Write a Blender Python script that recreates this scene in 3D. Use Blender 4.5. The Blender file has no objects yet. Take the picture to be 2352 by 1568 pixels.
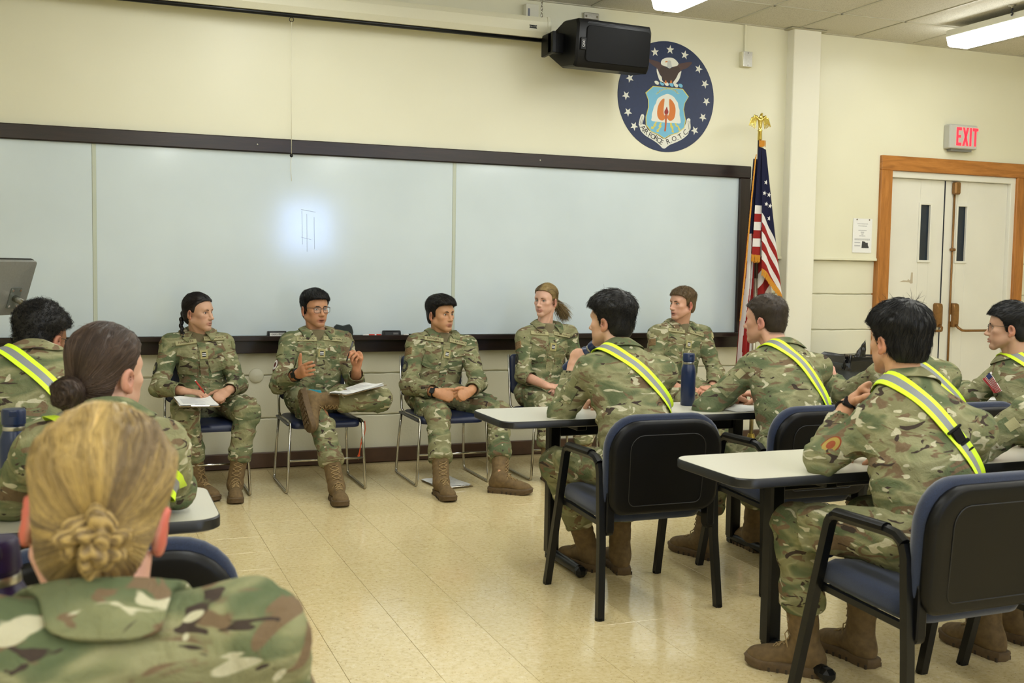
import bpy, bmesh, math, random
import numpy as np
from mathutils import Vector, Matrix, Euler

random.seed(7); np.random.seed(7)
scene = bpy.context.scene
COL = scene.collection

# ------------------------------------------------------------------ camera
cam_data = bpy.data.cameras.new('camera')
cam = bpy.data.objects.new('camera', cam_data)
COL.objects.link(cam)
yaw, pitch, roll = math.radians(21.37), math.radians(-3.843), math.radians(0.911)
fwd = Vector((math.sin(yaw)*math.cos(pitch), math.cos(yaw)*math.cos(pitch), math.sin(pitch)))
rgt0 = Vector((math.cos(yaw), -math.sin(yaw), 0)); up0 = rgt0.cross(fwd)
rgt = rgt0*math.cos(roll) + up0*math.sin(roll)
upv = -rgt0*math.sin(roll) + up0*math.cos(roll)
cam.matrix_world = Matrix(((rgt.x, upv.x, -fwd.x, -0.0115), (rgt.y, upv.y, -fwd.y, -7.4771),
                           (rgt.z, upv.z, -fwd.z, 1.4001), (0, 0, 0, 1)))
cam_data.sensor_width = 36.0
cam_data.lens = 37.669
cam_data.clip_start = 0.05
cam_data.dof.use_dof = True
cam_data.dof.focus_distance = 6.2
cam_data.dof.aperture_fstop = 7.0
scene.camera = cam

# ------------------------------------------------------------------ world, exposure
world = bpy.data.worlds.new('world'); scene.world = world
world.use_nodes = True
wbg = world.node_tree.nodes['Background']
wbg.inputs[0].default_value = (0.75, 0.85, 1.0, 1); wbg.inputs[1].default_value = 0.3
vs = scene.view_settings
vs.view_transform = 'Standard'; vs.look = 'None'; vs.gamma = 1.0; vs.use_curve_mapping = False
vs.exposure = 0.22
LAMP = 14.2          # strength of the ceiling fixtures' lenses
WINDOW = 17.0         # strength of the daylight window on the back wall

# ------------------------------------------------------------------ materials
def lin(h):
    if isinstance(h, str):
        h = h.lstrip('#'); c = [int(h[i:i+2], 16)/255 for i in (0, 2, 4)]
        return tuple((x/12.92 if x <= .04045 else ((x+.055)/1.055)**2.4) for x in c) + (1,)
    return tuple(h) + ((1,) if len(h) == 3 else ())

class NT:
    def __init__(s, name):
        s.m = bpy.data.materials.new(name); s.m.use_nodes = True
        s.t = s.m.node_tree; s.b = s.t.nodes['Principled BSDF']
    def n(s, typ, **kw):
        x = s.t.nodes.new(typ)
        for k, v in kw.items():
            if k.startswith('i_'):
                key = k[2:]; key = int(key) if key.isdigit() else key.replace('_', ' ')
                x.inputs[key].default_value = v
            else: setattr(x, k, v)
        return x
    def l(s, a, b): s.t.links.new(a, b)
    def bump(s, h, strength=.3, dist=.002):
        b = s.n('ShaderNodeBump', i_Strength=strength, i_Distance=dist)
        s.l(h, b.inputs['Height']); s.l(b.outputs[0], s.b.inputs['Normal']); return b
    def ramp(s, fac, stops, interp='LINEAR'):
        r = s.n('ShaderNodeValToRGB'); r.color_ramp.interpolation = interp
        e = r.color_ramp.elements
        while len(e) < len(stops): e.new(.5)
        for x, (p, c) in zip(e, stops): x.position = p; x.color = lin(c)
        s.l(fac, r.inputs[0]); return r
    def mix(s, fac, a, b, mode='MIX'):
        x = s.n('ShaderNodeMix', data_type='RGBA', blend_type=mode)
        for v, i in ((fac, 0), (a, 6), (b, 7)):
            if hasattr(v, 'is_output'): s.l(v, x.inputs[i])
            elif i == 0: x.inputs[0].default_value = v
            else: x.inputs[i].default_value = lin(v)
        return x.outputs[2]
    def coord(s, which='Object', scale=(1, 1, 1), rnd=False):
        tc = s.n('ShaderNodeTexCoord'); mp = s.n('ShaderNodeMapping')
        mp.inputs['Scale'].default_value = scale
        s.l(tc.outputs[which], mp.inputs['Vector'])
        if rnd:
            oi = s.n('ShaderNodeObjectInfo'); ma = s.n('ShaderNodeMath', operation='MULTIPLY'); ma.inputs[1].default_value = 37.0
            s.l(oi.outputs['Random'], ma.inputs[0]); s.l(ma.outputs[0], mp.inputs['Location'])
        return mp.outputs[0]
    def noise(s, vec, scale, detail=2, rough=.5, dist=0.0):
        x = s.n('ShaderNodeTexNoise', i_Scale=scale, i_Detail=detail, i_Roughness=rough, i_Distortion=dist)
        s.l(vec, x.inputs['Vector']); return x.outputs['Fac']

MATS = {}
def plain(name, color, rough=.5, metal=0.0, grain=0.0, gscale=200, bump=0.0, emit=None, estr=1.0, coat=0.0, spec=None):
    if name in MATS: return MATS[name]
    t = NT(name); b = t.b
    b.inputs['Base Color'].default_value = lin(color)
    b.inputs['Roughness'].default_value = rough; b.inputs['Metallic'].default_value = metal
    if spec is not None: b.inputs['Specular IOR Level'].default_value = spec
    if coat: b.inputs['Coat Weight'].default_value = coat
    v = t.coord('Object')
    f = t.noise(v, gscale, 3)
    if grain:
        c = lin(color); d = tuple(min(1, x*(1-grain)) for x in c[:3]); e = tuple(min(1, x*(1+grain)) for x in c[:3])
        r = t.n('ShaderNodeValToRGB'); r.color_ramp.elements[0].color = d+(1,); r.color_ramp.elements[1].color = e+(1,)
        r.color_ramp.elements[0].position = .3; r.color_ramp.elements[1].position = .7
        t.l(f, r.inputs[0]); t.l(r.outputs[0], b.inputs['Base Color'])
    if bump: t.bump(f, bump, .001)
    if emit:
        b.inputs['Emission Color'].default_value = lin(emit); b.inputs['Emission Strength'].default_value = estr
    MATS[name] = t.m; return t.m

def vcol(name, rough=.5, sss=0.0, bump=0.0, spec=.5, aniso=0.0):
    """material whose base colour is the mesh's own colour attribute"""
    t = NT(name); a = t.n('ShaderNodeAttribute', attribute_name='Col')
    t.l(a.outputs['Color'], t.b.inputs['Base Color'])
    t.b.inputs['Roughness'].default_value = rough; t.b.inputs['Specular IOR Level'].default_value = spec
    if sss:
        t.b.inputs['Subsurface Weight'].default_value = sss
        t.b.inputs['Subsurface Radius'].default_value = (.012, .005, .003); t.b.inputs['Subsurface Scale'].default_value = .6
    if aniso: t.b.inputs['Anisotropic'].default_value = aniso
    if bump: t.bump(t.noise(t.coord('Object'), 260, 3), bump, .001)
    return t.m
SKIN = vcol('skin', .48, .12, .12, .4)
HAIR = vcol('hair_strands', .5, 0, 0, .35)
EYE = vcol('eye_surface', .08, 0, 0, .6)

def camo_mat():
    t = NT('camouflage_cloth')
    v = t.coord('Object', (1, 1, 2.3), True)
    n1 = t.noise(v, 5.4, 2, .5, .8)
    base = t.ramp(n1, [(.36, '#858361'), (.44, '#9a9874'), (.50, '#868864'), (.56, '#6d7455'), (.64, '#5f6a4c')])
    n2 = t.noise(v, 8.2, 2.5, .55, 1.2)
    m2 = t.ramp(n2, [(.57, '#000000'), (.60, '#ffffff')])
    c = t.mix(m2.outputs[0], base.outputs[0], '#7a6750')
    v3 = t.n('ShaderNodeVectorMath', operation='ADD'); t.l(v, v3.inputs[0]); v3.inputs[1].default_value = (5.3, 2.1, 7.7)
    n3 = t.noise(v3.outputs[0], 12.0, 2, .5, 1.0)
    m3 = t.ramp(n3, [(.648, '#000000'), (.662, '#ffffff')])
    c = t.mix(m3.outputs[0], c, '#473d36')
    v4 = t.n('ShaderNodeVectorMath', operation='ADD'); t.l(v, v4.inputs[0]); v4.inputs[1].default_value = (15.3, 22.1, 1.7)
    n4 = t.noise(v4.outputs[0], 12.5, 1.5, .5, .8)
    m4 = t.ramp(n4, [(.634, '#000000'), (.654, '#ffffff')])
    c = t.mix(m4.outputs[0], c, '#c6c1a4')
    t.l(c, t.b.inputs['Base Color'])
    t.b.inputs['Roughness'].default_value = .9; t.b.inputs['Specular IOR Level'].default_value = .15
    w = t.coord('Object'); f1 = t.noise(w, 26, 3, .55, .5); f2 = t.noise(w, 900, 1)
    ad = t.n('ShaderNodeMath', operation='MULTIPLY_ADD'); t.l(f2, ad.inputs[0]); ad.inputs[1].default_value = .12; t.l(f1, ad.inputs[2])
    rg = t.n('ShaderNodeTexNoise', i_Scale=7.5, i_Detail=2.5, i_Roughness=.5, i_Distortion=.7); rg.noise_type = 'RIDGED_MULTIFRACTAL'; t.l(w, rg.inputs['Vector'])
    a2_ = t.n('ShaderNodeMath', operation='MULTIPLY_ADD'); t.l(rg.outputs['Fac'], a2_.inputs[0]); a2_.inputs[1].default_value = .55; t.l(ad.outputs[0], a2_.inputs[2])
    t.bump(a2_.outputs[0], .85, .016)
    return t.m
CAMO = camo_mat()

def wall_mat(name, a, b, bump=.25, rough=.6):
    t = NT(name); v = t.coord('Object')
    f = t.noise(v, 1.3, 2); r = t.ramp(f, [(.3, a), (.7, b)]); t.l(r.outputs[0], t.b.inputs['Base Color'])
    t.b.inputs['Roughness'].default_value = rough
    t.bump(t.noise(v, 55, 4, .6), bump, .002); return t.m
WALLP = wall_mat('cream_wall_paint', '#dedbc2', '#e3e0c8', .12, .42)
BLOCKP = wall_mat('painted_block', '#e1dec8', '#dbd8c1', .5, .45)
PILLP = wall_mat('pillar_paint', '#e4e1d0', '#e7e4d4', .1, .5)

def wood_mat(name, dark, mid, light, scale, rough=.4, axis=(1, 1, 1)):
    t = NT(name); v = t.coord('Object', axis)
    f = t.noise(v, scale, 4, .6, .6); f2 = t.noise(v, scale*6, 2)
    ad = t.n('ShaderNodeMath', operation='MULTIPLY_ADD'); t.l(f2, ad.inputs[0]); ad.inputs[1].default_value = .25; t.l(f, ad.inputs[2])
    r = t.ramp(ad.outputs[0], [(.4, dark), (.6, mid), (.8, light)]); t.l(r.outputs[0], t.b.inputs['Base Color'])
    t.b.inputs['Roughness'].default_value = rough; t.bump(f, .1, .001); return t.m
OAKX = wood_mat('oak_trim_across', '#8a5620', '#a66a2b', '#b87a38', 9, .42, (.35, 3, 3))
OAKZ = wood_mat('oak_trim_upright', '#8a5620', '#a66a2b', '#b87a38', 9, .42, (3, 3, .3))
DARKX = wood_mat('dark_frame_across', '#160c0a', '#1e110f', '#281815', 10, .3, (.4, 4, 4))
DARKZ = wood_mat('dark_frame_upright', '#160c0a', '#1e110f', '#281815', 10, .3, (4, 4, .4))

def floor_mat():
    t = NT('speckled_vinyl_tile'); v = t.coord('Object', (1, 1, 1), True)
    f = t.noise(v, 55, 3, .65); r = t.ramp(f, [(.3, '#cbb686'), (.45, '#dbc898'), (.62, '#e0cfa2'), (.75, '#e8dbb6')])
    v2 = t.n('ShaderNodeVectorMath', operation='ADD'); t.l(v, v2.inputs[0]); v2.inputs[1].default_value = (3.3, 9.1, 2.7)
    s = t.noise(v2.outputs[0], 120, 2, .6); m = t.ramp(s, [(.66, '#000000'), (.70, '#ffffff')])
    c = t.mix(m.outputs[0], r.outputs[0], '#a5875d')
    oi = t.n('ShaderNodeObjectInfo'); rr = t.ramp(oi.outputs['Random'], [(0, '#fafaf8'), (1, '#ffffff')])
    c = t.mix(1.0, c, rr.outputs[0], 'MULTIPLY')
    t.l(c, t.b.inputs['Base Color']); t.b.inputs['Roughness'].default_value = .13
    t.b.inputs['Specular IOR Level'].default_value = .6
    w = t.noise(t.coord('Object'), 5, 2); t.bump(w, .05, .004)
    return t.m
TILE = floor_mat()
GROUT = plain('tile_joint', '#9c8a63', .7, grain=.15)

def ceil_mat():
    t = NT('acoustic_ceiling_tile'); v = t.coord('Object', (1, 1, 1), True)
    f = t.noise(v, 190, 2, .6); r = t.ramp(f, [(.34, '#a19d8e'), (.44, '#c8c4b6'), (.7, '#cfccc0')])
    t.l(r.outputs[0], t.b.inputs['Base Color']); t.b.inputs['Roughness'].default_value = .95
    t.bump(f, .5, .002); return t.m
CEILT = ceil_mat()

def board_mat():
    t = NT('whiteboard_enamel'); v = t.coord('Object')
    f = t.noise(v, 1.6, 3); r = t.ramp(f, [(.3, '#c6d2d8'), (.7, '#cedae0')])
    t.l(r.outputs[0], t.b.inputs['Base Color']); t.b.inputs['Roughness'].default_value = .11
    t.bump(t.noise(v, 2.2, 2), .06, .01); return t.m
BOARD = board_mat()

def fabric_mat(name, a, b, rough=.85):
    t = NT(name); v = t.coord('Object'); f = t.noise(v, 420, 2)
    r = t.ramp(f, [(.3, a), (.7, b)]); t.l(r.outputs[0], t.b.inputs['Base Color'])
    t.b.inputs['Roughness'].default_value = rough; t.b.inputs['Sheen Weight'].default_value = .3
    t.bump(f, .35, .001); return t.m
BLUEF = fabric_mat('navy_fabric', '#101a33', '#1a2a49')
BLUEV = plain('navy_vinyl', '#101c3c', .42, grain=.1, gscale=300, bump=.15)
BLACKP = plain('black_plastic', '#070708', .42, grain=.15, gscale=400, bump=.15, spec=.22)
BLACKM = plain('black_metal', '#08090b', .36, grain=.1, bump=.05, spec=.35)
CHROME = plain('chrome', '#b9b6ae', .16, 1.0)
STEEL = plain('brushed_steel', '#b4b2aa', .3, 1.0, grain=.08, gscale=90)
BRONZE = plain('bronze_hardware', '#8a6438', .38, .55, grain=.12, gscale=60)
GOLD = plain('polished_gold', '#d9c26a', .18, 1.0)
WHITEM = plain('white_enamel', '#dcdacb', .4, grain=.03)
WHITEP = plain('white_door_paint', '#dedcd0', .38, grain=.03, gscale=3, bump=.04)
PAPER = plain('white_paper', '#e6e6e4', .7, grain=.02)
PRINT = plain('grey_print', '#8b8c90', .8)
BLACK = plain('black_ink', '#0c0c0d', .5)
LAM = plain('pale_laminate', '#c9c6b6', .32, grain=.03, gscale=300)
EDGE = plain('black_edge_band', '#16171a', .38, grain=.1)
BOOT = plain('tan_suede', '#6d5838', .82, grain=.22, gscale=45, bump=.25)
SOLE = plain('tan_rubber', '#5f4c33', .75, grain=.15, gscale=60, bump=.15)
LACE = plain('tan_lace', '#9a8259', .85)
TSHIRT = fabric_mat('tan_tshirt', '#6b6247', '#7b7154')
NAVYB = plain('navy_bottle_enamel', '#13254a', .33, grain=.08, gscale=300)
NEON = plain('neon_yellow', '#dcff2e', .55, grain=.03)
REFL = plain('grey_reflective', '#868a8c', .45, grain=.06, gscale=600)
TAPE = plain('tan_tape', '#a5a078', .9, grain=.1, gscale=500)
BROWNT = plain('brown_thread', '#4c3524', .9)
BLACKT = plain('black_thread', '#1d1c1a', .9)
PATCHD = plain('dark_patch', '#3a3a30', .9, grain=.15, gscale=300)
PATCHG = plain('loop_patch', '#7b7c56', .95, grain=.1, gscale=500)
NAVYP = plain('navy_emblem_paint', '#15264c', .4, grain=.08, gscale=30)
# ------------------------------------------------------------------ scene helpers
A_ = np.array
def nrm(v): v = np.asarray(v, float); return v/(np.linalg.norm(v)+1e-12)

def empty(name, label=None, cat=None, loc=(0, 0, 0), rz=0, group=None):
    o = bpy.data.objects.new(name, None); COL.objects.link(o)
    o.location = loc; o.rotation_euler = (0, 0, rz); o.empty_display_size = .1
    tag(o, label, cat, group); return o

def tag(o, label=None, cat=None, group=None, kind=None):
    if label: o['label'] = label
    if cat: o['category'] = cat
    if group: o['group'] = group
    if kind: o['kind'] = kind
    return o

def link(name, me, mat=None, parent=None, smooth=False):
    o = bpy.data.objects.new(name, me); COL.objects.link(o)
    if mat is not None:
        for m in (mat if isinstance(mat, (list, tuple)) else [mat]): me.materials.append(m)
    if parent is not None: o.parent = parent
    if smooth and len(me.polygons):
        me.polygons.foreach_set('use_smooth', [True]*len(me.polygons))
    return o

def mesh(name, V, F, mat=None, parent=None, smooth=False, mi=None, col=None, off=None):
    V = np.asarray(V, float)
    if off is not None: V = V - np.asarray(off)
    me = bpy.data.meshes.new(name)
    if isinstance(F, np.ndarray):
        n, k = F.shape
        me.vertices.add(len(V)); me.vertices.foreach_set('co', V.ravel())
        me.loops.add(n*k); me.loops.foreach_set('vertex_index', F.ravel().astype(np.int32))
        me.polygons.add(n); me.polygons.foreach_set('loop_start', np.arange(0, n*k, k, dtype=np.int32))
        me.polygons.foreach_set('loop_total', np.full(n, k, dtype=np.int32))
        me.update(calc_edges=True)
    else:
        me.from_pydata(V.tolist(), [], [list(f) for f in F]); me.update()
    if mi is not None: me.polygons.foreach_set('material_index', np.asarray(mi, dtype=np.int32))
    if col is not None:
        a = me.color_attributes.new('Col', 'FLOAT_COLOR', 'POINT')
        c = np.ones((len(V), 4)); c[:, :3] = col; a.data.foreach_set('color', c.ravel())
    o = link(name, me, mat, parent, smooth); return o

class MB:
    """collects shapes of one mesh"""
    def __init__(s): s.V = []; s.F = []; s.M = []
    def add(s, V, F, mi=0):
        b = len(s.V); s.V += [tuple(map(float, v)) for v in V]
        s.F += [tuple(int(i)+b for i in f) for f in F]; s.M += [mi]*len(F); return s
    def box(s, c, h, bev=0.0, R=None, mi=0):
        """box of centre c, half sizes h, chamfered edges"""
        c = A_(c, float); h = A_(h, float); e = min(bev, h.min()*.9)
        if e <= 0:
            P = A_([[x, y, z] for x in (-1, 1) for y in (-1, 1) for z in (-1, 1)])*h
            F = [(0, 1, 3, 2), (4, 6, 7, 5), (0, 4, 5, 1), (2, 3, 7, 6), (0, 2, 6, 4), (1, 5, 7, 3)]
        else:
            P = []; idx = {}
            for x in (-1, 1):
                for y in (-1, 1):
                    for z in (-1, 1):
                        for a in range(3):
                            q = A_([x, y, z])*(h-e); q[a] += (x, y, z)[a]*e
                            idx[(x, y, z, a)] = len(P); P.append(q)
            F = []
            for a in range(3):
                b, d = (a+1) % 3, (a+2) % 3
                for sg in (-1, 1):
                    f = []
                    for (p, q) in ((-1, -1), (1, -1), (1, 1), (-1, 1)):
                        k = [0, 0, 0]; k[a] = sg; k[b] = p; k[d] = q; f.append(idx[(*k, a)])
                    F.append(f if sg > 0 else f[::-1])
                for p in (-1, 1):
                    for q in (-1, 1):
                        k0 = [0, 0, 0]; k0[a] = -1; k0[b] = p; k0[d] = q; k1 = list(k0); k1[a] = 1
                        f = [idx[(*k0, b)], idx[(*k1, b)], idx[(*k1, d)], idx[(*k0, d)]]
                        F.append(f if p*q > 0 else f[::-1])
            for x in (-1, 1):
                for y in (-1, 1):
                    for z in (-1, 1):
                        f = [idx[(x, y, z, 0)], idx[(x, y, z, 1)], idx[(x, y, z, 2)]]
                        F.append(f if x*y*z > 0 else f[::-1])
            P = A_(P)
        if R is not None: P = P @ A_(R).T
        return s.add(P+c, F, mi)
    def bb(s, a, b, bev=0.0, mi=0):
        a = A_(a, float); b = A_(b, float); return s.box((a+b)/2, abs(b-a)/2, bev, None, mi)
    def tube(s, pts, r, n=8, closed=False, rot=0.0, flat=1.0, mi=0, caps=True, upref=None):
        P = A_(pts, float); m = len(P); rr = np.broadcast_to(r, (m,))
        T = np.zeros_like(P)
        for i in range(m):
            a = P[(i-1) % m] if (closed or i > 0) else P[i]; b = P[(i+1) % m] if (closed or i < m-1) else P[i]
            T[i] = nrm(b-a)
        ref = A_(upref if upref is not None else ([0, 0, 1.] if abs(T[0][2]) < .9 else [0, 1., 0]), float)
        V = []; u = nrm(ref - T[0]*(ref@T[0]))
        for i in range(m):
            if upref is not None: u = nrm(ref-T[i]*(ref@T[i]))
            else: u = nrm(u-T[i]*(u@T[i]))
            w = np.cross(T[i], u)
            for k in range(n):
                t = 2*math.pi*k/n+rot
                V.append(P[i]+rr[i]*(u*math.cos(t)*flat+w*math.sin(t)))
        F = []
        for i in range(m if closed else m-1):
            j = (i+1) % m
            for k in range(n):
                l = (k+1) % n; F.append((i*n+k, i*n+l, j*n+l, j*n+k))
        if not closed and caps: F.append(tuple(range(n-1, -1, -1))); F.append(tuple((m-1)*n+k for k in range(n)))
        return s.add(V, F, mi)
    def lathe(s, prof, c=(0, 0, 0), n=24, R=None, mi=0):
        """profile [(r,z)] turned about z"""
        V = []; F = []; m = len(prof)
        for r, z in prof:
            for k in range(n):
                t = 2*math.pi*k/n; V.append((r*math.cos(t), r*math.sin(t), z))
        for i in range(m-1):
            for k in range(n):
                l = (k+1) % n; F.append((i*n+k, i*n+l, (i+1)*n+l, (i+1)*n+k))
        if prof[0][0] > 1e-5: F.append(tuple(range(n-1, -1, -1)))
        if prof[-1][0] > 1e-5: F.append(tuple((m-1)*n+k for k in range(n)))
        V = A_(V)
        if R is not None: V = V @ A_(R).T
        return s.add(V+A_(c), F, mi)
    def pillow(s, out, rings, f=None, mi=0):
        """outline out [(x,y)] swept through rings [(scale,depth)]; f maps (x,y,d)->xyz"""
        out = A_(out, float); n = len(out); V = []; F = []
        f = f or (lambda x, y, d: (x, y, d))
        for sc, d in rings:
            for x, y in out: V.append(f(x*sc, y*sc, d))
        m = len(rings)
        for i in range(m-1):
            for k in range(n):
                l = (k+1) % n; F.append((i*n+k, i*n+l, (i+1)*n+l, (i+1)*n+k))
        F.append(tuple(range(n-1, -1, -1))); F.append(tuple((m-1)*n+k for k in range(n)))
        return s.add(V, F, mi)
    def poly(s, pts, th=.002, f=None, mi=0):
        """flat polygon (x,z) with thickness"""
        f = f or (lambda x, y, d: (x, y, d)); n = len(pts)
        V = [f(x, y, 0) for x, y in pts]+[f(x, y, th) for x, y in pts]
        F = [tuple(range(n-1, -1, -1)), tuple(range(n, 2*n))]+[(k, (k+1) % n, (k+1) % n+n, k+n) for k in range(n)]
        return s.add(V, F, mi)
    def build(s, name, mat, parent=None, smooth=False, off=None, mods=None):
        return mesh(name, s.V, s.F, mat, parent, smooth, s.M if isinstance(mat, (list, tuple)) else None, None, off)

def autosmooth(o, ang=35):
    me = o.data; me.polygons.foreach_set('use_smooth', [True]*len(me.polygons))
    try: me.set_sharp_from_angle(angle=math.radians(ang))
    except Exception: pass
    return o

def rrect(w, h, r, n=5, rt=None):
    """rounded rectangle outline, ccw; rt = radius of the top corners"""
    rt = r if rt is None else rt; P = []
    for cx, cy, a, q in ((w/2-r, -h/2+r, -90, r), (w/2-rt, h/2-rt, 0, rt), (-w/2+rt, h/2-rt, 90, rt), (-w/2+r, -h/2+r, 180, r)):
        for k in range(n+1):
            t = math.radians(a+90*k/n); P.append((cx+q*math.cos(t), cy+q*math.sin(t)))
    return P

def copy_tree(o, parent=None):
    c = o.copy(); COL.objects.link(c)
    if parent is not None: c.parent = parent
    for ch in list(o.children): copy_tree(ch, c)
    return c

def text_mesh(body, size, extrude=0.0, spacing=1.0, align='CENTER'):
    cu = bpy.data.curves.new('text', 'FONT'); cu.body = body; cu.size = size; cu.extrude = extrude
    cu.align_x = align; cu.align_y = 'CENTER'; cu.space_character = spacing; cu.resolution_u = 2
    o = bpy.data.objects.new('text', cu); COL.objects.link(o)
    dg = bpy.context.evaluated_depsgraph_get(); dg.update()
    me = bpy.data.meshes.new_from_object(o.evaluated_get(dg))
    V = A_([v.co[:] for v in me.vertices]).reshape(-1, 3); F = [tuple(p.vertices) for p in me.polygons]
    bpy.data.objects.remove(o); bpy.data.meshes.remove(me); bpy.data.curves.remove(cu)
    return V, F

# ------------------------------------------------------------------ signed-distance modelling of bodies and cloth
class SDF:
    def __init__(s): s.ops = []
    def _add(s, fn, lo, hi, mode, k):
        m = .05+k; s.ops.append((fn, A_(lo)-m, A_(hi)+m, mode, k)); return s
    def cone(s, a, b, ra, rb, k=.02, mode='u', side=None, flat=1.0):
        a = A_(a, float); b = A_(b, float); ba = b-a; L2 = ba@ba+1e-12
        if side is not None:
            ax = nrm(ba); sd = nrm(A_(side)-ax*(A_(side)@ax)); fr = np.cross(ax, sd)
        def fn(X, Y, Z):
            px, py, pz = X-a[0], Y-a[1], Z-a[2]
            h = np.clip((px*ba[0]+py*ba[1]+pz*ba[2])/L2, 0, 1)
            qx, qy, qz = px-h*ba[0], py-h*ba[1], pz-h*ba[2]
            q2 = qx*qx+qy*qy+qz*qz
            if side is not None and flat != 1.0:
                t = qx*fr[0]+qy*fr[1]+qz*fr[2]; q2 = q2+t*t*(1/flat**2-1)
            d = np.sqrt(q2)-(ra+(rb-ra)*h)
            return d*(.5+.5*flat) if flat != 1.0 else d
        r = max(ra, rb)
        return s._add(fn, np.minimum(a, b)-r, np.maximum(a, b)+r, mode, k)
    def ell(s, c, r, R=None, k=.02, mode='u'):
        c = A_(c, float); r = A_(r, float); R = np.eye(3) if R is None else A_(R)
        def fn(X, Y, Z):
            p = (X-c[0], Y-c[1], Z-c[2])
            q = [(p[0]*R[0][j]+p[1]*R[1][j]+p[2]*R[2][j])/r[j] for j in range(3)]
            k0 = np.sqrt(q[0]**2+q[1]**2+q[2]**2)+1e-9
            k1 = np.sqrt((q[0]/r[0])**2+(q[1]/r[1])**2+(q[2]/r[2])**2)+1e-9
            return k0*(k0-1)/k1
        m = r.max(); return s._add(fn, c-m, c+m, mode, k)
    def box(s, c, h, R=None, rnd=.01, k=.01, mode='u'):
        c = A_(c, float); h = A_(h, float)-rnd; R = np.eye(3) if R is None else A_(R)
        def fn(X, Y, Z):
            p = (X-c[0], Y-c[1], Z-c[2])
            q = [abs(p[0]*R[0][j]+p[1]*R[1][j]+p[2]*R[2][j])-h[j] for j in range(3)]
            o = np.sqrt(sum(np.maximum(x, 0)**2 for x in q))
            return o+np.minimum(np.maximum(np.maximum(q[0], q[1]), q[2]), 0)-rnd
        m = np.linalg.norm(h)+rnd; return s._add(fn, c-m, c+m, mode, k)
    def cut(s, p, n, k=.004, rad=None):
        """remove the half space in front of plane (p,n); rad limits it to a ball round p"""
        p = A_(p, float); n = nrm(n)
        def fn(X, Y, Z):
            d = -((X-p[0])*n[0]+(Y-p[1])*n[1]+(Z-p[2])*n[2])
            if rad is not None:
                d = np.maximum(d, np.sqrt((X-p[0])**2+(Y-p[1])**2+(Z-p[2])**2)-rad)
            return d
        m = rad if rad is not None else 9.0
        return s._add(fn, p-m, p+m, 's', k)
    def func(s, fn, lo, hi, mode, k): return s._add(fn, lo, hi, mode, k)
    @staticmethod
    def comb(D, d, mode, k):
        if mode == 'u':
            h = np.clip(.5+.5*(D-d)/k, 0, 1); return D+(d-D)*h-k*h*(1-h)
        if mode == 's':
            d = -d; h = np.clip(.5-.5*(D-d)/k, 0, 1); return D+(d-D)*h+k*h*(1-h)
        if mode == 'i':
            h = np.clip(.5-.5*(D-d)/k, 0, 1); return D+(d-D)*h+k*h*(1-h)
    def __call__(s, P):
        P = np.asarray(P, float); D = np.full(len(P), .3)
        for fn, lo, hi, mode, k in s.ops:
            D = s.comb(D, fn(P[:, 0], P[:, 1], P[:, 2]), mode, max(k, 1e-5))
        return D
    def grid(s, lo, hi, h):
        lo = A_(lo, float); n = np.ceil((A_(hi)-lo)/h).astype(int)+1
        ax = [lo[i]+np.arange(n[i])*h for i in range(3)]
        D = np.full(n, .3)
        for fn, a, b, mode, k in s.ops:
            if mode == 'i': i0 = np.zeros(3, int); i1 = n
            else:
                i0 = np.clip(np.floor((a-lo)/h).astype(int), 0, n); i1 = np.clip(np.ceil((b-lo)/h).astype(int)+1, 0, n)
            if (i1 <= i0).any(): continue
            sl = tuple(slice(i0[i], i1[i]) for i in range(3))
            d = fn(ax[0][sl[0]][:, None, None], ax[1][sl[1]][None, :, None], ax[2][sl[2]][None, None, :])
            D[sl] = s.comb(D[sl], d, mode, max(k, 1e-5))
        return D, lo
    def bounds(s):
        u = [(a, b) for f, a, b, m, k in s.ops if m == 'u']
        return np.min([a for a, b in u], 0), np.max([b for a, b in u], 0)
    def mesh(s, h, lo=None, hi=None):
        if lo is None: lo, hi = s.bounds()
        D, o = s.grid(lo, hi, h); return nets(D, o, h)
    def grad(s, P, e=.002):
        P = np.asarray(P, float); g = np.zeros_like(P)
        for i in range(3):
            d = np.zeros(3); d[i] = e; g[:, i] = s(P+d)-s(P-d)
        return g/(np.linalg.norm(g, axis=1, keepdims=True)+1e-12)
    def march(s, O, d, tgt=.003, tmax=.6, it=40):
        O = np.array(O, float); d = np.broadcast_to(d, O.shape); t = np.zeros(len(O))
        for _ in range(it):
            f = s(O+d*t[:, None])-tgt; t = np.minimum(t+np.clip(f, -.03, .05)*.8, tmax)
        return O+d*t[:, None]

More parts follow.
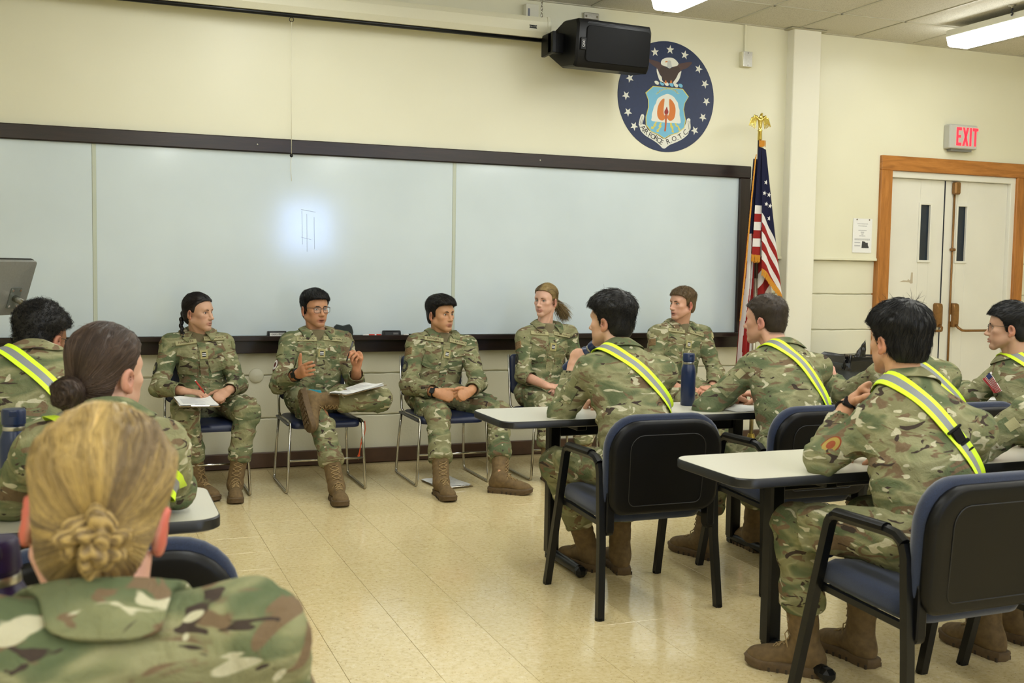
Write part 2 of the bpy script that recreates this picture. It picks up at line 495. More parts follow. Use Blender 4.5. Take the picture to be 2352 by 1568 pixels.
def nets(D, o, h):
    S = D < 0
    n = A_(D.shape)
    c = np.zeros(tuple(n-1), np.int8)
    for x in (0, 1):
        for y in (0, 1):
            for z in (0, 1):
                c += S[x:n[0]-1+x, y:n[1]-1+y, z:n[2]-1+z]
    act = (c > 0) & (c < 8); I = np.argwhere(act); N = len(I)
    idx = np.full(act.shape, -1, np.int64); idx[act] = np.arange(N)
    acc = np.zeros((N, 3)); cnt = np.zeros(N)
    for a in range(3):
        e = np.zeros(3, int); e[a] = 1; b1, b2 = [i for i in range(3) if i != a]
        for p in (0, 1):
            for q in (0, 1):
                off = np.zeros(3, int); off[b1] = p; off[b2] = q
                A = I+off; B = A+e
                va = D[A[:, 0], A[:, 1], A[:, 2]]; vb = D[B[:, 0], B[:, 1], B[:, 2]]
                m = (va < 0) != (vb < 0); t = np.where(m, va/np.where(m, va-vb, 1), 0)
                pos = off+e*t[:, None]; acc += pos*m[:, None]; cnt += m
    V = o+(I+acc/np.maximum(cnt, 1)[:, None])*h
    Fs = []
    for a in range(3):
        b, d = (a+1) % 3, (a+2) % 3
        s0 = [slice(None)]*3; s1 = [slice(None)]*3
        s0[a] = slice(0, n[a]-1); s1[a] = slice(1, n[a])
        A, B = S[tuple(s0)], S[tuple(s1)]
        for sg, mk in ((1, A & ~B), (0, ~A & B)):
            J = np.argwhere(mk); J = J[(J[:, b] > 0) & (J[:, d] > 0) & (J[:, b] < n[b]-1) & (J[:, d] < n[d]-1)]
            if not len(J): continue
            def cell(db, dd):
                K = J.copy(); K[:, b] += db; K[:, d] += dd; return idx[K[:, 0], K[:, 1], K[:, 2]]
            q = [cell(-1, -1), cell(0, -1), cell(0, 0), cell(-1, 0)]
            Fs.append(np.stack(q if sg else q[::-1], 1))
    F = np.concatenate(Fs) if Fs else np.zeros((0, 4), int)
    return V, F[(F >= 0).all(1)]

def vnormals(V, F):
    a = V[F[:, 2]]-V[F[:, 0]]; b = V[F[:, 3]]-V[F[:, 1]] if F.shape[1] == 4 else V[F[:, 2]]-V[F[:, 1]]
    fn = np.cross(a, b); N = np.zeros_like(V)
    for k in range(F.shape[1]): np.add.at(N, F[:, k], fn)
    return N/(np.linalg.norm(N, axis=1, keepdims=True)+1e-12)

def relax(V, F, it=1, w=.5):
    for _ in range(it):
        S = np.zeros_like(V); c = np.zeros(len(V))
        for k in range(F.shape[1]):
            for j in ((k+1) % F.shape[1], (k-1) % F.shape[1]):
                np.add.at(S, F[:, k], V[F[:, j]]); np.add.at(c, F[:, k], 1)
        V = V*(1-w)+w*S/np.maximum(c, 1)[:, None]
    return V

_T = np.random.RandomState(3).rand(65536)
def vn(P):
    P = np.asarray(P, float); i = np.floor(P).astype(np.int64); f = P-i; u = f*f*(3-2*f); r = 0
    for x in (0, 1):
        for y in (0, 1):
            for z in (0, 1):
                hsh = ((i[:, 0]+x)*73856093 ^ (i[:, 1]+y)*19349663 ^ (i[:, 2]+z)*83492791) & 65535
                w = (u[:, 0] if x else 1-u[:, 0])*(u[:, 1] if y else 1-u[:, 1])*(u[:, 2] if z else 1-u[:, 2])
                r = r+w*_T[hsh]
    return r
# ================================================================== THE ROOM
# x runs along the front wall, y points into it (front wall at y=0), z is up
H = 3.389
# floor: the tiles in view one by one, the rest of the same floor in one piece
TS = .305; GX, GY = .7846 % TS, (-3.4372) % TS - TS
fl = MB().bb((-3.2, -11.4, -.15), (9.7, .2, -.004)).build('floor', GROUT); tag(fl, kind='structure')
tb = MB().box((0, 0, -.003), (TS/2-.0006, TS/2-.0006, .003), .0007); tile_me = None
rest = MB()
ix0 = int(math.floor((-3.0-GX)/TS)); ix1 = int(math.ceil((9.5-GX)/TS)); iy0 = int(math.floor((-11.2-GY)/TS)); iy1 = 0
for i in range(ix0, ix1):
    for j in range(iy0, iy1+1):
        x, y = GX+(i+.5)*TS, GY+(j+.5)*TS
        if y > .05: continue
        d = y+7.477
        u = None
        if d > 1: 
            zz = x*math.sin(yaw)+d*math.cos(yaw); xx = x*math.cos(yaw)-d*math.sin(yaw)
            u = 1176+2461*xx/max(zz, .1); v = 620+2461*1.4/max(zz, .1)
        vis = u is not None and .5 < u/1000 < 2.0 and v < 1620 and y > -5.2 and not (u > 1850 and v > 1400) and not (u > 1500 and v < 1150)
        if vis and (x > .2):
            if tile_me is None:
                o = tb.build('tile', TILE, fl); tile_me = o.data
            else: o = link('tile', tile_me, None, fl)
            o.location = (x, y, 0); o.rotation_euler = (0, 0, math.pi/2*random.randint(0, 3))
        else:
            rest.box((x, y, -.003), (TS/2-.0006, TS/2-.0006, .003))
tag(rest.build('outer_tile', TILE, fl), kind='stuff')

# ceiling: lay-in tiles hung in a grid
ce = MB().bb((-3.2, -11.4, H+.06), (9.7, .2, H+.2)).build('ceiling', plain('plenum', '#3c3a34', .9)); tag(ce, kind='structure')
cx0 = 4.7319-.61*12; D1 = .611
grid = MB(); grid_x = [cx0+.61*k for k in range(-1, 21) if -3.1 < cx0+.61*k < 9.6]
rows = [0.0, -D1]+[-D1-1.22*k for k in range(1, 9)]
for x in grid_x: grid.bb((x-.011, -11.1, H-.004), (x+.011, 0, H+.02))
for y in rows[1:]: grid.bb((-3.05, y-.011, H-.004), (9.55, y+.011, H+.02))
grid.bb((-3.05, -.022, H-.006), (9.55, 0.0, H+.012))
grid.build('ceiling_grid', plain('grid_bar', '#b9b5a2', .5), ce)
ctm = {}; rest = MB()
for i in range(len(grid_x)-1):
    for j in range(len(rows)-1):
        x = (grid_x[i]+grid_x[i+1])/2; y = (rows[j]+rows[j+1])/2; hy = (rows[j]-rows[j+1])/2-.0125
        if j < 3 and x > 2.5:
            if hy not in ctm:
                o = MB().box((0, 0, 0), (.305-.0125, hy, .012), .004).build('ceiling_tile', CEILT, ce); ctm[hy] = o.data
            else: o = link('ceiling_tile', ctm[hy], None, ce)
            o.location = (x, y, H+.013)
        else: rest.box((x, y, H+.013), (.305-.0125, hy, .012))
tag(rest.build('outer_ceiling_tile', CEILT, ce), kind='stuff')

# front wall: smooth upper panelling standing proud of painted block courses
DX0, DX1, DZ = 6.385, 7.78, 2.30
wf = MB().bb((-3.0, 0.0, 1.53), (6.27, .10, H+.05)).bb((6.27, 0.0, 2.42), (7.9, .10, H+.05)).bb((7.9, 0.0, 1.53), (9.5, .10, H+.05)).bb((-3.0, .05, -.02), (6.3, .12, 1.54)).bb((7.9, .05, -.02), (9.5, .12, 1.54)).build('wall_front', WALLP)
tag(wf, kind='structure')
MB().bb((-3.0, -.012, 1.522), (5.30, .01, 1.545), .003).bb((5.55, -.012, 1.522), (6.268, .01, 1.545), .003).build('wall_ledge', WALLP, wf)
zs = [0.0, .34, .64, .93, 1.235, 1.525]
for (xa, xb) in ((-3.0, 1.35), (1.35, 5.4), (5.4, 6.27), (7.9, 9.5)):
    for k in range(5):
        m = MB(); n = max(2, int((xb-xa)/.05)); zb0, zt0 = zs[k]+.004, zs[k+1]-.004
        V = []; F = []
        for i in range(n+1):
            x = xa+(xb-xa)*i/n
            jt, jb = (random.random()-.5)*.006, (random.random()-.5)*.006
            for (y, z) in ((.05, zb0+jb), (.036, zb0+jb), (.0302, zb0+.006+jb), (.030, (zb0+zt0)/2), (.0302, zt0-.006+jt), (.036, zt0+jt), (.05, zt0+jt)):
                V.append((x, y, z))
        for i in range(n):
            for j in range(6):
                a = i*7+j; F.append((a, a+7, a+8, a+1))
        autosmooth(m.add(V, F).build('block', BLOCKP, wf), 25)
for nm, a, b in (('wall_left', (-3.15, -11.3, -.02), (-3.0, .12, H+.05)), ('wall_right', (9.5, -11.3, -.02), (9.65, .12, H+.05))):
    tag(MB().bb(a, b).build(nm, WALLP), kind='structure')
# back wall with its daylight window
WX0, WX1, WZ0, WZ1 = 3.0, 3.85, 1.62, 2.5
wb = MB().bb((-3.0, -11.3, -.02), (WX0, -11.15, H+.05)).bb((WX1, -11.3, -.02), (9.5, -11.15, H+.05)).bb((WX0, -11.3, -.02), (WX1, -11.15, WZ0)).bb((WX0, -11.3, WZ1), (WX1, -11.15, H+.05)).build('wall_back', WALLP)
tag(wb, kind='structure')
wn = MB().bb((WX0, -11.25, WZ0), (WX1, -11.24, WZ1)).build('window_1', plain('daylight_pane', '#cfe0ff', .2, emit='#9fbfff', estr=WINDOW)); tag(wn, kind='structure')
m = MB()
for a, b in (((WX0-.05, WZ0-.05), (WX1+.05, WZ0)), ((WX0-.05, WZ1), (WX1+.05, WZ1+.05)), ((WX0-.05, WZ0), (WX0, WZ1)), ((WX1, WZ0), (WX1+.05, WZ1)), (((WX0+WX1)/2-.015, WZ0), ((WX0+WX1)/2+.015, WZ1))):
    m.bb((a[0], -11.2, a[1]), (b[0], -11.13, b[1]), .004)
m.build('window_frame', WHITEM, wn)
# pillar
pl = MB().bb((5.29, -.09, -.02), (5.555, .03, H), .006).build('wall_pillar', PILLP); tag(pl, kind='structure')
MB().bb((5.25, -.105, H-.014), (5.60, .0, H-.002), .003).build('pillar_cap', plain('cap_trim', '#a8a38c', .6), pl)
# baseboard
bb_ = MB()
bb_.bb((-3.0, -.006, 0.0), (5.285, .028, .105), .004).bb((5.56, -.006, 0.0), (6.25, .028, .105), .004).bb((7.92, -.006, 0.0), (9.5, .028, .105), .004).bb((5.28, -.1, 0), (5.565, .0, .105), .004)
b = bb_.build('baseboard_front', plain('brown_rubber_base', '#4d3626', .45, grain=.2, gscale=8)); tag(b, kind='structure')

# doors with oak trim
t1 = MB().bb((6.268, -.028, 0), (DX0+.004, .06, DZ+.0), .004).bb((DX1-.004+.02, -.028, 0), (7.91, .06, DZ), .004).build('trim_1', OAKZ); tag(t1, kind='structure')
t2 = MB().bb((6.268, -.028, DZ), (7.91, .06, 2.425), .004).build('trim_2', OAKX); tag(t2, kind='structure')
GAPX = 7.02
jm = MB().bb((DX0, -.005, 2.245), (DX1+.02, .1, DZ), .003).bb((DX1-.035, -.004, 0), (DX1+.02, .1, 2.25), .003).bb((DX0, .0, 0), (DX0+.012, .1, 2.25), .002).build('trim_3', WHITEP); tag(jm, kind='structure')
GLASS = plain('dark_wired_glass', '#1c2733', .12, grain=.2, gscale=4)
def door(n, x0, x1, gx0, gx1, sgn):
    m = MB(); y0, y1 = .035, .08; z0, z1 = 1.535, 2.027
    m.bb((x0, y0, .008), (gx0, y1, 2.243), .002).bb((gx1, y0, .008), (x1, y1, 2.243), .002).bb((gx0, y0, .008), (gx1, y1, z0)).bb((gx0, y0, z1), (gx1, y1, 2.243))
    d = m.build('door_%d' % n, WHITEP); tag(d, kind='structure')
    MB().bb((gx0, .052, z0), (gx1, .058, z1)).build('glass_pane', GLASS, d)
    f = MB(); w = .016
    f.bb((gx0-w, .024, z0-w), (gx1+w, .05, z0+.004), .003).bb((gx0-w, .024, z1-.004), (gx1+w, .05, z1+w), .003).bb((gx0-w, .024, z0), (gx0+.004, .05, z1), .003).bb((gx1-.004, .024, z0), (gx1+w, .05, z1), .003)
    f.build('glass_stop', WHITEP, d)
    return d
d1 = door(1, DX0+.014, GAPX-.004, 6.752, 6.866, 1)
d2 = door(2, GAPX+.004, DX1-.036, 7.172, 7.278, -1)
MB().bb((GAPX-.006, .03, 0.0), (GAPX+.004, .034, 2.24)).build('leaf_gap_shade', plain('gap_shade_dark', '#1a1f2e', .6), d1)  # dark strip painting the shade in the gap between the two leaves
# worn patch where a sign was torn away
sc = [(6.555, 1.345), (6.60, 1.36), (6.64, 1.358), (6.652, 1.372), (6.664, 1.36), (6.676, 1.368), (6.682, 1.43), (6.70, 1.43), (6.702, 1.335), (6.68, 1.332), (6.665, 1.342), (6.62, 1.345)]
MB().poly(sc, .0006, lambda x, z, d: (x, .0346-d, z)).build('bare_patch', plain('bare_wood_fibre', '#b7ab93', .8), d1)
# exit devices
def exit_device(d, x0, x1, bx0, bx1):
    m = MB(); cx = (x0+x1)/2
    m.pillow(rrect(x1-x0, .215, .02, 4), [(1, 0), (1, .035), (.96, .05), (.8, .058)], lambda x, y, q: (cx+x, .034-q, 1.055+y)).build('latch_case', BRONZE, d)
    MB().tube([(cx, -.02, .97), (cx, -.05, .945), ((cx+bx0)/2, -.062, .922), (bx0, -.066, .92), (bx1, -.066, .92)], .0115, 10).build('push_bar', BRONZE, d, True)
exit_device(d1, 6.94, 7.005, 6.94, 6.45)
autosmooth(d1.children[-2])
exit_device(d2, 7.125, 7.19, 7.23, 7.72)
MB().bb((7.118, .008, 1.0), (7.126, .034, 1.06)).build('latch_tag', plain('latch_label', '#d8d8d2', .6), d2)
MB().tube([(7.118, .02, 2.13), (7.122, .02, .3)], .009, 8).build('vertical_rod', BRONZE, d2, True)
MB().bb((7.09, -.02, 2.125), (7.158, .034, 2.235), .012).build('top_latch', BRONZE, d2)
for z in (1.638, .50): MB().bb((7.095, .0, z-.012), (7.145, .034, z+.012), .006).build('rod_guide', BRONZE, d2)

# ceiling fixtures: wraparound fluorescent lights hung just below the tiles, ends towards the front wall
LENS = plain('lit_lens', '#ffffff', .3, emit='#f6f9f6', estr=LAMP)
def fixture(x, y1, L, first=[None]):
    if first[0] is None:
        r = empty('ceiling_light', None, None)
        MB().bb((-.128, -L, -.052), (.128, 0, 0), .004).build('housing', WHITEM, r)
        out = [(-.125, 0), (-.105, -.062), (-.085, -.072), (.085, -.072), (.105, -.062), (.125, 0)]
        MB().pillow([(p[0], p[1]) for p in out][::-1], [(1, 0), (1, L-.008)], lambda a, b, d: (a, -.004-d, b-.052)).build('lens', LENS, r)
        MB().bb((-.02, -.70, 0), (.02, -.66, .045)).bb((-.02, -L+.5, 0), (.02, -L+.54, .045)).build('hanger', STEEL, r)
        first[0] = r
    else: r = copy_tree(first[0])
    r.location = (x, y1, H-.048); return r
fx = [(6.43, -.67), (3.745, -.745), (1.05, -.74), (-1.65, -.70)]
names = {(6.43, 0): 'white fluorescent ceiling light with glowing lens near the exit doors', (3.745, 0): 'white fluorescent ceiling light just above the wall loudspeaker at the picture top'}
for x, y in fx:
    for k in range(0 if x > -1 else 2, 4):
        r = fixture(x, y-k*2.62, 2.44)
        lab = names.get((x, k))
        tag(r, lab or 'white fluorescent ceiling light in the rows out of view overhead', 'ceiling light', 'fluorescent ceiling lights' if lab else 'fluorescent ceiling lights overhead')
h_ = empty('ceiling_hook', 'small dark screw hook hanging from the ceiling beside the right light', 'hook', (6.281, -1.346, H))
MB().lathe([(.03, 0), (.026, -.006), (.008, -.01), (.006, -.02)][::-1], (0, 0, 0), 14).build('hook_plate', STEEL, h_, True)
MB().tube([(.0, 0, -.012), (.008, 0, -.03), (-.008, 0, -.045), (.009, 0, -.06), (0, 0, -.075), (-.006, 0, -.068)], .006, 8).build('hook_coil', plain('dark_steel', '#3a3a3e', .35, .8), h_, True)
# ================================================================== ON THE FRONT WALL
# whiteboard: three panels in a dark wooden frame with a tray
wbd = empty('whiteboard', 'long white wall board in a dark wooden frame with marker tray', 'whiteboard', (0, 0, 0))
ZB, ZT, XL, XR = .918, 2.165, -1.95, 4.855
for a, b in ((XL, -.012), (.012, 2.428), (2.452, XR)):
    MB().bb((a, -.014, ZB), (b, 0, ZT), .002).build('board_panel', BOARD, wbd)
for x in (0, 2.44): MB().bb((x-.013, -.017, ZB), (x+.013, -.002, ZT), .003).build('panel_joint', plain('joint_strip', '#b9c0b0', .35), wbd)
MB().bb((XL-.1, -.04, ZT), (XR+.1, 0, 2.262), .006).build('frame_top', DARKX, wbd)
MB().bb((XR, -.04, ZB-.11), (XR+.1, 0, ZT), .006).build('frame_side', DARKZ, wbd)
MB().bb((XL-.1, -.04, ZB-.11), (XL, 0, ZT), .006).build('frame_side', DARKZ, wbd)
MB().bb((XL-.1, -.045, .80), (XR+.1, 0, .90), .004).build('frame_bottom', DARKX, wbd)
MB().bb((XL-.1, -.105, .888), (XR+.11, 0, .912), .006).bb((XL-.1, -.11, .888), (XR+.11, -.098, .922), .004).build('marker_tray', DARKX, wbd)
m = MB()
for x in (1.03, 3.1): m.lathe([(.006, 0), (.005, .004), (0, .006)], (x, -.04, 2.215), 10, [[1, 0, 0], [0, 0, -1], [0, 1, 0]])
m.build('frame_screw', STEEL, wbd)
m = MB(); rs = random.Random(5)
for pts in ([(1.335, 1.78), (1.34, 1.55)], [(1.37, 1.76), (1.372, 1.5)], [(1.42, 1.74), (1.425, 1.52)], [(1.33, 1.79), (1.43, 1.775)], [(1.33, 1.6), (1.40, 1.585)], [(3.66, 1.30), (3.668, 1.27), (3.66, 1.25)]):
    m.tube([(x, -.0142, z) for x, z in pts], .0012, 4)
m.build('marker_stroke', plain('faint_marker', '#9aa4ad', .6), wbd)

def eraser(x, label, ink, face, txt=None):
    r = empty('board_eraser', label, 'eraser', (x, -.075, .912), 0)
    out = [(-.026, 0), (.026, 0), (.022, .03), (.012, .042), (-.012, .042), (-.022, .03)]
    autosmooth(MB().pillow(out, [(.95, 0), (1, .004), (1, .124), (.95, .128)], lambda a, b, d: (d-.064, -a, b)).build('eraser_body', BLACKP, r))
    MB().poly([(-.05, .008), (.05, .008), (.05, .03), (-.05, .03)], .001, lambda a, b, d: (a, -.0235+(.0-b)*-.12-d-.002, b+.002)).build('eraser_label', face, r)
    if txt:
        V, F = text_mesh(txt, .017); V = A_([(v[0]-.018, -.0265, v[1]+.021) for v in V]); mesh('lettering', V, F, ink, r)
    m = MB()
    for k, z in enumerate((.017, .024)): m.bb((.008, -.0262, z), (.045, -.0255, z+.003))
    m.build('label_lines', ink, r); return r
eraser(1.155, 'black board eraser with white label, on the tray left of the speaker with glasses', BLACK, plain('white_label', '#d8d8d6', .5), 'EXPO')
eraser(1.962, 'plain black board eraser lying on the tray beside the red marker', plain('grey_ink', '#9b9b9b', .6), plain('black_label', '#151516', .4))
eraser(2.385, 'black board eraser on the tray behind the dark haired man wearing a watch', plain('grey_ink', '#9b9b9b', .6), plain('black_label', '#151516', .4))
bk = empty('bookend', 'black curved plastic holder standing on the board tray', 'holder', (1.617, -.055, .912))
out = [(-.068, 0), (.068, 0), (.072, .03), (.062, .07), (.046, .086), (.03, .084), (0, .076), (-.03, .084), (-.046, .086), (-.062, .07), (-.072, .03)]
autosmooth(MB().pillow(out, [(.94, .012), (1, .006), (1, -.012), (.94, -.02)], lambda x, y, d: (x, d, y)).build('holder_shell', plain('dark_green_plastic', '#15201f', .4), bk), 50)
def marker(x0, x1, label, capm, bandm):
    r = empty('board_marker', label, 'marker', ((x0+x1)/2, -.082, .921)); L = (x1-x0)/2
    MB().tube([(-L, 0, 0), (L*.45, 0, 0)], .0085, 10).build('barrel', plain('marker_white', '#dcdcdc', .4), r, True)
    MB().tube([(L*.45, 0, 0), (L, 0, 0)], [.0092, .008], 10).build('cap', capm, r, True)
    MB().tube([(-L*.4, 0, 0), (L*.25, 0, 0)], .0089, 10).build('colour_band', bandm, r, True)
RED = plain('marker_red', '#b8301f', .4)
marker(1.757, 1.886, 'red and white dry marker lying on the tray between the holder and an eraser', RED, RED)
marker(2.05, 2.17, 'black and white dry marker on the tray right of the eraser', BLACKP, BLACKP)

# projection screen: long white casing hung above the board
ps = empty('projection_screen', 'long white roll-up projection screen casing hung above the whiteboard', 'screen', (0, -.15, 3.085))
prof = [(-.055, .135), (.035, .135), (.065, .105), (.065, .02), (.03, -.01), (-.045, -.01), (-.065, .03), (-.065, .10)]
MB().pillow(prof, [(1, 0), (1, 4.72)], lambda a, b, d: (3.07-d, -a*-1, b)).build('casing', plain('screen_casing', '#d2cfb8', .45, grain=.02), ps)
prof2 = [(x*1.06, (z-.06)*1.06+.06) for x, z in prof]
MB().pillow(prof2, [(1, 0), (1, .022), (.85, .03)], lambda a, b, d: (3.07+d, -a*-1, b)).build('end_cap', plain('screen_casing', '#d2cfb8', .45), ps)
MB().tube([(-1.6, -.012, -.018), (3.05, -.012, -.018)], .017, 10).build('bottom_bar', BLACKM, ps, True)
pts = [(.0, 0, 0)]
MB().tube([(1.237+.014*math.cos(t), -.012, -.048+.014*math.sin(t)) for t in np.linspace(0, 2*math.pi, 17)[:-1]], .0025, 6, True).build('pull_ring', BLACKM, ps, True)
MB().tube([(1.237, -.012, -.06), (1.237, -.012, -.5), (1.238, -.012, -.938)], .0022, 5).build('pull_cord', plain('cord_white', '#dcd8c0', .8), ps, True)
MB().tube([(1.238, -.012, -.95), (1.233, -.012, -1.02), (1.239, -.012, -1.115)], .0016, 5).build('cord_tail', plain('cord_white', '#dcd8c0', .8), ps, True)
MB().lathe([(0, -.012), (.008, -.009), (.012, 0), (.008, .009), (0, .012)], (1.238, -.012, -.945), 12).build('cord_ball', BLACKM, ps, True)
MB().poly([(2.925, .048), (2.985, .048), (2.98, .0565), (2.985, .072), (2.925, .072), (2.93, .0565)], .002, lambda x, z, d: (x, -.0655-d, z)).build('maker_plate', BLACKP, ps)
V, F = text_mesh('DA-LITE', .016); mesh('lettering', A_([(v[0]+2.955, -.0682, v[1]+.060) for v in V]), F, plain('plate_ink', '#a8a89c', .5), ps)
MB().bb((2.96, .09, .11), (3.06, .15, .26), .003).bb((3.02, .05, .105), (3.06, .15, .125), .003).build('wall_bracket', WHITEM, ps)
MB().bb((2.975, .086, .12), (2.99, .092, .225)).build('bracket_slot', plain('slot_grey', '#6f7280', .5), ps)
for k in range(6):
    c = A_((3.055, .02, .14+k*.026)); t = np.linspace(0, 2*math.pi, 11)[:-1]
    MB().tube([c+A_(((.007*math.cos(a), 0, .017*math.sin(a)) if k % 2 else (0, .007*math.cos(a), .017*math.sin(a)))) for a in t], .0028, 5, True).build('chain_link', CHROME, ps, True)

# loudspeaker on its bracket, turned slightly down
sp = empty('loudspeaker', 'black loudspeaker mounted sideways high on the wall beside the round emblem', 'loudspeaker', (3.435, -.30, 3.015))
Rs = Matrix.Rotation(math.radians(4), 3, 'Z') @ Matrix.Rotation(math.radians(6), 3, 'X')
def spf(x, y, d): return tuple(Rs @ Vector((d, x, y)))
out = [(-.235, -.13), (-.235, .13), (-.215, .165), (-.02, .165), (.19, .075), (.20, .06), (.20, -.06), (.19, -.075), (-.02, -.165), (-.215, -.165)]
# cross-section in (depth y, height z), swept along x
autosmooth(MB().pillow(out[::-1], [(.94, -.305), (1, -.29), (1, .29), (.94, .305)], spf).build('cabinet', BLACKP, sp), 30)
g = MB(); gf = lambda x, z, d: tuple(Rs @ Vector((x+.03, -.237-d, z)))
g.pillow(rrect(.525, .25, .03, 5), [(1, -.004), (1, .003), (.98, .006)], gf).build('grille', plain('grille_black', '#070708', .6, bump=.6, gscale=500, spec=.15), sp)
m = MB()
for k in range(54):
    for r_ in range(2):
        x = -.25+k*.0093+r_*.0046; m.box(tuple(Rs @ Vector((x+.03, -.226, .140+r_*.007))), (.0022, .004, .0022), 0, Rs)
m.build('grille_perforation', plain('grille_mesh_grey', '#3b3d41', .45, .4), sp)
MB().box(tuple(Rs @ Vector((-.255, -.243, -.005))), (.022, .004, .042), .003, Rs).build('maker_badge', BLACKP, sp)
V, F = text_mesh('QSC', .026); mesh('lettering', A_([tuple(Rs @ Vector((-.255-v[1], -.2478, v[0]-.005))) for v in V]), F, plain('badge_silver', '#c9c9c9', .4), sp)
k_ = MB()
k_.bb((-.40, -.09, -.075), (-.37, .12, .075), .004).bb((-.40, -.06, -.07), (-.30, .0, .07), .004)
k_.build('yoke_bracket', BLACKP, sp)
MB().bb((.0, .06, .0), (.1, .30, .06), .004).build('wall_arm', BLACKP, sp)
wp = empty('wall_plate', 'small shiny steel mounting plate above the loudspeaker', 'wall plate', (3.505, -.001, 3.312))
MB().bb((-.062, -.03, -.025), (.062, 0, .025), .004).build('plate', STEEL, wp)
m = MB()
for x in (-.045, .045): m.lathe([(.009, 0), (.008, .004), (0, .006)], (x, -.03, -.004), 10, [[1, 0, 0], [0, 0, -1], [0, 1, 0]])
m.build('plate_bolt', CHROME, wp, True)

# electrical box with conduit
eb = empty('junction_box', 'square steel junction box on the wall right of the emblem', 'electrical box', (4.878, 0, 3.107))
MB().bb((-.048, -.045, -.06), (.048, 0, .06), .004).build('box_body', plain('box_paint', '#cfcaae', .5), eb)
MB().bb((-.036, -.05, -.06), (.046, -.044, .06), .002).build('cover_plate', STEEL, eb)
m = MB()
for z in (-.048, .048): m.lathe([(.004, 0), (.003, .002), (0, .003)], (.005, -.05, z), 8, [[1, 0, 0], [0, 0, -1], [0, 1, 0]])
m.build('cover_screw', plain('dark_steel', '#3a3a3e', .35, .8), eb)
MB().bb((-.01, -.018, .06), (.008, 0, H-3.107), .003).build('conduit', WALLP, eb)

# round ceiling-white bump on the block wall
wc = empty('wall_cover', 'round cream painted cover plate on the block wall below the tray', 'wall plate', (1.032, .03, .640))
MB().lathe([(.052, 0), (.05, .006), (.042, .010), (.02, .017), (0, .019)], (0, 0, 0), 28, [[1, 0, 0], [0, 0, -1], [0, 1, 0]]).build('cover_disc', BLOCKP, wc, True)

# ------------------------------------------------------------------ round painted emblem
em = empty('wall_emblem', 'round navy emblem with eagle, shield and stars painted on the wall', 'emblem', (4.178, 0, 2.765))
RE = .427
def E(px, py): return ((px-740)/633*RE, (765-py+.10*(px-740))/745*RE)
def lay(k): return lambda x, z, d: (x, -.004-.0006*k-d, z)
MB().lathe([(RE, 0), (RE, .003), (RE-.001, .004)], (0, 0, 0), 96, [[1, 0, 0], [0, 0, -1], [0, 1, 0]]).build('emblem_disc', NAVYP, em)
W_ = plain('emblem_white', '#dcdcd2', .5); OR = plain('emblem_orange', '#c9732f', .5); YE = plain('emblem_yellow', '#cfc256', .5)
SB = plain('emblem_sky_blue', '#6fb0cf', .5); BR = plain('emblem_brown', '#3a2a26', .5); BR2 = plain('emblem_wing_brown', '#4a3332', .5); RD = plain('emblem_red', '#8e2c26', .5); GW = plain('emblem_grey_white', '#b9bbb8', .5)
def chaikin(P, n=2):
    P = [A_(p, float) for p in P]
    for _ in range(n):
        Q = []
        for i in range(len(P)):
            a, b = P[i], P[(i+1) % len(P)]; Q += [a*.78+b*.22, a*.22+b*.78]
        P = Q
    return [tuple(p) for p in P]
def ep(name, pts, mat, k):
    if name in ('wing', 'head_cloud', 'eagle_body', 'eagle_head', 'scroll', 'shield_cloud', 'orange_wing', 'flame', 'torse_twist', 'leg_feather', 'torch'): pts = chaikin(pts)
    return MB().poly([E(*p) for p in pts], .0005, lay(k)).build(name, mat, em)
def star_pts(cx, cy, r, r2=None, rot=0):
    r2 = r2 or r*.4
    return [(cx+(r if i % 2 == 0 else r2)*math.sin(math.pi*i/5+rot), cy+(r if i % 2 == 0 else r2)*math.cos(math.pi*i/5+rot)) for i in range(10)]
for (px, py) in ((572, 165), (770, 133), (965, 203), (1155, 393), (1245, 598), (1272, 838), (1230, 1052), (1125, 1230), (325, 1150), (243, 960), (213, 738), (257, 510), (390, 330)):
    cx, cy = E(px, py); rt = math.atan2(cx, cy)*.35
    MB().poly(star_pts(cx, cy, .036, .0145, rt), .0005, lay(1)).build('star', W_, em)
ep('wing', [(455, 250), (540, 268), (640, 300), (730, 360), (700, 540), (655, 475), (610, 380), (530, 330)], BR2, 1)
ep('wing', [(1085, 298), (990, 300), (880, 325), (790, 370), (820, 560), (880, 480), (920, 405), (1000, 385)], BR2, 1)
ep('head_cloud', [(650, 305), (665, 265), (705, 245), (740, 238), (790, 240), (830, 255), (860, 285), (888, 320), (870, 350), (830, 358), (800, 365), (760, 375), (730, 360), (690, 350), (660, 335)], W_, 2)
ep('eagle_body', [(650, 355), (720, 365), (760, 390), (800, 375), (885, 350), (910, 400), (880, 470), (850, 520), (835, 570), (790, 575), (750, 580), (700, 570), (665, 490), (640, 420)], BR, 2)
ep('eagle_head', [(738, 285), (760, 275), (785, 285), (790, 330), (800, 365), (770, 388), (735, 370), (735, 320)], GW, 3)
ep('beak', [(705, 300), (715, 286), (738, 283), (740, 298), (718, 303)], OR, 3)
ep('leg_feather', [(598, 375), (622, 420), (640, 470), (668, 495), (672, 545), (715, 585), (672, 580), (635, 540), (615, 480), (600, 430)], W_, 3)
ep('leg_feather', [(928, 410), (915, 470), (905, 520), (875, 570), (835, 600), (810, 580), (850, 530), (870, 490), (885, 450)], W_, 3)
for i, (a, b) in enumerate(((572, 570), (640, 582), (700, 588), (765, 600), (825, 608), (885, 612))):
    ep('torse_twist', [(a, b-20), (a+35, b-22), (a+62, b), (a+58, b+32), (a+30, b+30), (a+8, b+10)], W_ if i % 2 == 0 else SB, 3)
for a in (715, 785): ep('talon', [(a, 545), (a+12, 545), (a+20, 582), (a-8, 582)], OR, 4)
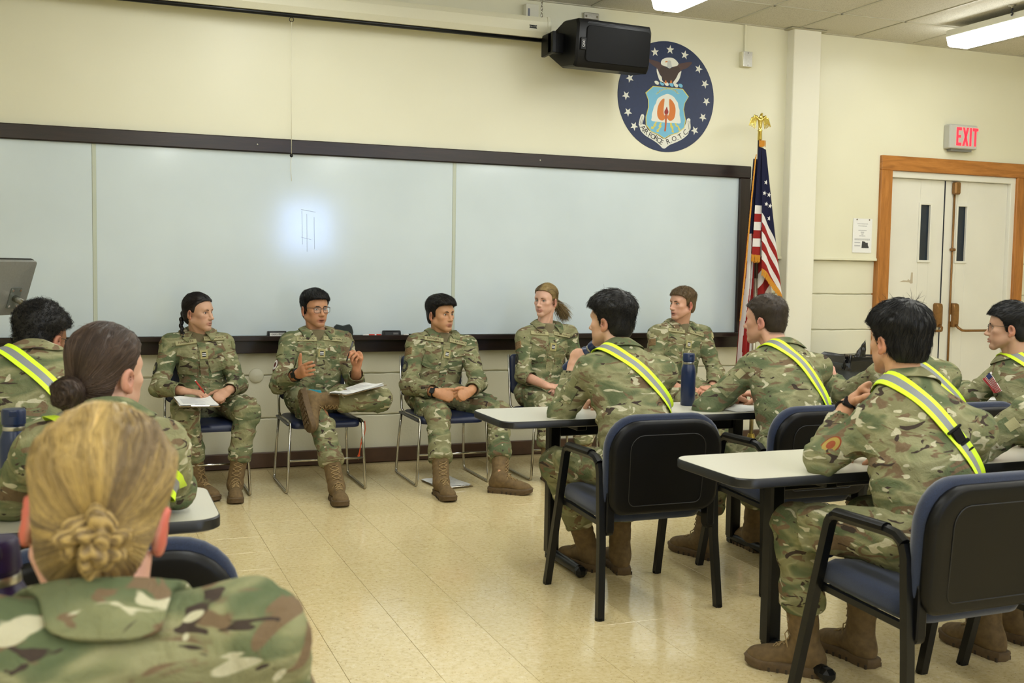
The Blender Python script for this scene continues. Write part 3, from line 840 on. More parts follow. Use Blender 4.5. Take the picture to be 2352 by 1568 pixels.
scroll = [(400, 1030), (415, 995), (440, 990), (455, 1020), (445, 1070), (425, 1130), (470, 1130), (500, 1200), (560, 1240), (640, 1280), (720, 1345), (800, 1290), (900, 1255), (975, 1200), (1005, 1130), (1015, 1070), (1040, 1058), (1063, 1075), (1060, 1110), (1075, 1205), (1050, 1225), (1040, 1280), (970, 1340), (880, 1385), (790, 1415), (718, 1478), (650, 1400), (560, 1335), (470, 1280), (410, 1215), (395, 1150), (380, 1130)]
ep('scroll', scroll, W_, 1)
sh = [(555, 618), (950, 660), (1033, 768), (985, 850), (970, 940), (1000, 1090), (985, 1190), (900, 1260), (790, 1290), (720, 1332), (640, 1275), (540, 1230), (475, 1140), (470, 1030), (500, 900), (495, 800), (460, 705)]
ep('shield_border', sh, YE, 3)
cx, cy = 745, 950
ep('shield_field', [(cx+(a-cx)*.965, cy+(b-cy)*.972) for a, b in sh], SB, 4)
ep('shield_cloud', [(538, 1085), (550, 1040), (548, 990), (565, 940), (575, 890), (600, 850), (610, 800), (645, 765), (690, 745), (745, 722), (800, 745), (840, 775), (860, 810), (890, 850), (895, 900), (915, 950), (912, 1010), (925, 1060), (935, 1135), (850, 1120), (745, 1115), (620, 1098)], W_, 5)
ep('orange_wing', [(712, 780), (670, 805), (640, 850), (622, 910), (616, 970), (622, 1030), (650, 1075), (690, 1088), (715, 1070), (728, 1040), (704, 1000), (700, 940), (706, 860)], OR, 6)
ep('orange_wing', [(772, 785), (810, 815), (845, 870), (860, 930), (858, 1000), (845, 1060), (810, 1092), (775, 1090), (745, 1045), (775, 1000), (780, 930), (770, 860)], OR, 6)
ep('torch', [(712, 1000), (762, 1000), (748, 1050), (742, 1190), (740, 1225), (728, 1236), (712, 1225), (722, 1180), (722, 1060)], plain('torch_orange', '#b5623a', .5), 7)
ep('flame', [(742, 893), (752, 930), (766, 965), (758, 1000), (715, 1000), (709, 960), (728, 930)], RD, 8)
for pts in ([(600, 1098), (622, 1100), (598, 1140), (618, 1140), (575, 1182), (580, 1195), (540, 1190), (548, 1155), (560, 1165), (585, 1150), (570, 1148)], [(660, 1112), (685, 1112), (668, 1150), (688, 1155), (645, 1215), (650, 1232), (618, 1240), (615, 1200), (630, 1205), (655, 1170), (640, 1165)],
            [(790, 1118), (812, 1118), (820, 1160), (835, 1165), (835, 1225), (845, 1225), (838, 1258), (808, 1232), (820, 1228), (812, 1185), (798, 1180)], [(850, 1125), (872, 1125), (882, 1150), (900, 1155), (918, 1195), (928, 1192), (925, 1228), (895, 1218), (905, 1205), (890, 1170), (872, 1172)]):
    ep('lightning_bolt', pts, YE, 5)
for k in range(11):
    t = -1.15+k*.23; x, y = 748+135*math.sin(t), 765-95*math.cos(t)
    for sg in (-1, 1):
        a = t*.7+sg*.7; ux, uy = math.sin(a), -math.cos(a)
        ep('wreath_leaf', [(x, y), (x+ux*18-uy*5, y+uy*18+ux*5), (x+ux*34, y+uy*34), (x+ux*18+uy*5, y+uy*18-ux*5)], YE, 5)
for k, (pts) in enumerate(([(398, 1120), (425, 1020), (440, 1040), (415, 1135)], [(1045, 1210), (1030, 1095), (1050, 1110), (1068, 1205)])):
    m = MB(); q = [E(*p) for p in pts+pts[:1]]
    m.tube([(x, -.0062, z) for x, z in q], .0012, 4); m.build('scroll_roll_line', BLACK, em)
def path_text(body, path, size):
    P = A_([E(*p) for p in path]); seg = np.linalg.norm(np.diff(P, axis=0), axis=1); cum = np.concatenate([[0], np.cumsum(seg)])
    widths = {'I': .5, ' ': .45, '.': .42, 'R': 1, 'A': 1, 'F': .9, 'O': 1.1, 'C': 1, 'E': .9, 'T': .95}
    wt = [widths.get(c, 1) for c in body]; tot = sum(wt); s = 0
    for c, w_ in zip(body, wt):
        mid = (s+w_/2)/tot*cum[-1]; s += w_
        if c == ' ': continue
        i = min(int(np.searchsorted(cum, mid))-1, len(seg)-1); i = max(i, 0); f = (mid-cum[i])/seg[i]
        p = P[i]+(P[i+1]-P[i])*f; d = nrm(P[i+1]-P[i])
        V, F = text_mesh(c, size)
        mesh('lettering', A_([(p[0]+v[0]*d[0]-v[1]*d[1], -.0062, p[1]+v[0]*d[1]+v[1]*d[0]) for v in V]), F, BLACK, em)
path_text('AIR FORCE', [(425, 1155), (460, 1215), (530, 1275), (610, 1320), (700, 1390)], .058)
path_text('R.O.T.C.', [(745, 1385), (830, 1345), (920, 1315), (990, 1265), (1040, 1215)], .058)

# ------------------------------------------------------------------ flag on a pole
fg = empty('national_flag', 'United States flag with gold fringe furled on an indoor pole', 'flag', (4.885, -.25, 0))
MB().lathe([(.16, 0), (.16, .02), (.11, .05), (.04, .07), (.025, .12), (.0, .121)], (0, 0, 0), 28).build('base', plain('base_gold', '#8f7a34', .35, .8), fg, True)
MB().tube([(0, 0, .06), (.0, 0, 1.36)], .0165, 12).build('pole_lower', plain('pole_steel', '#b9b4a4', .25, .9), fg, True)
MB().tube([(0, 0, 1.355), (-.005, 0, 2.46)], .0155, 12).build('pole_upper', plain('pole_wood', '#2b1a12', .3), fg, True)
fin = MB().lathe([(.014, 2.44), (.018, 2.45), (.016, 2.51), (.02, 2.518), (.013, 2.53), (.016, 2.54), (.0, 2.552)], (-.005, 0, 0), 16)
fin.build('finial_ferrule', GOLD, fg, True)
es = SDF()
es.cone((-.005, 0, 2.53), (-.005, 0, 2.60), .012, .02, .01).cone((-.005, 0, 2.6), (-.003, -.006, 2.635), .017, .011, .008).ell((-.003, -.014, 2.645), (.010, .013, .010), None, .005).cone((-.003, -.024, 2.645), (-.003, -.033, 2.638), .004, .002, .003)
for sg in (-1, 1):
    es.cone((sg*.012-.005, .002, 2.605), (sg*.05-.005, .004, 2.632), .011, .009, .008)
    for k in range(5):
        a = (sg*(.03+.011*k)-.005, .004, 2.63-.004*k); es.cone(a, (sg*(.046+.013*k)-.005, .004, 2.535+.006*k if k < 4 else 2.555), .007, .004, .004)
V, F = es.mesh(.0035); mesh('eagle_finial', V, F, GOLD, fg, True)
# cloth: hangs in folds from the hoist; colour follows the cloth's own (u along fly, v down the hoist)
FH, FL = 1.05, 1.62   # hoist height, fly length
RED_, WHT, BLU = A_(lin('#8e2320')[:3]), A_(lin('#d9d5d2')[:3]), A_(lin('#1a1c38')[:3]); GLD = A_(lin('#c98a1f')[:3])
def flag_color(u, v):
    if v < .538 and u < .40:
        return BLU
    return RED_ if int(v*13) % 2 == 0 else WHT
FLAGM = vcol('flag_cloth', .8, 0, 0, .2)
def cloth_strip(name, top, bot, v0, v1, u0, u1, wave, nx=26, nz=90, colorf=None, rows=None, shear=0):
    """top/bot: functions s->(x,y,z) of the strip's upper and lower edges; s across"""
    V = []; C = []; F = []
    for j in range(nz+1):
        for i in range(nx+1):
            s, t = i/nx, j/nz
            if rows is not None: t = min(1, max(0, rows[j]+shear*s))
            a, b = A_(top(s)), A_(bot(s)); p = a+(b-a)*t
            p[1] += wave(s, t); V.append(p)
            C.append((colorf or flag_color)(u0+(u1-u0)*s, v0+(v1-v0)*t))
    # colour by face: sharp stripes
    VV = []; CC = []
    for j in range(nz):
        for i in range(nx):
            q = [j*(nx+1)+i, j*(nx+1)+i+1, (j+1)*(nx+1)+i+1, (j+1)*(nx+1)+i]
            c = (colorf or flag_color)(u0+(u1-u0)*(i+.5)/nx, v0+(v1-v0)*(j+.5)/nz) if rows is None else colorf(0, (rows[j]+rows[j+1])/2)
            F.append(tuple(len(VV)+k for k in range(4))); VV += [V[k] for k in q]; CC += [c]*4
    o = mesh(name, VV, F, FLAGM, fg, True, None, A_(CC))
    w = o.modifiers.new('weld', 'WELD'); w.merge_threshold = .00001
    o.modifiers.remove(w); return o
# near sleeve strip against the pole (straight) and the diagonal fold on the right
sl = lambda z: (lambda s: (-.048+.078*s, -.024, z))
cloth_strip('sleeve_fold', lambda s: (-.03+.05*s, -.022-.008*math.sin(s*3.14), 2.385), lambda s: (-.068+.075*s, -.03-.012*math.sin(s*3.14), 1.545), 0, .93, 0, .1, lambda s, t: -.006*math.sin(s*6+t*2), 8, 104, lambda u, v: BLU if v < .50 else (WHT if int((v-.50)/.0719) % 2 == 0 else RED_))
def dcol(u, v):
    q = v
    return BLU if q < .535 else (WHT if int((q-.535)/.0775) % 2 == 0 else RED_)
def dtop(s): return (-.005+.035*s, -.034-.004*s, 2.38-.01*s)
def dbot(s): return (.012+.205*s, -.04-.05*math.sin(s*2.6), 1.44-.24*s+.02*math.sin(s*5))
cloth_strip('front_fold', dtop, dbot, 0, 1, .1, .9, lambda s, t: -.02*t*math.sin(s*9+1), 30, 117, dcol, [.535-.0096875*69+.0096875*k for k in range(118)], .128)
def bcol(u, v): return RED_ if int((u*1.0+v*.25)*9) % 2 == 0 else WHT
cloth_strip('back_fold', lambda s: (-.045+.06*s, .02, 2.3), lambda s: (-.14+.13*s, .03+.02*math.sin(s*9), .62), 0, 1, 0, 1, lambda s, t: .02*t*math.sin(s*11), 60, 100, lambda u, v: BLU if v < .35 else (RED_ if (int((u+.08*math.sin(v*9))*5)) % 2 == 0 else WHT))
cloth_strip('inner_fold', lambda s: (.0+.06*s, .0, 1.9), lambda s: (-.0+.2*s, .02, 1.02-.05*s), 0, 1, 0, 1, lambda s, t: .012*math.sin(s*10), 40, 150, lambda u, v: RED_ if int((v+.25*u)*8) % 2 == 0 else WHT)
FR = plain('gold_fringe', '#c98a1f', .7, grain=.25, gscale=300, bump=.4)
def fringe(pts, drop, name='fringe'):
    m = MB(); P = A_(pts, float)
    for i in range(len(P)-1):
        n = max(2, int(np.linalg.norm(P[i+1]-P[i])/.006))
        for k in range(n):
            p = P[i]+(P[i+1]-P[i])*(k+random.random()*.6)/n; q = p+A_(drop)*(.85+random.random()*.25)
            m.tube([p, (p+q)/2+A_((random.uniform(-.002, .002), -.002, 0)), q], .0035, 4)
    return m.build(name, FR, fg)
fringe([tuple(A_(dbot(s))+A_((0, -.02*math.sin(s*9+1), 0))) for s in np.linspace(0, 1, 12)], (-.004, -.004, -.058))
fringe([(-.072, -.034, 1.55), (.012, -.034, 1.545)], (0, 0, -.06))
fringe([(-.04, -.012, 2.33), (-.07, -.018, 2.0), (-.105, -.02, 1.5), (-.135, -.01, 1.05)], (-.016, -.008, -.03))
fringe([(-.03, -.03, 2.44), (.03, -.03, 2.44)], (0, 0, -.05), 'cord_knot')
m = MB()
for k, (s, t) in enumerate(((.45, .255), (.62, .33), (.2, .36), (.36, .43), (.5, .52), (.62, .41))):
    a, b = A_(dtop(s)), A_(dbot(s)); p = a+(b-a)*t; p[1] += -.02*t*math.sin(s*9+1)-.003
    ss, tt = s+.02, t; R_ = .020
    m.poly(star_pts(p[0], p[2], R_, R_*.4, .2), .0015, lambda x, z, d, y=p[1]: (x, y-d, z))
m.build('flag_star', plain('star_white', '#dedcda', .7), fg)

# ------------------------------------------------------------------ exit sign, notice, bin
ex = empty('exit_sign', 'grey box exit sign with glowing red letters above the double doors', 'exit sign', (7.10, 0, 2.62))
MB().bb((-.155, -.075, -.105), (.155, 0, .105), .008).build('sign_box', plain('sign_grey', '#b4b3aa', .5), ex)
MB().bb((-.15, -.08, -.10), (.15, -.074, .10), .003).build('sign_face', plain('sign_face_grey', '#bebdb6', .45), ex)
REDL = plain('glowing_red', '#ff2a3a', .4, emit='#ff2636', estr=1.6)
L_ = {'E': [[(0, 0), (1, 0), (1, .16), (.36, .16), (.36, .43), (.88, .43), (.88, .58), (.36, .58), (.36, .84), (1, .84), (1, 1), (0, 1)]],
      'X': [[(0, 0), (.33, 0), (1, 1), (.67, 1)], [(.67, 0), (1, 0), (.33, 1), (0, 1)]], 'I': [[(0, 0), (1, 0), (1, 1), (0, 1)]],
      'T': [[(.34, 0), (.66, 0), (.66, .84), (1, .84), (1, 1), (0, 1), (0, .84), (.34, .84)]]}
x = -.085
for c, w_ in (('E', .056), ('X', .068), ('I', .02), ('T', .062)):
    m = MB()
    for pl_ in L_[c]: m.poly([(x+a*w_, -.078+b*.158) for a, b in pl_], .002, lambda a, b, d: (a, -.0805-d, b))
    m.build('letter', REDL, ex); x += w_+.012
MB().bb((-.12, -.06, -.125), (.11, -.01, -.105)).build('lower_lamp', plain('lamp_grey', '#77766f', .5), ex)
nt = empty('paper_notice', 'white printed paper notice pinned to the wall left of the doors', 'notice', (6.108, -.003, 1.735))
MB().bb((-.1, -.0012, -.145), (.1, 0, .145)).build('sheet', PAPER, nt)
m = MB(); rr = random.Random(2)
for z, w_, n in ((.10, .055, 1), (.082, .045, 1), (.045, .042, 1), (.030, .018, 1), (.022, .016, 1), (.012, .010, 1), (-.002, .03, 1), (-.028, .08, 1), (-.036, .08, 1)):
    x = -w_
    while x < w_:
        q = rr.uniform(.004, .012); m.bb((x, -.0016, z-.0022), (min(x+q, w_), -.0012, z+.0022)); x += q+.0025
for z in (-.056, -.062, -.083, -.089):
    m.bb((-.08, -.0016, z-.0015), (-.02, -.0012, z+.0015))
m.build('print_lines', PRINT, nt)
MB().poly([(-.005, -.105), (.07, -.105), (.07, -.092), (.064, -.088), (.06, -.06), (.05, -.057), (.04, -.062), (.03, -.05), (.0, -.046)], .0005, lambda x, z, d: (x, -.0012-d, z)).build('printed_picture', plain('dark_print', '#3b3c3d', .7, grain=.4, gscale=120), nt)
m = MB()
for x in (-.062, .068): m.lathe([(.006, 0), (.006, .004), (0, .008)], (x, -.001, .136), 10, [[1, 0, 0], [0, 0, -1], [0, 1, 0]])
m.build('push_pin', plain('pin_brown', '#6a5a48', .4), nt, True)
tc = empty('trash_bin', 'grey rubber trash bin with a black liner against the block wall', 'trash can', (5.78, -.36, 0))
out = rrect(.44, .36, .05, 5)
m = MB().pillow(out, [(.84, 0), (.86, .02), (.98, .70), (1.06, .705), (1.06, .755), (1.0, .757), (.95, .75), (.93, .60), (.5, .5)])
autosmooth(m.build('bin_body', plain('bin_grey', '#3c4145', .55, grain=.15, gscale=40), tc), 40)
lv = []; lf = []; rl = random.Random(4); n = 48
for j, (sc, z) in enumerate(((1.075, .70), (1.075, .745), (1.0, .775), (.9, .80), (.6, .815), (.2, .80))):
    for k in range(n):
        a = 2*math.pi*k/n; q = rrect(.44, .36, .05, 11)[k % 48]
        w_ = 1+(.012*math.sin(k*1.1)+rl.uniform(-.012, .012))*(1 if j < 5 else .3)
        lv.append((q[0]*sc*w_, q[1]*sc*w_, z+.03*(j in (1, 2, 3))*math.sin(k*.8+j)+rl.uniform(-.012, .012)))
for j in range(5):
    for k in range(n): l = (k+1) % n; lf.append((j*n+k, j*n+l, (j+1)*n+l, (j+1)*n+k))
LINER = plain('black_liner', '#0d0d10', .22, grain=.2, bump=.5, gscale=30)
mesh('bin_liner', lv, lf, LINER, tc)
es = SDF().cone((-.05, -.1, .76), (-.02, -.12, .90), .06, .012, .02, 'u', (1, 0, .2), .35).cone((-.02, -.12, .84), (.005, -.12, .955), .035, .006, .02, 'u', (1, 0, 0), .4).cone((-.05, -.1, .76), (.12, -.1, .78), .05, .03, .03)
V, F = es.mesh(.008); N = vnormals(V, F); V = V+N*((vn(V*38)-.5)*.014)[:, None]; mesh('liner_knot', V, F, LINER, tc); tc.scale = (1, 1, .92)
# ================================================================== FURNITURE
def make_sled_chair():
    r = empty('sled_chair', None, None)
    for s in (-1, 1):
        p = [(s*.222, .20, .432), (s*.232, .235, .25), (s*.243, .252, .04), (s*.246, .245, .012), (s*.246, .22, .009), (s*.246, -.22, .009), (s*.245, -.245, .012), (s*.243, -.252, .04), (s*.225, -.25, .42), (s*.224, -.235, .437), (s*.223, -.2, .44), (s*.222, .19, .43)]
        MB().tube(p, .0085, 10).build('sled_leg', CHROME, r, True)
        MB().tube([(s*.222, .15, .43), (s*.221, .205, .45), (s*.218, .235, .55), (s*.212, .275, .80)], .0085, 10).build('back_upright', CHROME, r, True)
        MB().bb((s*.232-.012, -.23, .418), (s*.232+.012, .20, .434), .005).build('side_rail', plain('grey_rail', '#4d4f52', .4, .5), r)
    MB().tube([(-.234, -.251, .205), (.234, -.251, .205)], .007, 10).build('cross_bar', CHROME, r, True)
    m = MB().pillow(rrect(.435, .46, .05, 5), [(.9, 0), (.985, .004), (1, .016), (.99, .032), (.93, .044), (.6, .05), (.2, .05)], lambda x, y, d: (x, y-.01, .40+d-.09*max(0, -(y)-.17)**1.0*1.0))
    autosmooth(m.build('seat', BLUEV, r), 60)
    m = MB().pillow(rrect(.43, .28, .04, 5), [(.9, 0), (.985, .004), (1, .014), (.99, .03), (.93, .04), (.5, .045)], lambda x, y, d: (x, .275+.11*y-d+.10*x*x*-1.0, .665+y))
    autosmooth(m.build('backrest', BLUEV, r), 60)
    return r
sled_lab = ['navy vinyl chair with chrome sled frame under the woman with the black braid',
            'navy vinyl chair with chrome sled frame under the speaker with crossed legs',
            'navy vinyl chair with chrome sled frame under the man with clasped hands, papers below',
            'navy vinyl chair with chrome sled frame under the blonde woman with a ponytail',
            'navy vinyl chair with chrome sled frame under the short haired man by the flag']
sp_ = [(.62, -.66), (1.33, -.672), (2.15, -.69), (2.93, -.72), (4.0, -.68)]
s0 = make_sled_chair()
for i, (x, y) in enumerate(sp_):
    c = s0 if i == 0 else copy_tree(s0)
    c.location = (x, y, 0); tag(c, sled_lab[i], 'chair', 'navy sled chairs along the whiteboard')

def make_padded_chair():
    r = empty('armchair', None, None)
    for s in (-1, 1):
        X = s*.262
        p = [(s*.278, .268, 0), (s*.268, .19, .34), (X, .125, .615), (X, .112, .635), (X, .09, .645), (X, -.14, .648), (X, -.175, .644), (X, -.205, .625), (X, -.217, .59), (X, -.235, .3), (s*.275, -.262, 0)]
        autosmooth(MB().tube(p[:4], .0205, 4, rot=math.pi/4, upref=(1, 0, 0)).build('leg', BLACKM, r), 30)
        autosmooth(MB().tube(p[3:8], .0185, 8, upref=(1, 0, 0)).build('arm_tube', BLACKM, r), 40)
        autosmooth(MB().tube(p[7:], .0205, 4, rot=math.pi/4, upref=(1, 0, 0)).build('leg', BLACKM, r), 30)
        m = MB().tube([(X, .095, .652), (X, -.13, .656)], .021, 10, flat=.75); autosmooth(m.build('armrest', BLACKP, r), 40)
        MB().tube([(s*.245, .20, .395), (s*.245, -.235, .375)], .014, 4, rot=math.pi/4).build('seat_rail', BLACKM, r)
        MB().pillow(rrect(.05, .19, .022, 4), [(.9, 0), (1, .004), (1, .03), (.9, .036)], lambda x, y, d: (s*(.215+d), -.232+x-.02*y, .43+y)).build('back_bracket', BLACKP, r)
        for y_ in (.268, -.262): MB().lathe([(.017, 0), (.017, .012)], (s*.277, y_, -.0005), 10).build('foot_glide', BLACKP, r)
    MB().tube([(-.25, .17, .385), (.25, .17, .385)], .012, 4, rot=math.pi/4).build('seat_rail', BLACKM, r)
    m = MB().pillow(rrect(.48, .47, .09, 6), [(.88, 0), (.97, .006), (1, .025), (1, .05), (.97, .068), (.85, .08), (.5, .084), (.1, .082)], lambda x, y, d: (x, y+.015, .398+d-(.02*max(0, -y/.2) if y < 0 else .03*max(0, y-.16)/.07)))
    autosmooth(m.build('seat', BLUEF, r), 60)
    out = rrect(.52, .385, .07, 7, .135)
    def bf(x, y, d):
        w = 1-.06*(.19-y)/.385
        return (x*w, -.232-.10*(y+.19)-d+.55*x*x*-.35+.0, .612+y)
    m = MB().pillow(out, [(.80, .035), (.92, .034), (.97, .030), (1, .018), (1, .004), (.985, -.004)], bf)
    autosmooth(m.build('back_shell', BLACKP, r), 50)
    m = MB().pillow([(x, y+.012) for x, y in rrect(.535, .40, .07, 7, .14)], [(.96, .0), (1.0, -.008), (1.01, -.026), (.985, -.045), (.9, -.055), (.5, -.058)], bf)
    autosmooth(m.build('back_cushion', BLUEF, r), 60)
    pts = [bf(x, y-.01, .0365) for x, y in rrect(.35, .29, .03, 5, .06)]
    MB().tube(pts, .0022, 4, True).build('shell_groove', plain('groove_black', '#050506', .6), r)
    return r
p0 = make_padded_chair()
pads = [((2.145, -3.42), 0, 'navy padded armchair with black shell back under the drinking man, by the aisle'),
        ((2.965, -3.36), 0, 'navy padded armchair with black shell back under the leaning man with cropped hair'),
        ((2.43, -4.835), 1, 'navy padded armchair with black shell back nearest the camera at lower right'),
        ((3.185, -4.81), 0, 'navy padded armchair partly cut off at the right picture edge'),
        ((.015, -4.89), 0, 'navy padded armchair with black shell seen behind the blonde braided bun'),
        ((-.2, -3.46), 0, 'navy padded armchair hidden under the man with the afro hair'),
        ((3.78, -3.44), 0, 'navy padded armchair under the person hidden behind spiky black hair'),
        ((4.46, -3.44), 0, 'navy padded armchair under the man with thin glasses at the right edge'),
        ((-.01, -6.35), 0, 'navy padded armchair under the blonde woman nearest the camera')]
for i, ((x, y), a, lab) in enumerate(pads):
    c = p0 if i == 0 else copy_tree(p0)
    c.location = (x, y, 0); c.rotation_euler = (0, 0, math.radians(a)); tag(c, lab, 'chair', 'navy padded armchairs of the audience')

def make_table(L):
    """long folding-height table, left end at x=0, far edge at y=0, near edge at y=-D"""
    D = .455; r = empty('table', None, None); out = [(x+L/2, y-D/2) for x, y in rrect(L, D, .07, 7)]
    cx, cy = L/2, -D/2
    def f(ins):
        return lambda x, y, d: (cx+(x-cx)*(1-ins/(L/2)), cy+(y-cy)*(1-ins/(D/2)), d)
    m = MB(); V = []
    for ins, z in ((.006, .702), (0, .706), (0, .731), (.003, .735)): V += [f(ins)(x, y, z) for x, y in out]
    n = len(out); F = []
    for i in range(3):
        for k in range(n): l = (k+1) % n; F.append((i*n+k, i*n+l, (i+1)*n+l, (i+1)*n+k))
    F.append(tuple(range(n-1, -1, -1))); F.append(tuple(3*n+k for k in range(n)))
    autosmooth(m.add(V, F).build('edge_band', EDGE, r), 40)
    m = MB(); V = [f(.004)(x, y, .7345) for x, y in out]+[f(.004)(x, y, .7358) for x, y in out]
    F = [tuple(range(n-1, -1, -1)), tuple(n+k for k in range(n))]+[(k, (k+1) % n, (k+1) % n+n, k+n) for k in range(n)]
    m.add(V, F).build('table_top', LAM, r)
    for x in (.40, L-.40):
        MB().bb((x-.03, -.105, .03), (x+.03, -.045, .70), .008).build('leg', BLACKM, r)
        m = MB().tube([(x, -.05, .032), (x, -.40, .032)], .024, 10); m.bb((x-.028, -.44, .004), (x+.028, -.385, .052), .016); m.bb((x-.026, -.10, .0), (x+.026, -.05, .03), .008)
        autosmooth(m.build('foot_bar', BLACKM, r), 40)
        MB().bb((x-.025, -.40, .675), (x+.025, -.05, .703), .004).build('top_rail', BLACKM, r)
    MB().bb((.43, -.085, .60), (L-.43, -.065, .69), .004).build('cross_beam', BLACKM, r)
    return r
tabs = [((1.65, -2.70), 1.83, 'long pale laminate table with black edge before the drinking man, front row right'),
        ((1.925, -4.115), 1.83, 'long pale laminate table with black edge under the spiky haired man\'s elbow'),
        ((3.56, -2.70), 1.83, 'pale laminate table at the right edge under the dark blue tumbler'),
        ((-1.53, -4.165), 1.835, 'pale laminate table with black edge whose corner shows beside the blonde head')]
t0 = make_table(1.83)
for i, ((x, y), L, lab) in enumerate(tabs):
    c = t0 if i == 0 else copy_tree(t0)
    c.location = (x, y, 0); tag(c, lab, 'table', 'long classroom tables')

# ------------------------------------------------------------------ monitor on an arm at the left edge
mo = empty('monitor', 'silver backed computer monitor on an arm at the left picture edge', 'monitor', (-.50, -1.26, 0))
nb_ = Vector((.72, -.60, -.35)).normalized(); wv = Vector((.64, .768, 0)).normalized(); uv = wv.cross(-nb_) if wv.cross(-nb_).z > 0 else wv.cross(nb_)
mc = Vector((0, 0, 1.26))
def mf(x, y, d): return tuple(mc+wv*x+uv*y+nb_*d)
SILV = plain('silver_plastic', '#8d8e8b', .38, .5, grain=.05, gscale=90)
autosmooth(MB().pillow(rrect(.50, .31, .01, 3), [(1, -.02), (1, .006), (.985, .012), (.6, .020)], mf).build('monitor_back', SILV, mo), 40)
MB().pillow(rrect(.506, .316, .012, 3), [(1, -.03), (1, -.018)], mf).build('monitor_bezel', BLACKP, mo)
MB().pillow(rrect(.488, .298, .004, 3), [(1, -.0315), (1, -.029)], mf).build('screen_face', plain('dark_screen', '#0a0c10', .15), mo)
MX, MY = .14, -.05
MB().pillow(rrect(.075, .12, .008, 3), [(1, .012), (1, .026)], lambda x, y, d: mf(x+MX, y+MY, d)).build('mount_plate', plain('mount_grey', '#7d8380', .35, .7), mo)
m = MB()
for x in (-.026, .026):
    for y in (-.045, .045): MB().tube([mf(MX+x, MY+y, .024), mf(MX+x, MY+y, .030)], .007, 8).build('mount_screw', CHROME, mo)
j = Vector(mf(MX, MY, .026)); e2 = Vector((.215, .06, 1.165))
MB().tube([j, j+nb_*.05, e2+Vector((-.05, 0, 0)), e2], .019, 10).build('arm_joint', CHROME, mo, True)
MB().tube([e2+Vector((-.075, 0, 0)), e2+Vector((-.03, 0, 0))], .030, 12).build('joint_collar', plain('joint_grey', '#6d6a68', .4, .7), mo, True)
MB().bb((.195, .02, 1.06), (.275, .10, 1.20), .012).bb((.21, .035, .02), (.26, .085, 1.08), .006).build('arm_column', plain('arm_white', '#c9c8c0', .4), mo)
MB().bb((.10, -.09, .0), (.36, .21, .022), .006).build('column_base', SILV, mo)
MB().tube([mf(.02, -.15, .01), mf(.0, -.19, .03), mf(-.02, -.26, .02), mf(-.01, -.32, .0)], .005, 6).build('cable', BLACKM, mo, True)

# ------------------------------------------------------------------ bottles and things on tables
def bottle(name, label, loc, R=None, h=.262, mat=None, cat='bottle', prof=None, sc=1.0):
    r = empty(name, label, cat, loc)
    body = [(.0, 0), (.033, 0), (.0362, .004), (.0365, .17), (.035, .185), (.028, .203), (.0265, .207), (.0265, .222)]
    ring = [(.0272, .207), (.0275, .208), (.0275, .216), (.0272, .217)]
    lid = [(.027, .222), (.0295, .223), (.0298, .255), (.027, .261), (.010, .262), (0, .262)]
    k = h/.262
    for nm, pr, mt in (('bottle_body', body, mat or NAVYB), ('steel_ring', ring, STEEL), ('lid', lid, mat or NAVYB)):
        m = MB().lathe([(a*sc, b*k) for a, b in pr], (0, 0, 0), 28); autosmooth(m.build(nm, mt, r), 40)
    autosmooth(MB().bb((-.011, -.03*sc, .243*k), (.011, -.026*sc, .257*k), .002).build('lid_loop', mat or NAVYB, r), 30)
    if R is not None: r.rotation_euler = R
    return r
bottle('water_bottle', 'navy blue insulated bottle standing on the front table between two audience men', (2.757, -2.83, .7358), h=.262)
bottle('water_bottle', 'navy blue insulated bottle at the left picture edge below the afro haired man', (-.212, -4.36, .7358), h=.275, sc=1.02)
top_ = Vector((2.150, -3.025, 1.060)); dr_ = Vector((-.45, .60, -.66)).normalized(); BT = top_+dr_*.20; BR = (-dr_).to_track_quat('Z', 'Y').to_euler()
bottle('water_bottle', 'navy blue bottle raised to the mouth of the drinking man in the front row', tuple(BT), BR, h=.20)
bottle('water_bottle', 'dark purple bottle with white band, lower left picture edge', (-.103, -6.02, .787), Euler((0, math.radians(-6), 0)), h=.27, mat=plain('purple_enamel', '#1f1140', .35, grain=.2, gscale=60))
tr_ = empty('tumbler', 'short dark blue tumbler on the far right table', 'tumbler', (4.405, -2.90, .7358))
MB().lathe([(0, 0), (.032, 0), (.034, .003), (.0365, .05)], (0, 0, 0), 24).build('tumbler_base', STEEL, tr_, True)
MB().lathe([(.0372, .048), (.039, .05), (.040, .086), (.038, .09), (0, .09)], (0, 0, 0), 24).build('tumbler_body', NAVYB, tr_, True)
def sheet(label, loc, rz, w, h, n=1, cat='paper'):
    r = empty('paper_stack', label, cat, loc, rz)
    for k in range(n):
        a = (random.random()-.5)*.06; c, s = math.cos(a), math.sin(a); V = []; F = []
        for i in range(7):
            for j in range(7):
                x, y = (i/6-.5)*w, (j/6-.5)*h; V.append((x*c-y*s, x*s+y*c, .0007+.0011*k+.006*max(0, i/6-.7)*(k == n-1)))
        for i in range(6):
            for j in range(6): q = i*7+j; F.append((q, q+7, q+8, q+1))
        mesh('sheet', V, F, PAPER, r, True)
    return r
sheet('white papers on the front table beside the leaning man with cropped hair', (2.93, -2.98, .7358), .2, .216, .279, 3)
sheet('white papers on the far right table behind the tumbler', (4.50, -2.93, .7358), -.15, .216, .279, 3)

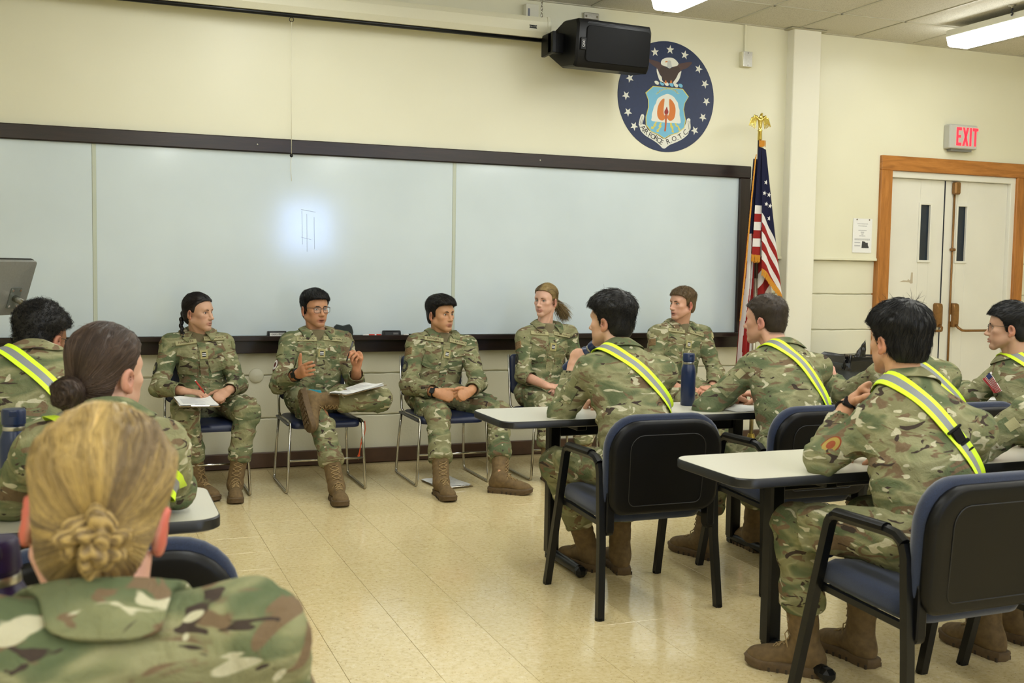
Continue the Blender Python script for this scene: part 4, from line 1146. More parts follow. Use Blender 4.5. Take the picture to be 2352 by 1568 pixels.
def clipboard(label, loc, R, paper_tilt=0.04, skew=0.0):
    r = empty('clipboard', label, 'clipboard', loc); r.rotation_euler = R
    MB().bb((-.114, -.158, 0), (.114, .158, .003), .0012).build('board', plain('hardboard_brown', '#7d6a45', .6, grain=.2, gscale=60), r)
    for k in range(4):
        a = paper_tilt*(k-1.5)*.6; c, s = math.cos(a), math.sin(a); V = []; F = []
        for i in range(7):
            for j in range(9):
                x, y = (i/6-.5)*.214, (j/8-.5)*.277
                z = .0038+.0014*k+(.008*max(0, (j/8-.75))*4*(k == 3))*(.5+.5*math.sin(i*1.3))
                V.append((x*c-y*s+skew*k, x*s+y*c+.006, z))
        for i in range(6):
            for j in range(8): q = i*9+j; F.append((q, q+9, q+10, q+1))
        mesh('sheet', V, F, PAPER, r, True)
    m = MB(); rr = random.Random(9)
    for k in range(13):
        y = .10-k*.015; m.bb((-.085, y-.0012, .0092), (rr.uniform(.0, .08), y+.0012, .0096))
    m.build('print_lines', plain('light_print', '#b9bac0', .8), r)
    m = MB().bb((-.055, -.162, .003), (.055, -.14, .011), .004).tube([(-.05, -.165, .006), (-.052, -.172, .012), (.052, -.172, .012), (.05, -.165, .006)], .0022, 6)
    autosmooth(m.build('clip', CHROME, r), 40)
    MB().bb((-.03, -.15, .010), (.03, -.142, .0125), .001).build('clip_spring', BLACKM, r); return r
# ================================================================== PEOPLE
J = {
'p1': dict(hip=[0.64, -0.52, 0.54], neck=[0.596, -0.455, 0.975], head=[0.596, -0.55, 1.103], face=-37, pitch=0, roll=0, hs=0.97,
    sh=([0.414, -0.5, 0.897], [0.776, -0.5, 0.902]),    el=([0.359, -0.62, 0.647], [0.827, -0.62, 0.649]),
    wr=([0.482, -0.825, 0.622], [0.741, -0.843, 0.625]),    hj=([0.54, -0.52, 0.54], [0.74, -0.52, 0.54]),
    kn=([0.49, -0.935, 0.495], [0.846, -0.925, 0.507]),    an=([0.569, -0.843, 0.12], [0.773, -0.932, 0.12]), toe=[-62, -95]),
'p2': dict(hip=[1.33, -0.52, 0.54], neck=[1.351, -0.455, 0.975], head=[1.333, -0.5, 1.124], face=-62, pitch=0, roll=0, hs=1.0,
    sh=([1.153, -0.5, 0.896], [1.543, -0.5, 0.904]),    el=([1.077, -0.686, 0.659], [1.586, -0.596, 0.617]),
    wr=([1.153, -0.93, 0.744], [1.538, -0.821, 0.759]),    hj=([1.23, -0.52, 0.54], [1.43, -0.52, 0.54]),
    kn=([1.285, -0.94, 0.475], [1.665, -0.88, 0.565]),    an=([1.335, -1.19, 0.12], [1.28, -0.95, 0.575]), toe=[-85, None]),
'p3': dict(hip=[2.14, -0.52, 0.54], neck=[2.212, -0.455, 0.948], head=[2.186, -0.52, 1.09], face=-58, pitch=0, roll=0, hs=1.0,
    sh=([1.998, -0.5, 0.882], [2.412, -0.5, 0.865]),    el=([1.93, -0.663, 0.627], [2.393, -0.716, 0.639]),
    wr=([2.044, -0.906, 0.599], [2.258, -0.948, 0.609]),    hj=([2.04, -0.52, 0.54], [2.24, -0.52, 0.54]),
    kn=([2.04, -0.952, 0.456], [2.46, -0.94, 0.455]),    an=([1.975, -1.24, 0.12], [2.36, -1.25, 0.12]), toe=[-90, -38]),
'p4': dict(hip=[2.93, -0.52, 0.54], neck=[2.986, -0.455, 1.011], head=[2.972, -0.5, 1.185], face=-146, pitch=0, roll=0, hs=0.96,
    sh=([2.789, -0.5, 0.925], [3.174, -0.5, 0.947]),    el=([2.756, -0.63, 0.67], [3.208, -0.565, 0.673]),
    wr=([2.84, -0.849, 0.618], [3.044, -0.712, 0.577]),    hj=([2.83, -0.52, 0.54], [3.03, -0.52, 0.54]),
    kn=([2.8, -0.94, 0.49], [3.06, -0.94, 0.49]),    an=([2.8, -1.0, 0.12], [3.07, -1.0, 0.12]), toe=[-95, -85]),
'p5': dict(hip=[4.0, -0.52, 0.56], neck=[4.075, -0.455, 1.009], head=[4.05, -0.55, 1.168], face=-170, pitch=0, roll=0, hs=1.0,
    sh=([3.845, -0.5, 0.935], [4.285, -0.5, 0.93]),    el=([3.779, -0.619, 0.66], [4.281, -0.656, 0.663]),
    wr=([3.866, -0.859, 0.572], [4.131, -0.86, 0.569]),    hj=([3.9, -0.52, 0.56], [4.1, -0.52, 0.56]),
    kn=([3.87, -0.95, 0.5], [4.15, -0.95, 0.5]),    an=([3.85, -1.0, 0.12], [4.15, -1.0, 0.12]), toe=[-95, -85]),
'a1': dict(hip=[2.17, -3.42, 0.56], neck=[2.191, -3.18, 1.079], head=[2.175, -3.12, 1.174], face=122, pitch=0, roll=0, hs=1.0,
    sh=([2.39, -3.25, 0.982], [2.013, -3.2, 0.996]),    el=([2.46, -3.02, 0.785], [1.955, -3.08, 0.761]),
    wr=([2.32, -2.86, 0.79], [2.088, -3.0, 0.965]),    hj=([2.27, -3.42, 0.56], [2.07, -3.42, 0.56]),
    kn=([2.3, -2.99, 0.5], [1.96, -3.03, 0.51]),    an=([2.272, -3.07, 0.12], [2.15, -2.985, 0.12]), toe=[90, 118]),
'a2': dict(hip=[2.97, -3.4, 0.56], neck=[3.1, -3.14, 1.07], head=[3.066, -3.03, 1.172], face=121, pitch=0, roll=0, hs=1.0,
    sh=([3.317, -3.15, 0.967], [2.92, -3.12, 0.982]),    el=([3.4, -2.95, 0.79], [2.746, -3.03, 0.749]),
    wr=([3.17, -2.86, 0.785], [2.98, -2.87, 0.785]),    hj=([3.07, -3.4, 0.56], [2.87, -3.4, 0.56]),
    kn=([3.1, -2.97, 0.49], [2.86, -2.97, 0.49]),    an=([3.1, -2.93, 0.12], [2.775, -2.98, 0.12]), toe=[120, 125]),
'a3': dict(hip=[2.46, -4.82, 0.57], neck=[2.537, -4.62, 1.076], head=[2.528, -4.58, 1.181], face=92, pitch=0, roll=0, hs=1.0,
    sh=([2.765, -4.72, 0.925], [2.395, -4.6, 0.945]),    el=([2.939, -4.5, 0.708], [2.279, -4.5, 0.759]),
    wr=([2.62, -4.42, 0.79], [2.446, -4.43, 0.942]),    hj=([2.56, -4.82, 0.57], [2.36, -4.82, 0.57]),
    kn=([2.585, -4.4, 0.52], [2.255, -4.42, 0.531]),    an=([2.565, -4.4, 0.12], [2.305, -4.43, 0.12]), toe=[120, 135]),
'a4': dict(hip=[4.46, -3.45, 0.56], neck=[4.433, -3.3, 1.018], head=[4.376, -3.28, 1.143], face=134, pitch=0, roll=0, hs=1.0,
    sh=([4.7, -3.42, 0.95], [4.381, -3.25, 0.947]),    el=([4.8, -3.12, 0.79], [4.39, -3.13, 0.688]),
    wr=([4.58, -2.9, 0.79], [4.46, -2.9, 0.79]),    hj=([4.56, -3.45, 0.56], [4.36, -3.45, 0.56]),
    kn=([4.58, -3.0, 0.5], [4.36, -3.0, 0.5]),    an=([4.58, -3.0, 0.12], [4.36, -3.0, 0.12]), toe=[100, 100]),
'a5': dict(hip=[3.78, -3.45, 0.56], neck=[3.754, -3.25, 1.029], head=[3.779, -3.2, 1.141], face=100, pitch=0, roll=0, hs=1.0,
    sh=([3.96, -3.32, 0.92], [3.585, -3.25, 0.93]),    el=([4.05, -3.0, 0.785], [3.58, -3.0, 0.785]),
    wr=([3.8, -2.9, 0.785], [3.755, -2.88, 0.781]),    hj=([3.88, -3.45, 0.56], [3.68, -3.45, 0.56]),
    kn=([3.88, -3.0, 0.5], [3.68, -3.0, 0.5]),    an=([3.88, -3.0, 0.12], [3.68, -3.0, 0.12]), toe=[100, 100]),
'a6': dict(hip=[3.2, -4.85, 0.57], neck=[3.261, -4.6, 1.02], head=[3.344, -4.5, 1.138], face=90, pitch=0, roll=0, hs=1.0,
    sh=([3.48, -4.7, 0.9], [3.1, -4.58, 0.92]),    el=([3.6, -4.48, 0.785], [3.032, -4.48, 0.756]),
    wr=([3.36, -4.3, 0.785], [3.12, -4.28, 0.785]),    hj=([3.3, -4.85, 0.57], [3.1, -4.85, 0.57]),
    kn=([3.3, -4.42, 0.5], [3.08, -4.42, 0.5]),    an=([3.3, -4.4, 0.12], [3.07, -4.5, 0.12]), toe=[95, 95]),
'l1': dict(hip=[-0.2, -3.45, 0.56], neck=[-0.215, -3.22, 1.06], head=[-0.197, -3.1, 1.147], face=55, pitch=-14, roll=0, hs=1.0,
    sh=([-0.02, -3.2, 1.0], [-0.42, -3.27, 1.0]),    el=([0.08, -3.0, 0.8], [-0.52, -3.02, 0.8]),
    wr=([-0.12, -2.82, 0.79], [-0.35, -2.85, 0.79]),    hj=([-0.1, -3.45, 0.56], [-0.3, -3.45, 0.56]),
    kn=([-0.1, -3.02, 0.5], [-0.3, -3.02, 0.5]),    an=([-0.1, -3.0, 0.12], [-0.3, -3.0, 0.12]), toe=[90, 90]),
'l2': dict(hip=[0.03, -4.85, 0.56], neck=[0.02, -4.7, 1.03], head=[0.016, -4.62, 1.149], face=48, pitch=0, roll=0, hs=1.0,
    sh=([0.195, -4.68, 0.94], [-0.15, -4.68, 0.94]),    el=([0.24, -4.48, 0.79], [-0.22, -4.47, 0.79]),
    wr=([0.1, -4.32, 0.785], [-0.06, -4.31, 0.785]),    hj=([0.13, -4.85, 0.56], [-0.07, -4.85, 0.56]),
    kn=([0.11, -4.42, 0.5], [-0.07, -4.42, 0.5]),    an=([0.12, -4.4, 0.12], [-0.07, -4.4, 0.12]), toe=[90, 90]),
'l3': dict(hip=[-0.02, -6.28, 0.55], neck=[0.0, -6.27, 1.05], head=[-0.009, -6.15, 1.108], face=85, pitch=0, roll=8.0, hs=0.96,
    sh=([0.165, -6.27, 0.975], [-0.165, -6.27, 0.985]),    el=([0.23, -6.16, 0.72], [-0.23, -6.16, 0.72]),
    wr=([0.12, -5.98, 0.64], [-0.12, -5.98, 0.64]),    hj=([0.08, -6.28, 0.55], [-0.12, -6.28, 0.55]),
    kn=([0.1, -5.84, 0.52], [-0.1, -5.84, 0.52]),    an=([0.1, -5.84, 0.12], [-0.1, -5.84, 0.12]), toe=[90, 90]),
}

J['p2']['toe'] = [-92, None]; J['p2']['face'] = -72; J['p3']['face'] = -63; J['p1']['face'] = -41; J['a1']['wr'] = (J['a1']['wr'][0], [2.045, -2.995, .932]); J['a1']['toe'] = [80, 106]; J['a2']['toe'] = [85, 108]; J['a3']['toe'] = [95, 131]
for k, dz in (('a1', .04), ('a2', .03), ('a3', .045), ('a4', .025), ('a5', .02), ('a6', .02)):
    J[k]['neck'][2] -= .03
    for q in (0, 1): J[k]['sh'][q][2] -= dz
J['p1']['wr'][0][2] += .022; J['p1']['wr'][1][2] += .015
J['a3']['el'] = (J['a3']['el'][0], [2.275, -4.53, .785]); J['a3']['el'][0][2] = .76
J['a6']['el'] = ([3.6, -4.48, .785], [2.99, -4.49, .785]); J['a4']['el'] = ([4.8, -3.12, .79], [4.31, -3.12, .77])
J['l2']['el'] = ([.185, -4.50, .80], J['l2']['el'][1]); J['l2']['sh'][0][0] = .165; J['l1']['head'][2] -= .035; J['l2']['head'][2] -= .025
J['l3']['neck'] = [-.003, -6.24, 1.004]; J['a5']['wr'] = ([3.8, -2.9, .785], [3.64, -2.84, .84])
UP = A_([0, 0, 1.])
def mk_skin(c): return A_(lin(c)[:3])
LIPD = {'p1': '#a8685a', 'p2': '#a7604f', 'p3': '#a8645a', 'p4': '#a85e55', 'p5': '#a8625c'}
SK = dict(p1='#c39a80', p2='#bd8a68', p3='#c3936f', p4='#d3a893', p5='#d0a189', a1='#cda48a', a2='#c99a80', a3='#c79a7a', a4='#c39a80', a5='#cfa08c', a6='#cfa08c', l1='#8a6043', l2='#c79e88', l3='#d3a28c')
EAR = dict(p4='#c98a78', p5='#c4695c', l3='#cf4f40', a2='#c98070', a3='#c9866a', p3='#c08068', l2='#c98a74')
HC = dict(p1='#120f10', p2='#141213', p3='#17120f', p4='#5c4a32', p5='#5b4a33', a1='#141212', a2='#33291f', a3='#121112', a4='#141314', a5='#2a221a', a6='#2a221a', l1='#161414', l2='#3a2d25', l3='#7d694c')

def head_frame(d):
    a = math.radians(d['face']); p = math.radians(d['pitch']); r = math.radians(d['roll'])
    f0 = A_([math.cos(a), math.sin(a), 0]); rt = A_([f0[1], -f0[0], 0])
    f = f0*math.cos(p)+UP*math.sin(p); u = np.cross(rt, f)
    rt2 = rt*math.cos(r)-u*math.sin(r); u2 = np.cross(rt2, f)
    return np.stack([rt2, f, u2], 1)     # columns: right, forward, up

def head_sdf(n, neckL, fem, o):
    """head and neck in the head's own frame (x right, y forward, z up, origin between the ears at eye height)"""
    s = SDF(); w = .95 if fem else 1.0; jw = o.get('jaw', 1.0)*(.92 if fem else 1)
    s.ell((0, -.012, .035), (.074*w, .093, .083)).ell((0, .03, .03), (.063*w, .058, .060), None, .03)
    s.ell((0, .034, -.035), (.056*w, .052, .068), None, .03)
    for x in (-1, 1):
        s.cone((x*.051*w*jw, .002, -.055), (x*.016*jw, .068, -.098), .019, .016, .025)
        s.ell((x*.043*w, .056, -.020), (.020, .020, .017), None, .02)
        s.ell((x*.033*w, .050, -.056), (.018, .025, .026), None, .02)
    s.ell((0, .072, -.099), (.021*jw, .017, .016), None, .018)
    s.cone((-.036*w, .074, .020), (.036*w, .074, .020), .011, .011, .02)
    s.ell((0, .066, -.062), (.029, .026, .028), None, .02)
    # neck
    a = A_([0, -.022, -.055]); b = A_(neckL)
    s.cone(a, b, .050*(.9 if fem else 1), .060*(.90 if fem else 1.04), .012)
    s.cone((0, .012, -.085), b+(A_([0, .042, .0])), .027, .034, .014)
    for x in (-1, 1): s.cone((x*.055, -.015, -.05), b+A_([x*.022, .045, .0]), .015, .017, .012)
    # eyes
    for x in (-1, 1):
        s.ell((x*.031*w, .092, -.001), (.021, .018, .015), None, .014, 's')
        s.ell((x*.0315*w, .0675, -.001), (.0138, .0138, .0132), None, .004)
        s.ell((x*.0318*w, .083, -.0012), (.0130, .012, .0034*o.get('eye', 1)), None, .0012, 's')
    # nose
    s.cone((0, .083, .010), (0, .103, -.034), .0075, .0098, .012).ell((0, .107, -.036), (.0105, .011, .0095), None, .008)
    for x in (-1, 1):
        s.ell((x*.0115, .094, -.040), (.0085, .011, .0075), None, .007)
        s.ell((x*.0062, .101, -.0475), (.004, .005, .004), None, .002, 's')
    # mouth
    op = o.get('mouth', 0.0)
    s.cone((-.023, .081, -.0675), (0, .0935, -.0645), .0042, .0058, .006).cone((.023, .081, -.0675), (0, .0935, -.0645), .0042, .0058, .006)
    s.cone((-.017, .083, -.0755-op), (0, .092, -.0775-op), .0045, .0068, .006).cone((.017, .083, -.0755-op), (0, .092, -.0775-op), .0045, .0068, .006)
    s.ell((0, .096, -.0705-op/2), (.022, .012, .0012+op*.5), None, .002, 's')
    s.ell((0, .092, -.0855), (.018, .006, .004), None, .008, 's')
    # ears
    for x in (-1, 1):
        R = Euler((math.radians(-14), 0, math.radians(x*-22))).to_matrix()
        c = A_([x*.081*w, -.012, -.012])
        s.ell(c, (.009, .018, .030), R, .006).ell(c+A_([x*.0095, .005, .004]), (.0085, .0095, .018), R, .003, 's')
        s.ell(c+A_([0, .008, -.026]), (.006, .009, .010), R, .006)
    return s

def head_colors(P, n, o, fem):
    base = mk_skin(SK[n]); C = np.tile(base, (len(P), 1)); x, y, z = P.T
    def blend(mask, col):
        nonlocal C
        C = C*(1-mask[:, None])+mk_skin(col)[None]*mask[:, None]
    g = lambda c, r: np.exp(-(((x-c[0])/r[0])**2+((y-c[1])/r[1])**2+((z-c[2])/r[2])**2))
    for sx in (-1, 1):
        C = C*(1-.22*g((sx*.042, .06, -.035), (.022, .04, .02)))[:, None]+A_([.50, .16, .12])*(.22*g((sx*.042, .06, -.035), (.022, .04, .02)))[:, None]
    ear = np.clip((abs(x)-.070)/.006, 0, 1)*(abs(z+.012) < .05)*(abs(y+.012) < .045)
    blend(ear*.75, EAR.get(n, '#b9785f'))
    con = np.exp(-(((y+.008)/.010)**2+((z+.008)/.017)**2))*np.clip((abs(x)-.072)/.004, 0, 1); C = C*(1-.45*con)[:, None]  # ear hollow: shade painted into the skin colour
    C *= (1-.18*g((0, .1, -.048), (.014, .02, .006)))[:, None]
    op = o.get('mouth', 0)
    lip = np.clip(1.35-np.sqrt((x/.025)**2+((z+.0712+op/2)/(.0125+op/2))**2), 0, .35)/.35*(y > .078)
    blend(np.clip(lip, 0, 1)*.55, LIPD.get(n, '#a8685c'))
    inner = np.clip(1.3-np.sqrt((x/.018)**2+((z+.0708+op/2)/(.0022+op*.45))**2), 0, .3)/.3*(y > .078)
    blend(np.clip(inner, 0, 1)*.7, '#5a322b')
    for sx in (-1, 1):
        lid = np.clip(1.5-np.sqrt(((x-sx*.0315)/.016)**2+((z-.0)/.0075)**2), 0, .5)/.5*(y > .06)
        blend(np.clip(lid, 0, 1)*.35, '#6a4436')
        lash = np.clip(1.25-np.sqrt(((x-sx*.0318)/.0145)**2+((z-.0042)/.0022)**2), 0, .25)/.25*(y > .06)
        blend(np.clip(lash, 0, 1)*.8, '#2a1b16')
    if not fem:
        beard = np.clip((-.05-z)/.03, 0, 1)*np.clip((y-.0)/.03, 0, 1)*(z > -.14)
        C *= (1-.10*beard)[:, None]
    st = o.get('stubble')
    if st is not None:     # clipped hair seen on the skin below the hair mass
        zmin = np.interp(y, [-.14, -.05, -.025, -.002, .02, .03, .05, .1], [-.075, -.07, -.045, -.03, -.02, .03, .06, .075])
        m = np.clip((z-zmin)/.012, 0, 1)*(abs(x) < .0755+.01*(z > .02)); blend(m*st, HC[n])
    return C

def cap_fn(t_side, t_top, zcurve, hl_noise=.004, bulge=None, wf=1.0):
    ys, zs_ = zip(*zcurve)
    cr = SDF().ell((0, -.012, .035), (.074*wf, .093, .083)).ell((0, .03, .03), (.063*wf, .058, .06), None, .03).ell((0, -.05, -.025), (.058*wf, .048, .058), None, .03)
    def fn(X, Y, Z):
        B = np.broadcast(X, Y, Z); P = np.stack([np.broadcast_to(a, B.shape).ravel() for a in (X, Y, Z)], 1)
        d = cr(P).reshape(B.shape)
        k = np.clip((Z-.005)/.085, 0, 1); k = k*k*(3-2*k)
        nz = (vn(P*60)-.5).reshape(B.shape)
        d = d-(t_side+(t_top-t_side)*k)-nz*.006*(.3+k)
        if bulge is not None: d = d-bulge(X, Y, Z)
        zm = np.interp(np.broadcast_to(Y, B.shape).ravel(), ys, zs_).reshape(B.shape)+nz*hl_noise
        return np.maximum(d, (zm-Z)*.8)
    return fn

def strands(V, F, N, n, L, base, shade, comb=None, nb=.6, rnd=.35, grav=.0, seg=4, r0=.0007, zr=None, curl=0.0, seed=1, zlen=None):
    rs = np.random.RandomState(seed)
    c = V[F].mean(1); fn = N[F].mean(1)
    keep = np.ones(len(c), bool) if zr is None else zr(c)
    c, fn = c[keep], fn[keep]
    if len(c) == 0: return np.zeros((0, 3)), np.zeros((0, 4), int), np.zeros((0, 3))
    i = rs.randint(0, len(c), n); p = c[i]+rs.normal(0, .0012, (n, 3)); d = fn[i]*nb+rs.normal(0, rnd, (n, 3))
    if comb is not None: d = d+comb(p)
    d /= np.linalg.norm(d, axis=1, keepdims=True)
    ln = L*(.55+.6*rs.rand(n)); 
    if zlen is not None: ln = ln*zlen(p)
    pts = []; ph = rs.rand(n)*6.28
    s1 = np.cross(d, rs.normal(size=(n, 3))); s1 /= np.linalg.norm(s1, axis=1, keepdims=True); s2 = np.cross(d, s1)
    for k in range(seg+1):
        t = k/seg; q = p-d*.002+d*(ln*t)[:, None]+A_([0, 0, -1])*(grav*(ln*t)**2*30)[:, None]
        if curl: q = q+(s1*np.cos(ph+t*9)[:, None]+s2*np.sin(ph+t*9)[:, None])*curl*t**.5
        pts.append(q)
    return sweep(np.stack(pts, 1), r0, base, shade, rs)

def sweep(P, r0, base, shade, rs, taper=True):
    """P: (n strands, m points, 3) -> three sided tubes"""
    n, m, _ = P.shape; T = np.gradient(P, axis=1); T /= np.linalg.norm(T, axis=2, keepdims=True)+1e-9
    Tm = T.mean(1, keepdims=True); am = np.argmin(abs(Tm), axis=2); ref = np.eye(3)[am]
    u = np.cross(T, ref); u /= np.linalg.norm(u, axis=2, keepdims=True)+1e-9; w = np.cross(T, u)
    q_ = np.linspace(0, 1, m); rr = r0*(np.minimum(1, .25+q_*4)*(1-.8*q_**2) if taper else np.ones(m))
    V = np.stack([P+(u*math.cos(a)+w*math.sin(a))*rr[None, :, None] for a in (0, 2.094, 4.189)], 2)
    idx = np.arange(n*m*3).reshape(n, m, 3); Fs = []
    for k in range(3):
        l = (k+1) % 3; Fs.append(np.stack([idx[:, :-1, k], idx[:, :-1, l], idx[:, 1:, l], idx[:, 1:, k]], -1).reshape(-1, 4))
    b = base(rs, n) if callable(base) else np.tile(base, (n, 1))
    C = b*(1+shade*rs.normal(size=(n, 1))); C = np.clip(C, 0, 1)
    C = np.repeat(C, m*3, 0)
    return V.reshape(-1, 3), np.concatenate(Fs), C

def flow(S, roots, target, n_step, step, off, rs, w=None):
    """strands that lie on surface S and run to target"""
    P = roots.copy(); out = [P.copy()]
    for k in range(n_step):
        v = target-P; dist = np.linalg.norm(v, axis=1, keepdims=True); g = S.grad(P)
        v = v/(dist+1e-9); v = v-g*(v*g).sum(1, keepdims=True); v /= np.linalg.norm(v, axis=1, keepdims=True)+1e-9
        if w is not None: v = v+w(P, k)
        P = P+v*np.minimum(step, dist*.5); d = S(P); P = P-S.grad(P)*(d-off)[:, None]; out.append(P.copy())
    return np.stack(out, 1)

def joinm(parts):
    Vs, Fs, Cs, b = [], [], [], 0
    for V, F, C in parts:
        if not len(V): continue
        Vs.append(V); Fs.append(F+b); Cs.append(C); b += len(V)
    return np.concatenate(Vs), np.concatenate(Fs), np.concatenate(Cs)

MEN = [(-.16, -.072), (-.05, -.068), (-.028, -.05), (-.022, .0), (-.004, .008), (.004, -.022), (.016, -.02), (.028, .03), (.05, .052), (.075, .066), (.12, .07)]
WOM = [(-.16, -.082), (-.06, -.078), (-.04, -.062), (-.034, -.01), (-.012, .014), (.010, -.004), (.018, .004), (.03, .038), (.05, .060), (.075, .075), (.12, .08)]

CAP = [None]
def make_hair(n, style, fem, o):
    """returns list of (name, V, F, C) in the head's frame"""
    col = mk_skin(HC[n]); rs = np.random.RandomState(abs(hash_(n)) % 1000); sd = abs(hash_(n)) % 97
    out = []; hh = o.get('hh', .0048)
    def capmesh(ts, tt, curve, bulge=None, noise=.004):
        s = SDF().func(cap_fn(ts, tt, curve, noise, bulge, .95 if fem else 1.0), (-.13, -.16, -.1), (.13, .15, .2), 'u', 1e-4)
        V, F = s.mesh(hh, A_([-.13, -.17, -.12]), A_([.13, .15, .20])); CAP[0] = s; return s, V, F
    def shade(V, amt=.25): return np.clip(col*(1+amt*(vn(V*90)-.5)[:, None]*2), 0, 1)
    if style in ('short', 'crop', 'spiky', 'quiff', 'afro'):
        ts, tt, L, cnt, nb, rnd, grav, r0 = {'short': (.004, .017, .020, 1300, .25, .2, .1, .0008), 'crop': (.0025, .009, .006, 1500, .6, .3, 0, .0006),
            'spiky': (.006, .022, .028, 1700, .22, .20, .1, .0010), 'quiff': (.005, .018, .022, 1500, .22, .22, .1, .0009), 'afro': (.006, .050, .022, 3600, .8, .6, 0, .0008)}[style]
        ts, tt = o.get('ts', ts), o.get('tt', tt); cnt = o.get('cnt', cnt)
        bul = None; cur = o.get('curve', MEN)
        if style == 'afro': bul = lambda X, Y, Z: .008*np.clip((Z-.02)/.05, 0, 1)*np.clip((.06-abs(Y+.03))/.06, 0, 1)
        if o.get('fringe'): 
            fr = o['fringe']; bul = lambda X, Y, Z: fr*np.clip((Y-.03)/.05, 0, 1)*np.clip((Z-.045)/.03, 0, 1)
        S, V, F = capmesh(ts, tt, cur, bul); N = vnormals(V, F)
        parts = [(V, F, shade(V))]
        cb = o.get('comb', (0, .6, 0)); zt = lambda c: c[:, 2] > o.get('zst', .02)
        cr_ = A_([.012, -.045, .135])
        def comb(p):
            v = p-cr_; v = v/(np.linalg.norm(v, axis=1, keepdims=True)+1e-6); nn_ = S.grad(p); v = v-nn_*(v*nn_).sum(1, keepdims=True)
            return v*o.get('whorl', .8)+A_(cb)*np.clip((p[:, 2:3]-.02)/.06, 0, 1)
        if style == 'afro': comb = None
        hi = o.get('hi'); base = col if hi is None else (lambda r, k: col+(mk_skin(hi)-col)*(r.rand(k, 1)**2))
        if style == 'afro': parts.append(strands(V, F, N, cnt, o.get('L', L), base, .22, comb, nb, rnd, grav, 4, r0, zt, .006, sd))
        else:
            c = V[F].mean(1); c = c[zt(c)]; i = rs.randint(0, len(c), cnt); p = c[i]+rs.normal(0, .001, (cnt, 3)); LL = o.get('L', L)*1.5*(.6+.8*rs.rand(cnt, 1)); lift = .0015+.0045*rs.rand(cnt)**3*o.get('lift', 1)
            rj = rs.normal(0, o.get('mess', .22), (cnt, 3)); out_ = [p-S.grad(p)*.0015]
            for q in range(4):
                g_ = S.grad(p); v = comb(p)+rj; v = v-g_*(v*g_).sum(1, keepdims=True); v /= np.linalg.norm(v, axis=1, keepdims=True)+1e-9
                p = p+v*LL/4; d_ = S(p); p = p-S.grad(p)*np.clip(d_-lift*(q+1)/4*1.6, -.01, .01)[:, None]; out_.append(p.copy())
            parts.append(sweep(np.stack(out_, 1), r0, base, .22, rs))
        parts.append(strands(V, F, N, cnt//3, .006, col, .2, lambda p: np.tile(A_((0, -.3, -.8)), (len(p), 1)), .35, .15, 0, 2, .0006, lambda c: c[:, 2] <= .03, 0, sd+1))
        if o.get('cowlick'):
            parts.append(strands(V, F, N, 26, .045, col, .15, lambda p: np.tile(A_((.0, -.1, .6)), (len(p), 1)), .2, .42, 0, 5, .0006, lambda c: (c[:, 2] > .115) & (abs(c[:, 1]+.02) < .05), 0, sd+2))
        out.append(('hair',)+joinm(parts))
    else:
        S, V, F = capmesh(o.get('ts', .004), o.get('tt', .012), o.get('curve', WOM), None, .002); N = vnormals(V, F)
        c = V[F].mean(1); G = A_(o['gather']); hi = o.get('hi')
        base = (lambda r, k: col+(mk_skin(hi)-col)*np.clip(r.rand(k, 1)*1.3-.2, 0, 1)) if hi else col
        m = o.get('ns', 1100); i = rs.randint(0, len(c), m)
        rt_ = c[i]+rs.normal(0, .001, (m, 3)); P = flow(S, rt_, G, o.get('steps', 9), .016, .0006, rs)
        if hi:
            def clump(X):
                q = X-G; a1_ = np.arctan2(q[:, 0], q[:, 2]); k = vn(np.stack([a1_*o.get('streak', 9), np.zeros(len(X)), np.zeros(len(X))+3.3], 1))*.65+vn(np.stack([a1_*31, np.zeros(len(X))+7.1, np.zeros(len(X))], 1))*.35
                return col+(mk_skin(hi)-col)*np.clip((k-.28)*2.0, 0, 1)[:, None]
            base = lambda r, k: clump(rt_)*(1+.10*r.normal(size=(k, 1)))
            parts = [(V, F, clump(V)*.8), sweep(P, o.get('r0', .0011), base, .08, rs)]; base = col*.6+mk_skin(hi)*.4
        else: parts = [(V, F, shade(V, .3)), sweep(P, o.get('r0', .0011), base, .2, rs)]
        fl = strands(V, F, N, 60, .03, base, .2, lambda p: nrmrows(G-p)*.6, .4, .3, .2, 5, .00045, None, .003, sd)
        parts.append(fl); out.append(('hair',)+joinm(parts))
    if style == 'bun_braided':
        B = A_(o['bun']); s = SDF(); lump = []; BS = .86
        for k in range(9):
            a = k*2*math.pi/9+.25+.12*math.sin(k*2.3); q_ = (1, .85, 1.12, .9, 1.05)[k % 5]; c = B+A_([.031*math.cos(a), -.010+(.006 if k % 2 else -.002), .028*math.sin(a)]); lump.append((c, a))
            R = Euler((0, -(a+(1.0 if k % 2 else .35)), 0)).to_matrix(); s.ell(c, (.019*q_, .016, .0115*q_), R, .0015)
        for k, (x, z, w_) in enumerate(((-.011, .009, .2), (.011, .006, 1.3), (-.004, -.011, 2.2), (.010, -.014, .7))): s.ell(B+A_([x, -.021-.003*(k % 2), z]), (.0155, .013, .0105), Euler((0, w_, 0)).to_matrix(), .0015)
        s.ell(B+A_([0, .006, 0]), (.034, .014, .034), None, .003)
        s.ell(B+A_([.004, -.004, -.045]), (.010, .010, .02), None, .006)
        V, F = s.mesh(.002); V = B+(V-B)*BS; N = vnormals(V, F); q = V-B; ang = np.arctan2(q[:, 2], q[:, 0]); rad = np.hypot(q[:, 0], q[:, 2])
        st = np.sin(ang*3+rad*300+vn(V*70)*9+q[:, 1]*500)*.5+.5; cc = col+(mk_skin(o.get('hi'))-col)*(st*.75)[:, None]
        V2 = V+N*((st-.5)*.0018)[:, None]
